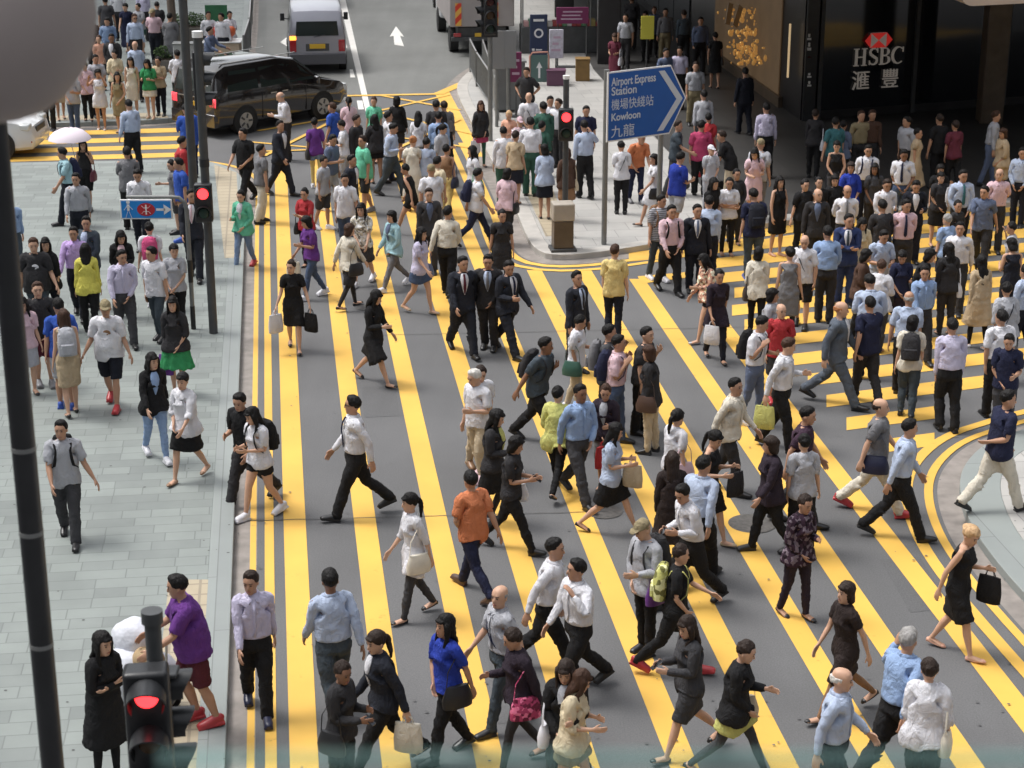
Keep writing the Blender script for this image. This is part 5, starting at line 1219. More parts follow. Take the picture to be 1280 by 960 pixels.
# ------------------------------------------------------------------ far left pavement: stall, trunk, planters
st = empty('street_stall', gp(280, 84, KZ), R(2), 'small street stall with a beige counter and red-orange goods behind the black van', 'stall')
mb = MB(); mb.box((-.55,-.35,0),(.55,.35,.80)); mb.build('counter', node_mat('beige_cloth', (.48,.38,.28), .8, bump=.6, bscale=8), st, bevel=.03); mb = MB(); mb.box((-.6,-.4,.805),(.6,.4,.84)); mb.build('counter_top', WPL, st, bevel=.01)
for i, (x, c_) in enumerate(((-.18,(.6,.06,.03)),(.02,(.62,.09,.03)),(.26,(.6,.12,.04)))): mb = MB(); mb.ball((x,.1,1.10), .15, 16, (1,1,1.1)); mb.tube([(x,.1,.84),(x,.1,.98)], .03, 8); mb.build('lantern', node_mat('red_goods_%d' % i, c_, .4), st)
mb = MB(); mb.box((-.7,1.6,.0),(.0,1.64,1.7)); mb.build('back_panel', node_mat('green_canvas', (.03,.14,.06), .7, var=.15, vscale=3), st, smooth=False)
BARK = node_mat('bark', (.12,.095,.075), .9, bump=1, bscale=14, var=.25, vscale=9, stretch=(1,1,.2)); LEAF = [node_mat('leaf_%d' % i, c, .6, var=.25, vscale=3) for i, c in enumerate(((.045,.085,.025),(.07,.12,.03),(.03,.06,.02)))]
def leaves(mb, c_, r_, n_, size, rr, sc=(1,1,1), mats=LEAF):
    for _ in range(n_):
        d = Vector((rr.gauss(0,1), rr.gauss(0,1), rr.gauss(0,1))).normalized()*r_*rr.random()**.4; p = Vector(c_) + Vector((d.x*sc[0], d.y*sc[1], d.z*sc[2]))
        a_ = Vector((rr.gauss(0,1), rr.gauss(0,1), rr.gauss(0,1))).normalized()*size; b_ = a_.cross(Vector((rr.gauss(0,1), rr.gauss(0,1), rr.gauss(0,1)))).normalized()*size*.45
        mb.mat(rr.choice(mats)); mb.add([p-a_, p+b_, p+a_, p-b_], [(0,1,2,3)])
rr = random.Random(11)
tb = gp(218, 84, KZ); te = empty('street_tree', tb, 0, 'street tree whose brown trunk stands behind the far left crowd', 'tree')
mb = MB(); mb.tube([(0,0,0),(.02,0,1.5),(-.03,.02,3.2),(.03,0,4.6),(0,0,6.2)], [.17,.13,.12,.10,.04], 12)
for i in range(6): an = i*1.05; mb.tube([(0,0,4.2+i*.22),(.7*math.cos(an),.7*math.sin(an),5.0+i*.25),(1.5*math.cos(an),1.5*math.sin(an),5.9+i*.2)], [.05,.035,.012], 7)
mb.build('trunk', BARK, te)
mb = MB()
for i in range(14): an = i*2.4; leaves(mb, (1.2*math.cos(an)*rr.random()**.5, 1.2*math.sin(an), 5.7+rr.random()*1.6), .75, 170, .085, rr)
mb.build('crown', None, te, smooth=False)
def planter(u, v, sx, sz, h, label):
    e = empty('planter', gp(u, v, KZ), R(2), label, 'planter', 'planters on the far left pavement'); mb = MB(); mb.box((-sx/2,-.28,0),(sx/2,.28,sz)); mb.build('trough', node_mat('planter_stone', (.13,.115,.10), .75, var=.15, vscale=4), e, bevel=.02)
    mb = MB(); mb.box((-sx/2+.04,-.24,sz+.002),(sx/2-.04,.24,sz+.03)); mb.build('soil', node_mat('soil', (.04,.03,.02), .95), e, smooth=False)
    mb = MB(); leaves(mb, (0,0,sz+h*.5), 1, int(500*sx), .05, random.Random(label), (sx*.5,.27,h*.55)); mb.build('shrub', None, e, smooth=False)
planter(205, 88, .6, .35, .4, 'low planter with a green shrub right behind the waiting crowd')
planter(238, 66, 1.3, .85, .45, 'long dark planter with sparse shrubs beside the tree trunk')
ub = empty('utility_cabinet', gp(234, 96, KZ), R(2), 'pale grey utility cabinet between the tree trunk and the black van', 'cabinet'); mb = MB(); mb.box((-.35,-.2,0),(.35,.2,1.0)); mb.build('body', node_mat('pale_cabinet', (.34,.34,.33), .5, var=.06, vscale=4), ub, bevel=.02); mb = MB(); mb.box((-.38,-.23,1.002),(.38,.23,1.04)); mb.build('lid', GRY, ub, bevel=.01)

# ------------------------------------------------------------------ vehicles, lofted from cross sections along the length
def car(name, P, heading, W, stations, paintm, label, cat, wheels, belt=1.0, side_glass=None, rear_glass=None, front_glass=None, wr=.33, extras=None, group='vehicles in the streets', roofk=.80, rim=None):
    e = empty(name, P, math.atan2(heading.y, heading.x), label, cat, group)
    hw = W/2; mb = MB(); secs = []
    for (x, top, wk, zb) in stations:
        bl = min(belt, top-.04); t = max(0, min(1, (top-belt)/.5)); rk = roofk*t + .93*(1-t)
        half = [(hw*.86*wk, zb), (hw*.97*wk, zb+.08), (hw*wk, (zb+bl)*.5), (hw*.985*wk, bl), (hw*((.985+rk)/2)*wk, bl+(top-bl)*.55), (hw*rk*wk, top-.05), (hw*(rk-.10)*wk, top-.005), (0, top+.012)]
        secs.append([(x, y, z) for y, z in half] + [(x, -y, z) for y, z in half[-2::-1]])
    n_ = len(secs[0]); vs_ = [p_ for s_ in secs for p_ in s_]; fs = []
    for i in range(len(secs)-1):
        for j in range(n_): fs.append((i*n_+j, (i+1)*n_+j, (i+1)*n_+(j+1) % n_, i*n_+(j+1) % n_))
    fs.append(tuple(range(n_))); fs.append(tuple(reversed([(len(secs)-1)*n_+j for j in range(n_)])))
    mb.add(vs_, fs); mb.build('body', paintm, e, angle=38)
    VG = node_mat('car_glass', (.022,.03,.028), .12, spec=.35)
    def y_at(x, z):
        xs = [s_[0] for s_ in stations]; top = float(np.interp(x, xs, [s_[1] for s_ in stations])); wk = float(np.interp(x, xs, [s_[2] for s_ in stations])); bl = min(belt, top-.04)
        t = max(0, min(1, (top-belt)/.5)); rk = roofk*t + .93*(1-t)
        return float(np.interp(z, [bl, bl+(top-bl)*.55, top-.05], [hw*.985*wk, hw*((.985+rk)/2)*wk, hw*rk*wk]))
    for k_ in (side_glass or []):
        for s_ in (1, -1):
            pts = []; 
            for (x, z) in k_: pts.append((x, s_*(y_at(x, z)+.006), z))
            pin = [(x, s_*(abs(y)-.03), z) for x, y, z in pts]; nn = len(pts); mb = MB(); mb.add(pts + pin, [tuple(range(nn)) if s_ < 0 else tuple(reversed(range(nn))), tuple(range(nn, 2*nn))] + [(i, nn+i, nn+(i+1) % nn, (i+1) % nn) for i in range(nn)]); mb.build('window', VG, e, smooth=False)
    for nm, q in (('rear_window', rear_glass), ('windscreen', front_glass)):
        if q:
            (xa, za, ya), (xb, zb_, yb) = q; sgn = -1 if nm == 'rear_window' else 1; o_ = .014*sgn
            mb = MB(); f_ = [(xa+o_, -ya, za), (xa+o_, ya, za), (xb+o_, yb, zb_+.008), (xb+o_, -yb, zb_+.008)]; bk = [(x-.04*sgn, y, z-.01) for x, y, z in f_]
            mb.add(f_+bk, [(0,1,2,3),(7,6,5,4),(0,4,5,1),(1,5,6,2),(2,6,7,3),(3,7,4,0)]); mb.build(nm, VG, e, smooth=False)
    for x in wheels:
        for s_ in (1, -1):
            we = bpy.data.objects.new('wheel', None); C.objects.link(we); we.parent = e; we.location = (x, s_*(hw-.10), wr); we.empty_display_size = .1
            mb = MB(); mb.tube([(0,-.11,0),(0,-.09,0),(0,.09,0),(0,.11,0)], [wr*.93,wr,wr,wr*.93], 26, up=(1,0,0)); mb.build('tyre', RUB, we)
            mb = MB(); yy = s_*.112; mb.tube([(0,yy*.9,0),(0,yy*1.02,0)], wr*.64, 20, up=(1,0,0)); mb.build('rim', rim or STL, we)
            mb = MB()
            for a_ in range(5): t = a_*2*math.pi/5; mb.tube([(wr*.22*math.cos(t),yy*1.06,wr*.22*math.sin(t)),(wr*.56*math.cos(t),yy*1.06,wr*.56*math.sin(t))], (.018,.03), 5)
            mb.build('spoke', DGR, we)
        mb = MB()
        for s_ in (1, -1):
            mb.tube([(x, s_*(hw-.22), wr+.02), (x, s_*(hw+.006), wr+.02)], wr*1.14, 26, up=(1,0,0))
        mb.build('wheel_arch', RUB, e)
    if extras: extras(e, hw)
    return e
def boxpart(e, name, a_, b_, mat, bev=.015): mb = MB(); mb.box(a_, b_); return mb.build(name, mat, e, bevel=bev)
TL = node_mat('tail_lamp', (.35,.015,.02), .2, coat=.5); TLIT = node_mat('lit_tail_lamp', (.6,.03,.05), .2, emit=((1,.08,.10), .8)); HL = node_mat('head_lamp', (.6,.62,.62), .12, spec=.8); PLY = node_mat('plate_yellow', (.62,.38,.03), .5); PLW = node_mat('plate_white', (.7,.7,.7), .5); ORL = node_mat('indicator_lit', (.8,.25,.03), .3, emit=((1,.30,.04), 1.6))
# silver van going away
SILV = node_mat('silver_paint', (.33,.33,.37), .32, metal=.45, coat=.6, var=.03)
def ex_van(e, hw):
    boxpart(e, 'rear_bumper', (-.12,-hw*.97,.30), (.10,hw*.97,.62), node_mat('bumper_dark', (.07,.07,.08), .5))
    boxpart(e, 'plate', (-.05,-.24,.78), (-.03,.24,.92), PLY, .004); boxpart(e, 'tailgate_panel', (-.03,-.36,.70), (.02,.36,.93), DGR)
    for s_ in (1, -1): boxpart(e, 'tail_lamp', (-.045,s_*hw*.84-.10,.68), (.05,s_*hw*.84+.10,1.04), TL)
    boxpart(e, 'indicator', (-.05,hw*.84-.10,1.045), (.05,hw*.84+.10,1.17), ORL)
    boxpart(e, 'plate_garnish', (-.014,-.34,.94), (.02,.34,1.0), BLK)
    for s_ in (1, -1): mb = MB(); mb.tube([(3.7,s_*hw*.9,1.15),(3.72,s_*(hw+.1),1.2)], .02, 6); mb.box((3.66,s_*(hw+.14)-.07,1.12),(3.76,s_*(hw+.14)+.07,1.36)); mb.build('wing_mirror', BLK, e, bevel=.01)
    mb = MB(); mb.tube([(-.03,.1,1.13),(-.035,-.25,1.2)], .01, 5); mb.build('wiper', BLK, e)
P = gp(398, 92); hd = ROAD.xy
car('van', P, hd, 1.78, [(-.02,1.10,.97,.34),(.0,1.62,.98,.32),(.14,1.90,1,.28),(.5,1.98,1,.26),(2.9,1.97,1,.26),(3.6,1.85,1,.26),(4.2,1.15,1,.26),(4.6,.95,.95,.28),(4.7,.7,.88,.34)], SILV, 'silver grey van driving away up the road, its left indicator lit', 'van', (.85,3.75), belt=1.12,
    side_glass=[[(.25,1.18),(1.3,1.18),(1.3,1.72),(.35,1.72)],[(1.38,1.18),(2.5,1.18),(2.5,1.72),(1.38,1.72)],[(2.58,1.18),(3.75,1.18),(3.4,1.70),(2.58,1.72)]], rear_glass=((-.016,1.17,.66),(-.001,1.60,.62)), front_glass=((4.15,1.2,.72),(3.62,1.8,.62)), extras=ex_van, roofk=.86)
# black people carrier turning
BLP = node_mat('black_paint', (.012,.010,.010), .12, coat=1.0, spec=.6)
rw = gp(306, 167); fw_ = gp(402, 148); hd = (fw_-rw).xy.normalized(); wb = (fw_-rw).length; wb = max(2.6, min(3.0, wb))
perp = Vector((-hd.y, hd.x)); o0 = rw.xy - hd*.95 + perp*.85
def ex_mpv(e, hw):
    boxpart(e, 'rear_bumper', (-.07,-hw*.95,.28), (.10,hw*.95,.62), BLP); boxpart(e, 'plate', (-.035,-.26,.78), (-.02,.26,.90), PLY, .004); boxpart(e, 'chrome_strip', (-.035,-.6,1.0), (-.02,.6,1.03), STL, .003)
    for s_ in (1, -1): boxpart(e, 'tail_lamp', (-.03,s_*hw*.82-.12,.80), (.12,s_*hw*.82+.13,1.04), TLIT); boxpart(e, 'head_lamp', (4.45,s_*hw*.74-.16,.66), (4.70,s_*hw*.74+.14,.84), HL)
    for s_ in (1, -1): mb = MB(); mb.box((3.35,s_*(hw+.10)-.09,1.02),(3.47,s_*(hw+.10)+.09,1.22)); mb.build('wing_mirror', BLP, e, bevel=.03)
    boxpart(e, 'roof_trim', (.35,hw*.66,1.868), (3.0,hw*.70,1.885), STL, .003); boxpart(e, 'roof_trim', (.35,-hw*.70,1.868), (3.0,-hw*.66,1.885), STL, .003)
    mb = MB(); mb.box((1.85,-hw-.012,.95),(2.05,-hw-.002,.98)); mb.box((2.25,-hw-.012,.95),(2.45,-hw-.002,.98)); mb.build('door_handle', STL, e, smooth=False)
    mb = MB(); 
    for x in (1.55, 2.15, 3.1): mb.box((x,-hw-.004,.35),(x+.012,-hw*.985,1.02))
    mb.build('door_seam', RUB, e, smooth=False)
    mb = MB(); mb.box((.02,-hw*.62,1.28),(.035,-hw*.52,1.42)); mb.box((.02,-hw*.46,1.28),(.035,-hw*.38,1.42)); mb.build('window_sticker', WS, e, smooth=False)
car('people_carrier', Vector((o0.x, o0.y, 0)), hd, 1.85, [(-.03,1.0,.95,.32),(.03,1.35,.97,.28),(.12,1.72,.99,.26),(.45,1.86,1,.24),(2.2,1.86,1,.24),(2.85,1.76,1,.24),(3.75,1.10,1,.24),(4.4,.96,.97,.26),(4.72,.78,.88,.3),(4.80,.58,.8,.34)], BLP, 'glossy black people carrier turning across the far end of the crossing', 'van', (.95,.95+wb), belt=1.10,
    side_glass=[[(.40,1.17),(1.45,1.15),(1.45,1.66),(.55,1.68)],[(1.55,1.15),(2.45,1.15),(2.45,1.65),(1.55,1.67)],[(2.55,1.15),(3.45,1.14),(2.92,1.58),(2.55,1.62)]], rear_glass=((-.006,1.15,.72),(.10,1.65,.64)), front_glass=((3.70,1.16,.78),(2.92,1.72,.66)), extras=ex_mpv, wr=.35)
# white car at the left
WHP = node_mat('white_paint_car', (.70,.71,.72), .25, coat=.8)
def ex_white(e, hw):
    for s_ in (1, -1): boxpart(e, 'head_lamp', (4.18,s_*hw*.76-.16,.70), (4.50,s_*hw*.76+.15,.86), HL, .04)
    boxpart(e, 'grille', (4.52,-.38,.58), (4.565,.38,.74), BLK); boxpart(e, 'plate', (4.57,-.24,.42), (4.585,.24,.53), PLW, .004)
    for s_ in (1, -1): mb = MB(); mb.ball((4.50,s_*hw*.80,.42), .06, 10, (.6,1,1)); mb.build('fog_lamp', TL, e)
    for s_ in (1, -1): mb = MB(); mb.box((2.85,s_*(hw+.08)-.08,.98),(2.97,s_*(hw+.08)+.08,1.12)); mb.build('wing_mirror', WHP, e, bevel=.03)
pw = gp(46, 200); hd = Vector((math.cos(R(-2)), math.sin(R(-2)))); 
o0 = pw.xy - hd*4.62 + Vector((0, .9))
car('white_car', Vector((o0.x, o0.y, 0)), hd, 1.78, [(-.03,.8,.9,.3),(0,1.0,.95,.24),(.5,1.12,1,.2),(1.0,1.42,1,.2),(2.2,1.47,1,.2),(2.9,1.30,1,.2),(3.5,1.03,1,.2),(4.2,.92,.97,.2),(4.5,.76,.88,.22),(4.58,.55,.78,.3)], WHP, 'white car nosing in from the left edge under the lamp housing', 'car', (.9,3.75), belt=.98,
    side_glass=[[(.75,1.02),(1.75,1.02),(1.75,1.36),(1.05,1.34)],[(1.85,1.02),(3.0,1.02),(2.55,1.36),(1.85,1.38)]], front_glass=((3.42,1.06,.70),(2.62,1.40,.58)), extras=ex_white)
# parked truck
TRK = node_mat('truck_box', (.36,.33,.32), .5, var=.07, vscale=1.5); P = gp(603, 70); te = empty('truck', P, math.atan2(ROAD.y, ROAD.x), 'pale box truck with two orange striped warning boards parked at the right kerb', 'truck', 'vehicles in the streets')
hwT = 1.05
mb = MB(); mb.box((0,-hwT,.95),(5.0,hwT,3.3)); mb.build('cargo_box', TRK, te, bevel=.03)
mb = MB(); mb.box((-.02,-.01,1.0),(.0,.01,3.2)); mb.box((-.04,-.2,1.4),(-.01,-.12,2.6)); mb.build('door_seam', DGR, te, smooth=False)
mb = MB(); mb.box((.1,-.8,.55),(5.2,.8,.93)); mb.build('chassis', DGR, te, bevel=.02); mb = MB(); mb.box((-.06,-hwT*.96,.50),(.06,hwT*.96,.62)); mb.build('rear_bumper', DGR, te, bevel=.01)
mb = MB(); mb.box((5.1,-.95,.5),(6.7,.95,2.3)); mb.build('cab', WHP, te, bevel=.12, seg=3)
STRP = bpy.data.materials.new('warning_stripes'); STRP.use_nodes = True; n, l, b = link_nodes(STRP); tcn = n.new('ShaderNodeTexCoord'); wv = n.new('ShaderNodeTexWave'); wv.bands_direction = 'DIAGONAL'; wv.inputs['Scale'].default_value = 1.6; cr = n.new('ShaderNodeValToRGB'); cr.color_ramp.interpolation = 'CONSTANT'; cr.color_ramp.elements[0].color = (.65,.05,.02,1); cr.color_ramp.elements[1].color = (.75,.42,.08,1); cr.color_ramp.elements[1].position = .5
l.new(tcn.outputs['Object'], wv.inputs['Vector']); l.new(wv.outputs[1], cr.inputs[0]); l.new(cr.outputs[0], b.inputs['Base Color'])
for y in (.78,-.42): mb = MB(); mb.box((-.045,y-.10,.99),(-.02,y+.10,1.72)); mb.build('warning_board', STRP, te, smooth=False)
for s_ in (1,-1): boxpart(te, 'tail_lamp', (-.08,s_*.82-.12,.64), (-.0,s_*.82+.12,.76), TL)
boxpart(te, 'plate', (-.075,-.25,.64), (-.062,.25,.76), PLY, .003)
for x in (1.1, 5.6):
    for s_ in (1,-1): mb = MB(); mb.tube([(x,s_*.98,.42),(x,s_*.70,.42)], .42, 24, up=(1,0,0)); mb.build('wheel', RUB, te)
# dark car beyond the truck, white vehicle beyond the van
P = gp(556, 24); DP = node_mat('plum_paint', (.035,.022,.04), .2, coat=.8)
car('dark_car', Vector((P.x+.75, P.y, 0)), ROAD.xy, 1.75, [(-.03,.85,.93,.3),(0,1.1,.96,.24),(.35,1.35,1,.2),(1.2,1.48,1,.2),(2.5,1.42,1,.2),(3.3,1.02,1,.2),(4.2,.85,.93,.22),(4.3,.6,.85,.3)], DP, 'dark plum car partly hidden beyond the parked truck', 'car', (.85,3.4), belt=.95, rear_glass=((.03,1.05,.62),(.38,1.36,.55)), side_glass=[[(.6,1.0),(1.7,1.0),(1.7,1.34),(.8,1.34)],[(1.8,1.0),(2.9,1.0),(2.5,1.34),(1.8,1.36)]],
    extras=lambda e, hw: [boxpart(e, 'tail_lamp', (-.03,s_*hw*.78-.12,.72), (.06,s_*hw*.78+.12,.9), TL) for s_ in (1,-1)])
P = gp(392, 11)
car('white_van', P, ROAD.xy, 1.75, [(-.02,1.10,.97,.34),(.0,1.62,.98,.32),(.14,1.85,1,.28),(.5,1.92,1,.26),(2.9,1.92,1,.26),(3.6,1.8,1,.26),(4.2,1.15,1,.26),(4.6,.95,.95,.28)], WHP, 'white van directly ahead of the silver van, at the picture top', 'van', (.85,3.6), belt=1.12, rear_glass=((-.016,1.17,.66),(-.001,1.60,.62)),
    extras=lambda e, hw: [boxpart(e, 'tail_lamp', (-.03,s_*hw*.84-.09,.55), (.05,s_*hw*.84+.09,1.0), TLIT) for s_ in (1,-1)])

# ------------------------------------------------------------------ umbrella
uc = gp(102, 174, KZ+1.62); ue = empty('umbrella', (uc.x-.24, uc.y-.05, uc.z+.02), 0, 'pale pink-white umbrella held over a walker on the far pavement', 'umbrella')
mb = MB(); n_ = 16; rows = [(.02,.24),(.18,.22),(.32,.16),(.42,.07),(.46,.0)]
vs_ = []; fs = []
for r_, z in rows:
    for j in range(n_): vs_.append((r_*math.cos(2*math.pi*j/n_), r_*math.sin(2*math.pi*j/n_), z-(.012 if j % 2 else 0)))
for r_, z in rows[::-1]:
    for j in range(n_): vs_.append((r_*.985*math.cos(2*math.pi*j/n_), r_*.985*math.sin(2*math.pi*j/n_), z-.008-(.012 if j % 2 else 0)))
k_ = len(rows)*2
for i in range(k_-1):
    for j in range(n_): fs.append((i*n_+j, i*n_+(j+1) % n_, (i+1)*n_+(j+1) % n_, (i+1)*n_+j))
fs.append(tuple(range(n_))); fs.append(tuple(reversed([(k_-1)*n_+j for j in range(n_)])))
mb.add(vs_, fs); mb.build('canopy', cmat('lav') if False else node_mat('umbrella_cloth', (.72,.64,.70), .7), ue)
mb = MB(); mb.tube([(0,0,.27),(0,0,-.02),(.12,-.05,-.55)], .008, 6); mb.build('shaft', STL, ue)
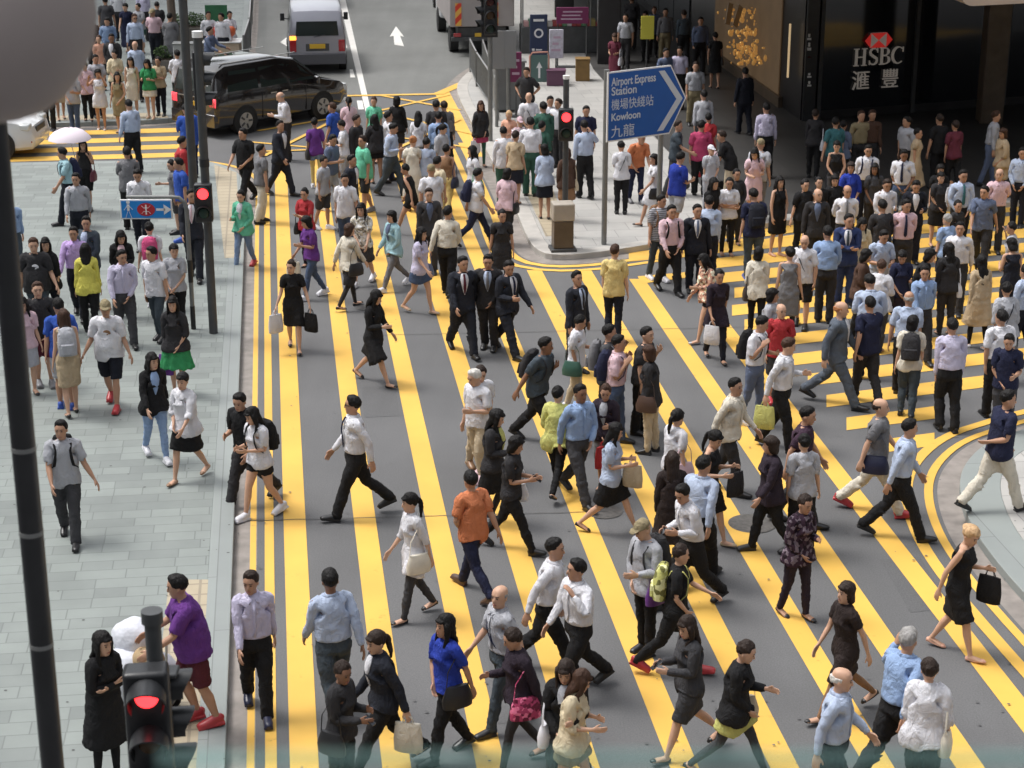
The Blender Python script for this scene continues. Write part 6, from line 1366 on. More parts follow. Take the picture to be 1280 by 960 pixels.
# u,v of the crown | sex height skin | facing (0 towards the viewer, 90 to the right) | legs, left arm, right arm | clothes | hair | extras | label
PDATA = '''
# pedestrians on the left pavement
128,790|F 166 l|50|s cr cr|coat:black tights:black pump:black|vlong bk||woman in a long black dress with arms folded behind the near traffic light
218,718|M 176 m|290|y fw fw|bigtee:purple shorts:maroon sneaker:red|short bk|strapx:purple bend:9|man in purple t-shirt and maroon shorts pushing a trolley of white sacks
75,525|M 170 m|8|w sd dn|tee:lgrey trousers:dgrey shoe:black|short bk|straps:black bp:black|man in pale grey tee with backpack walking alone beside the tall black pole
190,441|F 165 l|25|w dn dn|cardigan:black jeans:sky sneaker:white|long bk|in:sky|woman in light blue overalls and black cardigan near the pavement middle
227,466|F 162 l|335|v dn cl|blouse:white skirt:black pump:tan|bun bk|panelc:black|woman in white blouse and short black skirt beside the one in blue overalls
131,375|M 178 m|0|w sd sd|bigtee:white shorts:dnavy sneaker:red|cap gy|badge:tan|man in grey cap, white logo tee, navy shorts and red sneakers
215,371|F 163 l|355|s cl dn|blouse:char flare:green pump:black|long bk|hdR:purple|woman in charcoal top and bright green skirt by the pavement sign post
72,372|M 176 m|190|s dn dn|tee:blue shorts:lgrey sneaker:blue|short bk||man in bright blue tee and grey shorts seen from behind
79,386|F 168 l|205|u dn dn|dressless:beige pump:black|vlong br|bp:lgrey|woman in beige dress with long brown hair and small grey backpack
46,352|M 174 l|20|s cl dn|tee:char shorts:wine sneaker:grey|short br||man in charcoal polo and dark red shorts beside the black pole
41,297|M 180 l|8|t sd dn|bigtee:char jeans:slate shoe:black|short br|badge:white|big brown haired man in charcoal tee with a white chest badge
56,297|F 168 l|355|u dn dn|blouse:black jeans:dnavy pump:black|long bk||dark haired woman in black half hidden behind the big charcoal tee man
91,283|M 172 m|5|w dn dn|shirt:lilac trousers:dnavy shoe:black|short bk|belt:black|man in lilac shirt and dark trousers walking towards the viewer
107,270|M 173 m|350|t cl dn|jacket:slate trousers:dgrey shoe:black|short bk|in:lblue|man in slate suit jacket over pale blue shirt, behind the lilac shirt
106,304|F 160 l|190|t dn dn|cardigan:yellow trousers:black pump:black|long bk||woman in bright yellow jacket with long black hair seen from behind
152,312|M 172 m|20|w cl dn|shirt:lav trousers:dgrey shoe:black|short bk|belt:black|man in pale violet-blue shirt and grey trousers under the blue sign
188,308|M 170 m|335|x dn dn|tee:white jeans:slate shoe:black|short bk||man in white polo and dark jeans beside the grey tee woman
217,305|F 160 l|5|s cl cl|tee:lgrey jeans:black pump:black|bun bk||woman in light grey tee with hands clasped in front, hair tied back
151,289|F 162 l|10|s ph cl|cardigan:black trousers:black pump:black|long bk|in:pink|long haired woman in open black jacket over pink, below the blue sign
186,277|F 160 l|180|t dn dn|tee:white trousers:char sneaker:white|short bk|bp:hot|person with a hot pink backpack seen from behind under the blue sign
171,212|M 176 m|0|x dn ph|shirt:white trousers:dnavy shoe:black|short bk|belt:black|man in white shirt standing right behind the blue sign
94,216|M 174 m|5|w dn dn|shirt:lgrey trousers:dnavy shoe:black|short bk|belt:black|man in pale grey shirt with rolled sleeves walking down the far pavement
103,174|F 160 l|355|t cs dn|tank:char shorts:black sneaker:black|long bk|hbL:wine|woman in dark vest and black shorts under the pale umbrella
76,184|M 172 m|290|v dn dn|short:lteal trousers:dnavy shoe:black|short bk|bp:navy|man in pale teal shirt with a blue backpack heading left by the umbrella
158,183|M 176 m|185|s cr cr|shirtout:grey trousers:black shoe:black|short bk||man in grey-brown shirt from behind standing at the far pavement edge
160,124|M 173 m|215|x dn dn|shirt:lblue trousers:black shoe:black|short bk||man in light blue shirt stepping over the far left zebra crossing
228,170|M 172 m|110|s dn dn|tee:red trousers:dgrey shoe:black|short bk||man in coral red t-shirt beside the dark poles at the far kerb
212,200|F 158 l|290|s dn dn|tee:grey shorts:dgrey sneaker:black|short bk||small dark haired person in grey tee left of the blue polo man
222,197|M 174 m|300|t dn dn|tee:blue shorts:tan sneaker:blue|short bk||man in blue polo and tan shorts with blue shoes behind the poles
239,236|M 180 m|5|w dn dn|jacket:suit trousers:suit shoe:black|short bk|in:white tie:pink|man in dark suit with pink tie beside the red pedestrian light
231,130|M 172 m|200|s ph dn|jacket:blue trousers:navy sneaker:black|short bk||person in bright blue tracksuit jacket behind the dark poles near the van
9,243|M 172 m|20|w dn dn|shirt:sky trousers:slate shoe:black|short bk||man in sky blue shirt at the left picture edge partly behind the pole
27,372|F 160 l|30|s dn dn|tee:pink skirt:lgrey pump:black|long bk||woman in pale pink top mostly hidden by the tall black pole
# pedestrians waiting on the far left corner
122,86|F 163 m|5|s cam cam|minidress:white pump:white|bob bk||woman in short white dress with both hands raised to her forehead
146,90|F 162 l|350|s cl dn|dressless:khaki pump:black|long bk||woman in a plain khaki dress at the front of the waiting crowd
163,77|F 164 l|5|s dn dn|dressless:offwhite pump:black|vlong bk||woman with long black hair in an off white dress, front of crowd
183,80|F 162 l|350|s ph ph|tee:green mini:offwhite pump:beige|long bk||woman in green top and short off white skirt looking at her phone
197,71|F 160 m|0|s cr cr|tee:beige trousers:dnavy shoe:black|short bk||person in beige tee with folded arms at right of the waiting crowd
105,78|F 160 l|10|s ph cl|blouse:pink trousers:black pump:black|short bk||woman in pink blouse and black trousers left in the waiting crowd
86,88|M 172 m|350|s ph cl|tee:lgrey jeans:denim sneaker:white|short bk||man in light grey tee and jeans half under the brown lamp housing
57,84|M 168 m|10|t dn dn|tee:white trousers:black shoe:black|short bk||person in black trousers whose upper body is behind the lamp housing
72,80|F 165 m|20|u dn dn|tee:char skirt:sand pump:black|short bk||woman in dark top and sand skirt mostly behind the lamp housing
221,62|M 170 m|190|s cl bk|tee:white trousers:black shoe:black|short bk||man in white tee seen from behind next to the black van
142,63|F 160 l|0|s dn dn|blouse:cream trousers:black pump:black|short bk||woman in cream blouse in the second row of the waiting crowd
119,68|M 172 m|20|s dn dn|short:lgrey trousers:dnavy shoe:black|short bk|strapx:navy|man in pale shirt with navy bag strap in the second crowd row
168,51|M 172 l|10|w dn dn|shirtout:lblue trousers:black shoe:black|bald wh||elderly balding man in loose pale blue shirt, crowd centre
139,42|M 176 d|355|s cl cl|jacket:char trousers:black shoe:black|short bk|in:white|man in charcoal jacket over white shirt deeper in the waiting crowd
168,17|M 178 m|5|x dn dn|shirt:lblue trousers:char shoe:black|short br|sung|man in pale blue shirt and sunglasses walking out of the crowd
190,11|M 172 m|355|s bk bk|short:pink trousers:dnavy shoe:black|cap gy|belt:black|man in pink shirt and navy trousers standing clear behind the crowd
196,2|M 175 m|200|s dn dn|tee:char trousers:black shoe:black|short bk||man in charcoal tee right behind the pink shirt man
212,16|M 174 m|185|s dn dn|coat:grey trousers:dgrey shoe:black|short bk||person in long grey coat from behind beside the tree trunk
156,4|F 168 l|0|w dn dn|longdress:navy pump:black|bun bk||woman in long navy dress walking deep in the far crowd
133,22|M 174 m|10|s ph cl|check/sky:sky trousers:dgrey shoe:black|short bk||man in blue checked shirt at the back left of the crowd
123,44|F 160 l|20|s cl dn|tee:peach trousers:char pump:black|short br||woman in peach top beside the charcoal jacket man in the crowd
131,-4|M 176 m|185|s dn dn|tee:dgrey trousers:black shoe:black|short bk||man with dark grey back at the top of the far crowd
146,-14|M 174 m|5|s dn dn|shirt:white trousers:char shoe:black|short bk||man in white shirt cut by the picture top, left one of the two
178,-14|M 174 m|180|s dn dn|shirt:lav trousers:char shoe:black|short bk||man in pale violet shirt cut by the picture top above the crowd
172,4|F 162 l|330|s cl dn|tee:lgrey mini:dgreen pump:black|short bk||woman in pale tee and dark green skirt behind the sunglasses man
245,66|M 170 m|180|s cl cl|shirt:grey trousers:black shoe:black|short bk||man in grey shirt behind the tall dark pole and the black van
262,33|M 170 m|75|s fw fw|shirt:steel trousers:dnavy shoe:black|short bk||stall keeper in blue-grey shirt leaning over the street stall counter
260,14|M 172 m|5|s dn dn|shirt:white trousers:black shoe:black|short bk||leftmost of the white shirts behind the street stall
276,16|M 172 m|345|s dn dn|shirt:white trousers:dnavy shoe:black|short bk||middle one of the white shirts behind the street stall
287,14|F 164 m|10|s cr cr|blouse:white trousers:black shoe:black|short bk||rightmost of the white shirts behind the street stall
113,20|M 172 m|20|s dn dn|tee:brown trousers:black shoe:black|short bk||dark haired man in brown tee at the crowd's rear left
# pedestrians at the left edge of the main crossing
297,492|M 172 m|325|V dn ph|tee:black trousers:char shoe:black|short bk|bend:8|man in black tee stepping off the kerb, half hidden by a backpack
312,510|F 163 l|320|v ph ph|tee:white minishorts:black sneaker:white|long bk|bp:black|woman in white tee with black backpack and short black shorts at kerb
312,714|M 174 m|10|w dn dn|shirt:lav trousers:black sneaker:navy|short db|belt:black|young man in pale lavender shirt walking on the yellow edge lines
412,711|M 176 d|205|v dn dn|shirt:lblue trousers:slate shoe:black|short bk|belt:black|man in light blue shirt seen from behind near the picture bottom
441,494|M 178 m|283|W dn dn|shirt:white trousers:black shoe:black|short bk|sung tieout:navy|striding man in white shirt, dark tie and sunglasses
511,616|F 164 l|300|w dn dn|tunic:white jeans:dgrey pump:black|pony bk|hbL:offwhite|woman in loose white tunic and grey trousers with ponytail
588,588|M 168 m|222|V cl dn|tee:orange jeans:navy shoe:brown|short bk||man in orange t-shirt and dark jeans walking away left
468,789|F 166 l|290|W dn dn|jacket:suit trousers:black pump:black|pony db|in:white hdL:offwhite|woman in black trouser suit with ponytail striding at the bottom
430,828|F 160 d|60|s ph ph|jacket:char trousers:black shoe:black|short db|hbR:black phone|person in dark jacket holding a phone at the bottom edge
557,768|F 165 m|300|w dn cl|tee:royal trousers:black shoe:black|long bk|hbL:black|woman in royal blue tee with black shoulder bag and trousers
625,731|M 170 l|300|w dn dn|short:lgrey jeans:slate shoe:black|bald gy|strapx:navy belt:black|bald man in pale grey shirt with crossed bag strap
636,786|F 160 m|290|w dn ph|jacket:dplum tights:char pump:black|short db|hbL:floral/magenta|woman in dark jacket carrying a big colourful flowered bag
706,828|F 164 l|340|V ph cl|jacket:black trousers:char sneaker:white|long db|in:lgrey hbR:white|long haired woman in black jacket with white bag at the bottom edge
732,838|F 158 l|70|w ph ph|blouse:cream mini:khaki pump:tan|long br||woman in cream blouse and khaki skirt overlapped by the black jacket
694,672|M 174 m|75|V cl dn|shirt:white trousers:black shoe:black|short bk|bend:8|man in white shirt leaning forward, left one of the two meeting shirts
721,698|M 170 m|300|W ea dn|shirt:white trousers:black shoe:black|short bk|bend:4|man in white shirt with a hand at his face, right of his twin
857,771|F 165 l|290|W ph ph|jacket:dgrey pencil:dgrey pump:black|long db|phone|woman in dark grey skirt suit and heels reading a phone
938,802|F 162 l|75|W ph cl|cardigan:black mini:lemon tights:dgrey pump:black|short db|hbL:sand|short haired woman in black top and yellow-green skirt with sand tote
1055,834|M 170 l|65|v dn dn|shirt:lblue trousers:dnavy shoe:black|bald wh|belt:black|bald man in pale blue shirt near the bottom right
1137,784|M 176 m|130|V ea dn|shirt:sky trousers:black shoe:black|short gy|belt:black|man in sky blue shirt talking on a phone at his right ear
1163,822|F 165 l|165|t dn dn|blouse:white trousers:black pump:black|short db|hbR:offwhite|short haired woman in flared white blouse seen from behind
1059,727|F 165 l|290|W dn dn|dress:dbrown tights:tan pump:black|bob db||woman in knee length dark brown dress with short wavy hair
1219,659|F 168 l|60|v ph dn|dressless:black pump:peach|bun bl|in:peach hdL:black strapc:peach|blonde woman in black pencil dress carrying a black shopping bag
1009,619|F 162 m|35|t ph cl|cardigan:floral/plum jeans:dplum pump:black|short db||woman in patterned plum blouse near the crossing centre right
964,545|F 162 m|280|v dn dn|cardigan:dplum trousers:black shoe:black|bob db||woman in dark plum jacket and black trousers seen from her side
1006,542|F 162 l|190|t dn dn|tee:lgrey trousers:black shoe:black|short bk||woman in light grey patterned tee behind the plum blouse
1012,508|M 172 m|80|v dn dn|tee:plum trousers:char shoe:black|short bk||man in dull purple tee hidden behind the light grey tee
1101,497|M 172 l|75|V dn dn|tee:grey trousers:offwhite sneaker:red|bald db|hbR:navy|balding man in grey tee, off white trousers and a blue shoulder bag
1139,523|M 174 m|85|V dn dn|shirt:lblue trousers:black shoe:black|short bk|belt:black|man in light blue shirt striding right beside the curved yellow line
1262,487|M 178 m|110|V dn bk|tee:navy trousers:offwhite shoe:black|short bk||man in navy polo and off white trousers stepping on the right island
# pedestrians on the middle of the main crossing
920,472|M 172 m|65|v dn dn|shirtout:offwhite trousers:char shoe:black|short bk||man in cream jacket walking right with one arm forward, right of the crossing's middle
881,569|M 172 m|150|v dn dn|shirt:lblue trousers:black shoe:black|short bk|belt:black|man in light blue shirt seen from behind beside the floral dress
898,539|F 166 l|60|w ph ph|dressless:black pump:beige|pony bk|hdL:char|woman in sleeveless black dress eating something at the crossing centre
850,607|M 172 m|300|V ph ph|shirt:white trousers:black shoe:black|short bk|bend:12 phone|man in white shirt bowed over a phone
800,650|M 170 l|310|s ph cl|cardigan:lgrey jeans:black shoe:black|cap gy|bp:char hbL:purple|person in beige cap and grey hooded top with dark backpack
853,680|F 164 l|75|W fw cl|tee:black trousers:black sneaker:red|short db|bp:camo/lemon|woman in black with a black and lime patterned backpack and red shoes
848,511|F 160 l|120|t dn dn|tee:white skirt:black pump:black|pony bk|hbR:pink|dark haired woman in white tee with a pink bag behind the long brown hair
841,564|F 162 m|185|t dn dn|coat:dbrown tights:black pump:black|vlong db||woman with long brown hair in a long dark brown coat from behind
773,529|F 162 l|75|W ph ph|tee:lblue skirt:black pump:black|vlong bk|hdL:sand|woman with very long black hair, pale top and black skirt carrying sacks
757,481|F 162 m|340|s ph cl|jacket:dplum pencil:grey pump:black|short br|in:lgrey hdR:red|reddish haired woman in dark jacket and grey skirt with a red bag
726,480|M 178 d|35|V cl dn|shirt:sky trousers:dgrey shoe:black|short bk|belt:black|man in sky blue shirt reaching a hand out, near the middle
698,482|F 162 l|160|W cl cl|blouse:lemon jeans:black pump:black|short bk||woman in pale yellow-green blouse and black trousers behind the sky shirt
811,431|F 166 m|250|s dn dn|cardigan:char trousers:sand shoe:black|bob br|hbL:brown|brown haired woman in black jacket and sand trousers with brown bag
809,408|M 170 l|70|s dn dn|tee:char trousers:black shoe:black|short bk||person in black top just behind the woman with the brown bag
774,418|M 172 m|75|t cs cs|short:pink jeans:denim shoe:black|short bk|bp:navy|man in pale pink shirt and blue jeans gripping his backpack straps
762,405|M 174 m|80|u cs cl|tee:dgrey trousers:dnavy shoe:black|short bk|bp:grey|man in dark grey tee with grey backpack behind the pale pink shirt
728,394|F 160 m|70|u ph dn|tee:white trousers:sand sneaker:white|short bk|hbR:dgreen|woman in white tee with a dark green bag between two men
683,421|M 176 d|65|V cs dn|tee:slate trousers:black shoe:black|short bk|bp:char bend:14|man in slate blue tee leaning forward under a charcoal backpack
590,462|M 168 l|320|x ph dn|tee:white trousers:sand sneaker:pink|short wh||white haired man in white polo and sand trousers
601,458|F 162 l|20|t ph ph|tee:white trousers:sand sneaker:tan|short db||dark haired companion in white tee right behind the white haired man
624,512|F 164 l|70|x dn ph|jacket:char skirt:black tights:char pump:black|vlong bk|in:lemon|woman with very long black hair in dark jacket over a lime top
648,545|F 166 m|75|V ph ph|tee:char trousers:black shoe:black|bob bk|phone hbL:white|woman in dark tee looking at a phone she holds out
473,363|F 166 l|60|V dn ph|dressflare:black pump:black|long bk||woman in flared knee length black dress walking alone
363,325|F 165 l|5|w sd sd|dress:black pump:black|short db|hdR:white hdL:black|woman in short sleeved black dress with white bag in hand
381,270|F 162 m|300|w ph dn|tee:purple jeans:denim sneaker:white|bob bk|hdR:offwhite|woman in purple tee and blue jeans reading papers
380,235|F 162 m|335|s cr cr|tee:red trousers:dnavy pump:black|short bk|hbR:black|woman in red top with folded arms and black bag
437,279|F 162 l|130|w dn dn|cardigan:offwhite skirt:char tights:char pump:black|bob br|hbR:black|woman in cream cardigan and dark skirt with a black handbag from behind
451,254|F 164 l|345|v dn cl|tee:floral/offwhite skirt:dgrey sneaker:white|long bk||woman in patterned white and red top with dark grey skirt
431,217|M 172 m|0|t sd dn|tee:white jeans:denim shoe:black|short bk||man in plain white tee and jeans facing the viewer
489,263|F 160 l|310|W cl dn|cardigan:lteal jeans:grey sneaker:white|bob bk|in:steel|woman in pale teal cardigan and grey trousers walking towards the viewer left
527,284|F 164 l|55|w dn dn|tee:lav mini:denim pump:beige|long bk|hbL:steel|woman in lavender top and denim skirt with a pale blue bag
560,257|M 176 m|170|w dn cl|shirt:offwhite trousers:black shoe:black|short bk|belt:black|man in cream white shirt and black trousers seen from behind
536,235|M 174 l|5|x dn dn|jacket:dgrey trousers:dgrey shoe:black|short db|in:steel|man in dark grey jacket over blue shirt behind the cream white shirt
579,320|M 178 m|20|W dn dn|jacket:suit trousers:suit shoe:black|short bk|in:white tie:maroon|leftmost of the three suited men, white shirt and dark red tie
610,318|M 172 m|350|x cl dn|jacket:char trousers:char shoe:black|short bk|in:lblue tie:grey|middle one of the three suited men, hand at his waist
637,326|M 174 m|40|V dn ph|jacket:suit trousers:suit shoe:black|short bk|in:white tie:navy|rightmost of the three suited men, turned to the right
721,338|M 176 m|50|s dn dn|jacket:suit trousers:char shoe:black|short bk|in:lblue tie:char|man in dark suit alone between the first zebra stripe tops
769,305|M 172 l|172|x dn dn|tee:mustard jeans:dnavy shoe:black|short br|belt:black|man in mustard yellow tee and dark jeans with his back to us
628,262|F 162 m|10|s dn dn|dress:char tights:char pump:black|short bk||short haired woman in black dress by the kerb line
598,210|M 170 m|100|W dn dn|tee:white jeans:navy shoe:black|short bk|bp:navy|man in white tee and navy jeans striding by the kerb
635,210|F 160 m|160|t cl dn|blouse:pink trousers:char pump:black|bob bk|hbR:black|woman in pink blouse with black handbag at the corner kerb
539,205|M 172 m|200|t dn dn|tee:white shorts:grey sneaker:tan|cap gy||man in white tee and grey shorts from behind, left of the white dress gap
517,170|F 168 l|178|s dn dn|longdress:offwhite pump:tan|bun or||woman with orange hair in long cream white dress from behind
534,172|F 162 m|180|s dn dn|tee:lblue trousers:lgrey sneaker:white|short bk||person in pale blue top right beside the cream white dress
494,154|M 172 m|65|w dn ph|shirt:lblue trousers:slate shoe:black|short bk|belt:black|man in pale blue shirt and slate trousers in the upper crossing
453,169|M 176 m|300|t dn dn|bigtee:mint shorts:char sneaker:grey|short db||man in mint green tee and dark shorts
440,193|M 170 m|70|t dn dn|jacket:suit trousers:suit shoe:black|short bk|in:white|small suited man overlapping the mint green tee
417,168|M 174 m|60|t dn ph|tee:steel trousers:lgrey sneaker:white|short bk||man in dusty blue tee left of the mint green tee
393,147|F 164 m|190|t dn dn|tee:purple minishorts:ldenim tights:mustard sneaker:white|short bk|hbL:black|woman in purple tee and denim shorts with black bag
425,150|F 162 l|270|t ph dn|tee:white trousers:lgrey sneaker:white|short bk||person in white top with arm raised in the upper crossing
446,143|M 172 m|60|t dn dn|jacket:char trousers:black shoe:black|short db||man in dark grey suit jacket above the mint green tee
436,121|F 160 l|195|s dn dn|blouse:pink skirt:grey pump:black|pony bk||woman with black ponytail in pale pink top by the van's front wheel
415,128|M 168 m|250|t dn dn|tee:blue shorts:dgrey sneaker:black|short br||person in bright blue tee right at the black van's front
467,121|F 162 l|340|t dn dn|tee:mint skirt:char pump:black|short br||person in mint top beside the white road line
468,143|F 162 m|200|s cl dn|blouse:char mini:black pump:black|long bk||woman in black blouse and black mini skirt next to the road line
485,139|M 168 m|120|t dn dn|tee:white trousers:navy shoe:black|short bk||man in white tee overlapped by the pale blue shirt
496,120|F 162 m|170|s dn dn|cardigan:black skirt:char pump:black|bob bk||woman in black jacket seen against the yellow box line
523,139|F 162 m|170|t dn ph|tee:white skirt:grey pump:black|long bk|hbR:black|woman with long dark hair and white tee beside black shoulder bag
545,125|M 172 m|180|t dn dn|tee:char trousers:black shoe:black|short bk||man in charcoal tee at the upper tip of the thick yellow line
555,126|M 168 l|200|t dn dn|shirt:grey trousers:black shoe:black|short db||man in dull grey shirt right of the charcoal tee
548,139|M 174 m|190|t dn dn|shirt:sky trousers:slate shoe:black|short bk|strapx:black|man in sky blue shirt with a black strap seen from behind
555,155|F 162 l|60|t ph dn|blouse:lgrey skirt:navy pump:black|pony bk||woman in pale grey blouse in front of the black strapped shirt
558,180|F 162 m|160|t dn dn|tank:tan trousers:mustard pump:black|short bk|hbR:navy|woman in tan top with navy bag near the thick yellow line
547,195|M 168 m|130|t dn dn|tee:cream trousers:khaki shoe:black|short bk||man in cream tee overlapped by the tan top
590,182|F 164 l|300|t dn dn|tee:white skirt:dgreen pump:black|long bk|hbL:green|woman in white tee carrying a round green bag
303,160|M 176 m|330|W cl dn|tee:black trousers:black shoe:black|short bk||man all in black striding over the far left kerb corner
350,150|M 178 m|60|w dn dn|jacket:suit trousers:suit shoe:black|short bk|in:white|man in black suit below the bald white shirt
348,115|M 174 l|290|s dn dn|shirt:white trousers:char shoe:black|bald gy||bald man in white shirt against the black van's side
326,180|M 172 m|120|x dn dn|tee:grey trousers:offwhite shoe:black|short bk||man in grey tee and off white trousers stepping on the yellow edge line
300,238|F 162 l|345|v cl ph|cardigan:mint jeans:ldenim sneaker:red|short bk|in:white|woman in pale green cardigan, jeans and red shoes
405,195|F 160 m|60|t dn dn|tee:lgrey shorts:dgrey sneaker:white|short bk||person in pale grey tee between the purple and mint tees
505,205|F 158 m|250|W dn dn|tank:black minishorts:black pump:black|short bk|bend:14|woman in black bending beside the cream white dress
# pedestrians on the far right corner
601,126|F 162 m|20|s cl dn|cardigan:char mini:magenta tights:dgreen pump:black|long br|hdR:white|woman in dark jacket and pink skirt with white bag by the railing
629,158|M 174 m|190|s dn dn|shirtout:white trousers:dgreen shoe:black|short bk||man in untucked white shirt at left of the corner crowd
636,139|F 160 l|340|s ph dn|tee:peach trousers:dgreen pump:black|short bl||fair haired woman in peach top at the corner
650,146|F 158 l|20|s cl dn|tunic:floral/pink trousers:dgreen pump:black|cap wi||woman in patterned pink headscarf and tunic at the corner
661,115|M 172 l|5|s cl cl|short:white trousers:dgrey shoe:black|bald gy|strapx:black|bald man in white shirt with dark lanyard standing at the corner back
679,127|M 176 m|190|x dn dn|shirtout:dgreen trousers:dgreen shoe:black|short bk||man in dark green shirt and trousers seen from behind
688,120|M 170 m|10|s dn dn|short:white trousers:char shoe:black|short bk||man in white shirt, left one of the pair beside the red signal
698,123|M 168 m|330|s dn dn|short:white trousers:char shoe:black|short db||man in white shirt, right one of the pair touching the red signal
663,146|M 178 m|180|s cl dn|short:white trousers:dgreen shoe:black|short bk|belt:black|man in crisp white shirt and green-grey trousers, back to the viewer
678,151|F 164 m|150|s dn dn|blouse:dgreen trousers:dgrey shoe:black|short bk|hbR:char|dark haired person in dark green between two corner shirts
645,163|F 164 m|165|s dn dn|tee:beige skirt:dnavy pump:black|short db||woman in beige vest and navy skirt from behind at the corner
680,180|F 162 m|185|s dn dn|blouse:lblue skirt:dnavy pump:black|bob bk||woman in pale blue blouse and navy skirt right of the beige vest
708,184|F 160 m|200|s dn dn|cardigan:brown skirt:tan pump:black|bob br|hbR:sand|brown haired woman in brown top below the red signal light
733,132|M 172 m|345|s dn dn|tee:navy trousers:dgrey shoe:black|short bk||man in navy tee facing us behind the raised arm man
730,150|M 176 m|200|t dn ea|shirt:lblue trousers:black shoe:black|short bk|belt:black|man in pale blue shirt raising a hand to his head beside the road sign
658,84|M 172 m|340|t hp hp|tee:char trousers:black shoe:black|short db||man in charcoal tee with hands on hips near the magenta stand
776,176|F 160 m|185|s dn dn|tee:white trousers:black shoe:black|short bk|strapx:black|person in white tee seen from behind between the sign posts
803,166|M 170 m|20|t fw cl|tee:orange jeans:navy sneaker:grey|short db|bend:30|man in orange-red tee bending forward under the blue road sign
818,192|F 160 m|285|V dn dn|dress:white pump:black|bob bk|hbL:black|woman in white dress with black shawl stepping left past the sign post
852,197|M 174 m|130|t dn ph|tee:royal shorts:lgrey sneaker:white|short bk||man in royal blue tee and grey shorts right of the sign posts
877,150|M 172 m|180|t dn dn|tee:magenta trousers:black shoe:black|short bk||man in magenta pink tee seen from behind near the pushchair
886,141|F 160 m|170|t dn dn|tee:red trousers:dgrey pump:black|short bk||person in dim red top right behind the magenta tee
880,112|M 174 m|185|s dn dn|shirt:lgrey trousers:char shoe:black|short bk||man in pale grey shirt walking away at the shade's edge
870,77|M 174 m|5|t dn dn|short:lgrey trousers:khaki shoe:black|short db||man in pale grey shirt and khaki trousers coming out of the arcade
901,163|M 172 m|255|t fw fw|tee:black trousers:sand shoe:black|short db|bend:22|man in black tee and sand trousers bending over the pushchair
848,150|M 172 m|80|t dn fw|tee:slate trousers:dgrey shoe:black|short db||man in slate tee in half shade right of the blue road sign
889,181|F 150 l|10|s cl dn|tee:lgrey trousers:lgrey sneaker:white|cap wh||child sized person in a white cap beside the pushchair
943,193|F 162 l|355|s ph ph|dress:pink pump:black|long bk||long haired woman in dusty pink dress at the shade's edge
951,180|M 172 m|150|s dn dn|tee:lgrey trousers:grey shoe:black|cap gy||person in grey cap right behind the dusty pink dress
828,243|M 172 m|25|t dn dn|tee:stripe/lgrey jeans:slate sneaker:white|short bk|bp:tan|man in striped tee with a tan brown backpack at the near corner
840,256|M 174 m|20|w cl dn|shirt:pink trousers:black shoe:black|short bk|straps:black|man in pale pink shirt with black backpack straps beside the tan backpack
872,255|M 172 m|0|s dn dn|jacket:dnavy trousers:dnavy shoe:black|short bk|in:white tie:steel|man in navy suit with steel blue tie at the crossing's left end
887,244|M 172 m|175|s dn dn|shirt:lblue trousers:dnavy shoe:black|short bk|belt:black|man in pale blue shirt, back turned, right beside the navy suit
893,222|F 164 l|30|s dn dn|dress:black pump:black|long bk||woman in black dress behind the pale blue shirt's back
912,222|F 162 m|5|s cr cr|tee:white jeans:black pump:tan|short bk||woman in white tee with folded arms and black trousers
941,235|M 178 m|185|s dn dn|tee:navy jeans:slate sneaker:blue|short bk|bp:dnavy|man with large dark navy backpack seen from behind
921,211|F 160 m|10|s cl dn|jacket:char trousers:char pump:black|short bk||small dark figure just above the folded arms white tee
975,220|F 164 l|30|s cl dn|dressless:black pump:peach|long bk|strapx:black|woman in sleeveless black dress standing clear left of the waiting group
# pedestrians waiting at the right crossing
1007,224|F 164 l|20|s dn dn|tee:black trousers:black pump:black|short bk||short haired woman in plain black tee beside the bald blazer man
1023,235|M 174 l|0|s dn dn|jacket:char trousers:char shoe:black|bald gy|in:steel|balding man in dark blazer over a steel blue shirt
1024,221|F 160 l|10|s dn dn|tee:black trousers:black pump:black|short bk||dark haired head right behind the balding blazer man
1044,218|F 162 l|5|s dn dn|tee:black skirt:black pump:black|bob bk||woman in scoop necked black top between blazer and blue top
1046,183|F 162 l|350|s cl cl|tank:black trousers:dgrey pump:black|bun bk||woman in black tank top with folded hands at the group's back
1064,202|F 164 m|10|s dn dn|blouse:royal trousers:dnavy pump:black|bob db||woman in vivid royal blue top above the bald white shirt
1086,181|M 174 m|350|s dn dn|shirt:white trousers:dnavy shoe:black|short bk|straps:navy|man in white shirt with navy backpack straps at the back row
1094,204|F 162 d|5|s dn dn|tee:dgrey trousers:char pump:black|long bk||dark skinned woman in dark grey tee below the navy straps man
1060,231|M 176 m|0|s bk bk|shirt:white trousers:char shoe:black|bald db|tieout:grey|bald man in white shirt with grey tie, hands behind his back
1062,267|M 176 m|0|s cr cr|jacket:bsuit trousers:bsuit shoe:black|short bk|in:white tie:slate|man in blue suit with folded arms
1080,273|F 160 l|5|s dn dn|blouse:cream trousers:beige pump:black|long bk||woman in cream blouse right behind the blue suit man
1103,249|M 174 m|185|s dn dn|jacket:char trousers:char shoe:black|short bk||man in charcoal suit jacket with his back to the viewer
1107,288|M 172 m|10|s ph ph|short:lblue trousers:lgrey shoe:black|short bk||man in pale blue shirt with both forearms raised
1131,187|M 176 d|350|s cl cl|short:white jeans:denim shoe:black|short bk|tieout:navy phone|man in white short sleeves with lanyard using a phone at the back
1110,224|M 172 m|15|s dn dn|shirt:white trousers:dgrey shoe:black|short db||man in white shirt below the lanyard man
1134,249|M 176 m|0|s bk bk|shirt:pink trousers:char shoe:black|short bk|tieout:navy|man in pink shirt and navy tie with hands behind his back
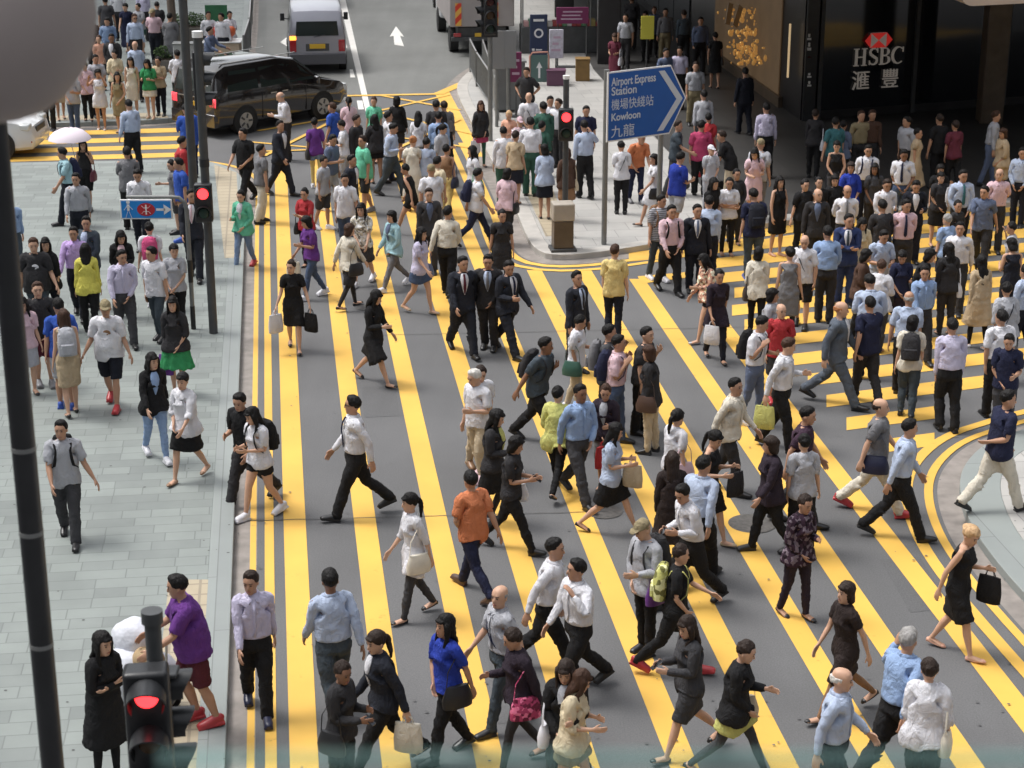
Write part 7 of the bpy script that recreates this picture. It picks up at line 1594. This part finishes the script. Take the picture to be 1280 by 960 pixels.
1146,226|M 172 m|5|s dn dn|jacket:dnavy trousers:dnavy shoe:black|short bk|in:white|man in open navy jacket over white shirt behind the pink shirt
1176,205|F 160 l|355|s dn dn|tee:black skirt:black pump:black|bob bk||woman's head showing over the one with the white bag
1177,215|F 158 l|5|s ea cl|tee:char skirt:black pump:black|bun bk|hdL:white|woman in black and white with a white handbag
1205,212|M 176 m|5|s dn dn|shirt:lblue trousers:black shoe:black|short bk|tieout:teal belt:black|man in pale blue shirt with teal tie at the group's right
1250,210|M 176 l|355|s bk dn|short:pink trousers:char shoe:black|bald db|belt:black|bald man in pinkish white shirt at the far right of the group
1231,232|M 172 m|340|w dn dn|tee:steel trousers:char shoe:black|short bk||man in dusty steel blue polo walking towards the viewer
1198,250|F 158 m|30|s cl dn|blouse:char mini:black pump:black|short bk||dark haired woman in black between the teal tie and steel polo
1184,267|F 158 l|200|s dn dn|tee:sky skirt:navy pump:black|short gy||grey haired person in sky blue top above the white shirt
1201,277|M 174 m|345|w dn dn|shirt:white trousers:char shoe:black|short bk|belt:black|man in white shirt walking forward left of the steel polo
1279,184|M 174 m|340|s dn dn|shirt:lblue trousers:dnavy shoe:black|short bk||man in pale blue shirt touching the right picture edge, upper one
1264,277|F 160 m|250|s dn ea|tee:lgrey jeans:ldenim sneaker:white|short bk||person in pale grey tee raising an arm to the head
1264,297|F 166 l|185|s dn dn|dressless:dnavy pump:black|bob bk||woman in sleeveless dark navy dress seen from behind
1228,318|F 166 l|195|t dn dn|coat:beige tights:black pump:white|vlong bk||woman with very long black hair in beige coat and black leggings
1186,303|F 166 l|190|s dn dn|jacket:char trousers:char pump:black|vlong bk|hbR:white|long haired woman in black jacket with white bag, back turned
1165,311|F 162 m|80|s fw cl|tee:black skirt:beige pump:black|bob bk|bend:20|woman in black leaning forward beside the long hair woman
1128,314|F 162 m|5|s ph cl|tee:navy skirt:dplum pump:black|bun bk|hbR:black|woman in navy blue round necked top with a black bag
1157,332|M 172 m|10|w dn dn|shirt:sky trousers:char shoe:black|short bk|belt:black|man in sky blue shirt with dark trousers facing us
1137,363|M 172 m|170|t dn dn|short:lblue trousers:black shoe:black|bald gy|belt:black|grey haired man in pale blue short sleeves seen from behind
1142,394|F 162 l|165|x dn dn|tee:offwhite trousers:slate shoe:black|bob bk|bp:char|person in cream tee with thin dark backpack, back turned
1191,397|M 176 m|185|x dn dn|shirt:lav trousers:black shoe:black|short bk|belt:black|man in pale lavender shirt and black trousers crossing away
1253,387|M 174 m|190|t dn dn|short:white trousers:black shoe:black|short bk|belt:black|man in white short sleeved shirt crossing away at the right
1259,352|F 168 m|200|t dn dn|blouse:lgrey skirt:grey pump:black|short bk|strapx:dnavy|person in light grey top behind the crossing white shirt
1283,330|M 172 m|220|t dn dn|shirt:lblue trousers:dnavy shoe:black|short bk|strapx:red|man in pale blue shirt cut by the right picture edge
1053,376|M 178 l|65|V dn dn|jacket:gsuit trousers:gsuit shoe:black|bald or|in:white|balding man in mid grey suit striding right
1088,370|M 176 m|195|w dn dn|tee:navy trousers:char shoe:black|short bk||man in navy tee and dark trousers just right of the grey suit
1086,342|M 176 m|175|s dn dn|shirt:lblue trousers:dnavy shoe:black|short bk||man in pale blue shirt from behind above the navy tee
1085,311|F 162 m|80|s ph ph|cardigan:brown trousers:black pump:black|bob bk||woman in brown patterned jacket holding something to her face
1103,324|F 162 m|150|s dn dn|blouse:white trousers:dgrey pump:black|short br||brown haired person in white blouse right of the brown jacket
1035,282|M 176 m|175|s dn dn|shirt:sky trousers:char shoe:black|short bk|belt:black|man in bright sky blue shirt and charcoal trousers from behind
1006,294|M 172 l|345|t dn ph|tee:white shorts:black sneaker:black|bald gy|strapx:slate|balding man in white tee, grey strap and black shorts
988,308|F 168 l|175|s dn dn|dressless:grey tights:char pump:black|bun bk||woman in plain grey sheath dress and black boots from behind
977,379|M 166 l|0|s dn dn|tee:red shorts:dgrey sneaker:red|bald gy||person in bright red tee with thin hair
989,422|M 176 l|70|v ph dn|shirt:white trousers:black shoe:black|short br|hdR:lemon|brown haired man in white shirt with a lime yellow bag
956,395|M 176 m|60|t ph cs|short:white jeans:steel sneaker:white|short bk|bp:black|man in white shirt with black backpack left of the red tee
949,308|F 164 l|175|t dn dn|blouse:offwhite jeans:black pump:black|bob bk|hbL:dbrown|woman in cream top and black trousers standing at the stripe ends
900,337|F 164 m|10|w dn dn|tunic:dplum trousers:dnavy pump:black|short bk|hdR:white|woman in dark plum tunic and trousers with a white plastic bag
877,318|F 162 l|290|w ph dn|cardigan:floral/peach minishorts:black pump:lgrey|long bk||woman in patterned peach jacket and very short black shorts
966,360|F 162 m|60|t dn dn|tee:lgrey shorts:char sneaker:black|bob bk||dark haired person left of the balding white tee man
1262,418|M 168 m|340|s dn dn|tee:navy trousers:dgrey shoe:black|short bk||person in navy at the right edge beneath the white short sleeves
# people in the shade of the arcade
782,17|M 172 m|350|t dn dn|short:lgrey trousers:char shoe:black|short bk||man in pale shirt deep in the arcade, above the plum dress
768,42|F 162 m|340|s ph ph|dress:wine pump:black|bun br|hbL:white|woman in wine coloured dress carrying a bag at the arcade mouth
833,60|M 170 m|20|s dn dn|shirt:steel trousers:black shoe:black|short bk||man in steel blue shirt walking inside the arcade behind the road sign
850,58|M 172 m|350|t dn dn|short:lav trousers:black shoe:black|short bk||man in pale violet shirt just right of the steel blue one
876,21|M 176 m|15|t dn dn|shirt:steel trousers:black shoe:black|short bk||tall man in blue-grey shirt inside the arcade near the shop window
894,40|F 164 m|185|t dn dn|dress:black pump:black|short bk|hbR:black|woman in black walking away beside the lit shop window
855,12|M 174 m|190|t dn dn|shirt:slate trousers:black shoe:black|short db||man in dark shirt with reddish brown hair deep in the arcade
832,10|M 174 m|10|s dn dn|shirt:grey trousers:khaki shoe:black|short bk||man in grey shirt and khaki trousers deep in the arcade
818,8|F 162 m|0|s dn dn|blouse:steel trousers:char shoe:black|short br||woman in dull blue blouse right beside the yellow notice board
806,14|F 162 m|340|s dn dn|blouse:char trousers:char shoe:black|short bk||dark clothed woman directly behind the yellow notice board
790,-6|M 174 m|180|s dn dn|shirt:dgrey trousers:char shoe:black|short bk||dark clothed man far back in the arcade at left
768,-6|M 172 m|10|s dn dn|shirt:slate trousers:char shoe:black|short bk||leftmost dim figure at the far end of the arcade
958,128|M 176 m|185|t dn dn|shirt:lav trousers:black shoe:black|short bk||man in lavender shirt walking away in the shade of the bank front
932,84|M 174 m|200|t dn dn|jacket:dnavy trousers:dnavy shoe:black|short bk|in:white|suited man in the dark at the shop window's foot
1020,136|F 164 m|170|t dn dn|jacket:char trousers:black shoe:black|short db|hbR:white|dim figure with a white bag before the bank glass, left
1045,146|M 172 m|190|s dn dn|tee:teal trousers:char shoe:black|short bk||dim figure in teal before the bank glass
1055,150|F 160 m|150|s dn dn|blouse:steel skirt:char pump:black|short bk||dim figure in blue-grey right beside the teal one
1077,138|M 174 m|10|s dn dn|shirt:khaki trousers:char shoe:black|short br||dim figure in khaki under the white bank letters, left of two
1091,137|M 174 m|0|s dn dn|shirt:brown trousers:char shoe:black|short br||dim figure in brown under the white bank letters, right of two
1134,145|M 174 m|300|t dn dn|short:lgrey trousers:black shoe:black|short bk||man in pale grey shirt walking left in front of the dark bank wall
1148,160|F 160 m|70|t dn dn|longdress:beige pump:black|short bk||woman in long beige dress in the shade right of the bank letters
1175,142|M 174 m|200|s dn dn|tee:black trousers:black shoe:black|short db||dim figure in black with reddish face before the bank wall
1195,150|F 166 m|190|t dn dn|tee:wine trousers:black shoe:black|short db||dim figure in wine red top before the bank wall
1246,138|M 176 m|80|t dn dn|shirt:lgrey jeans:steel shoe:black|short br||man in pale shirt and jeans beside the brown column
1254,160|F 162 m|290|s cl dn|blouse:beige skirt:beige pump:beige|bob br||woman in beige in front of the man by the brown column
'''
# ------------------------------------------------------------------ the people
grp = None; NP = 0
for line in PDATA.strip().split('\n'):
    line = line.strip()
    if not line: continue
    if line.startswith('#'): grp = line[1:].strip(); continue
    make_person(line, grp); NP += 1
for me in list(bpy.data.meshes):
    if me.users == 0: bpy.data.meshes.remove(me)
print('people', NP, 'objects', len(bpy.data.objects))
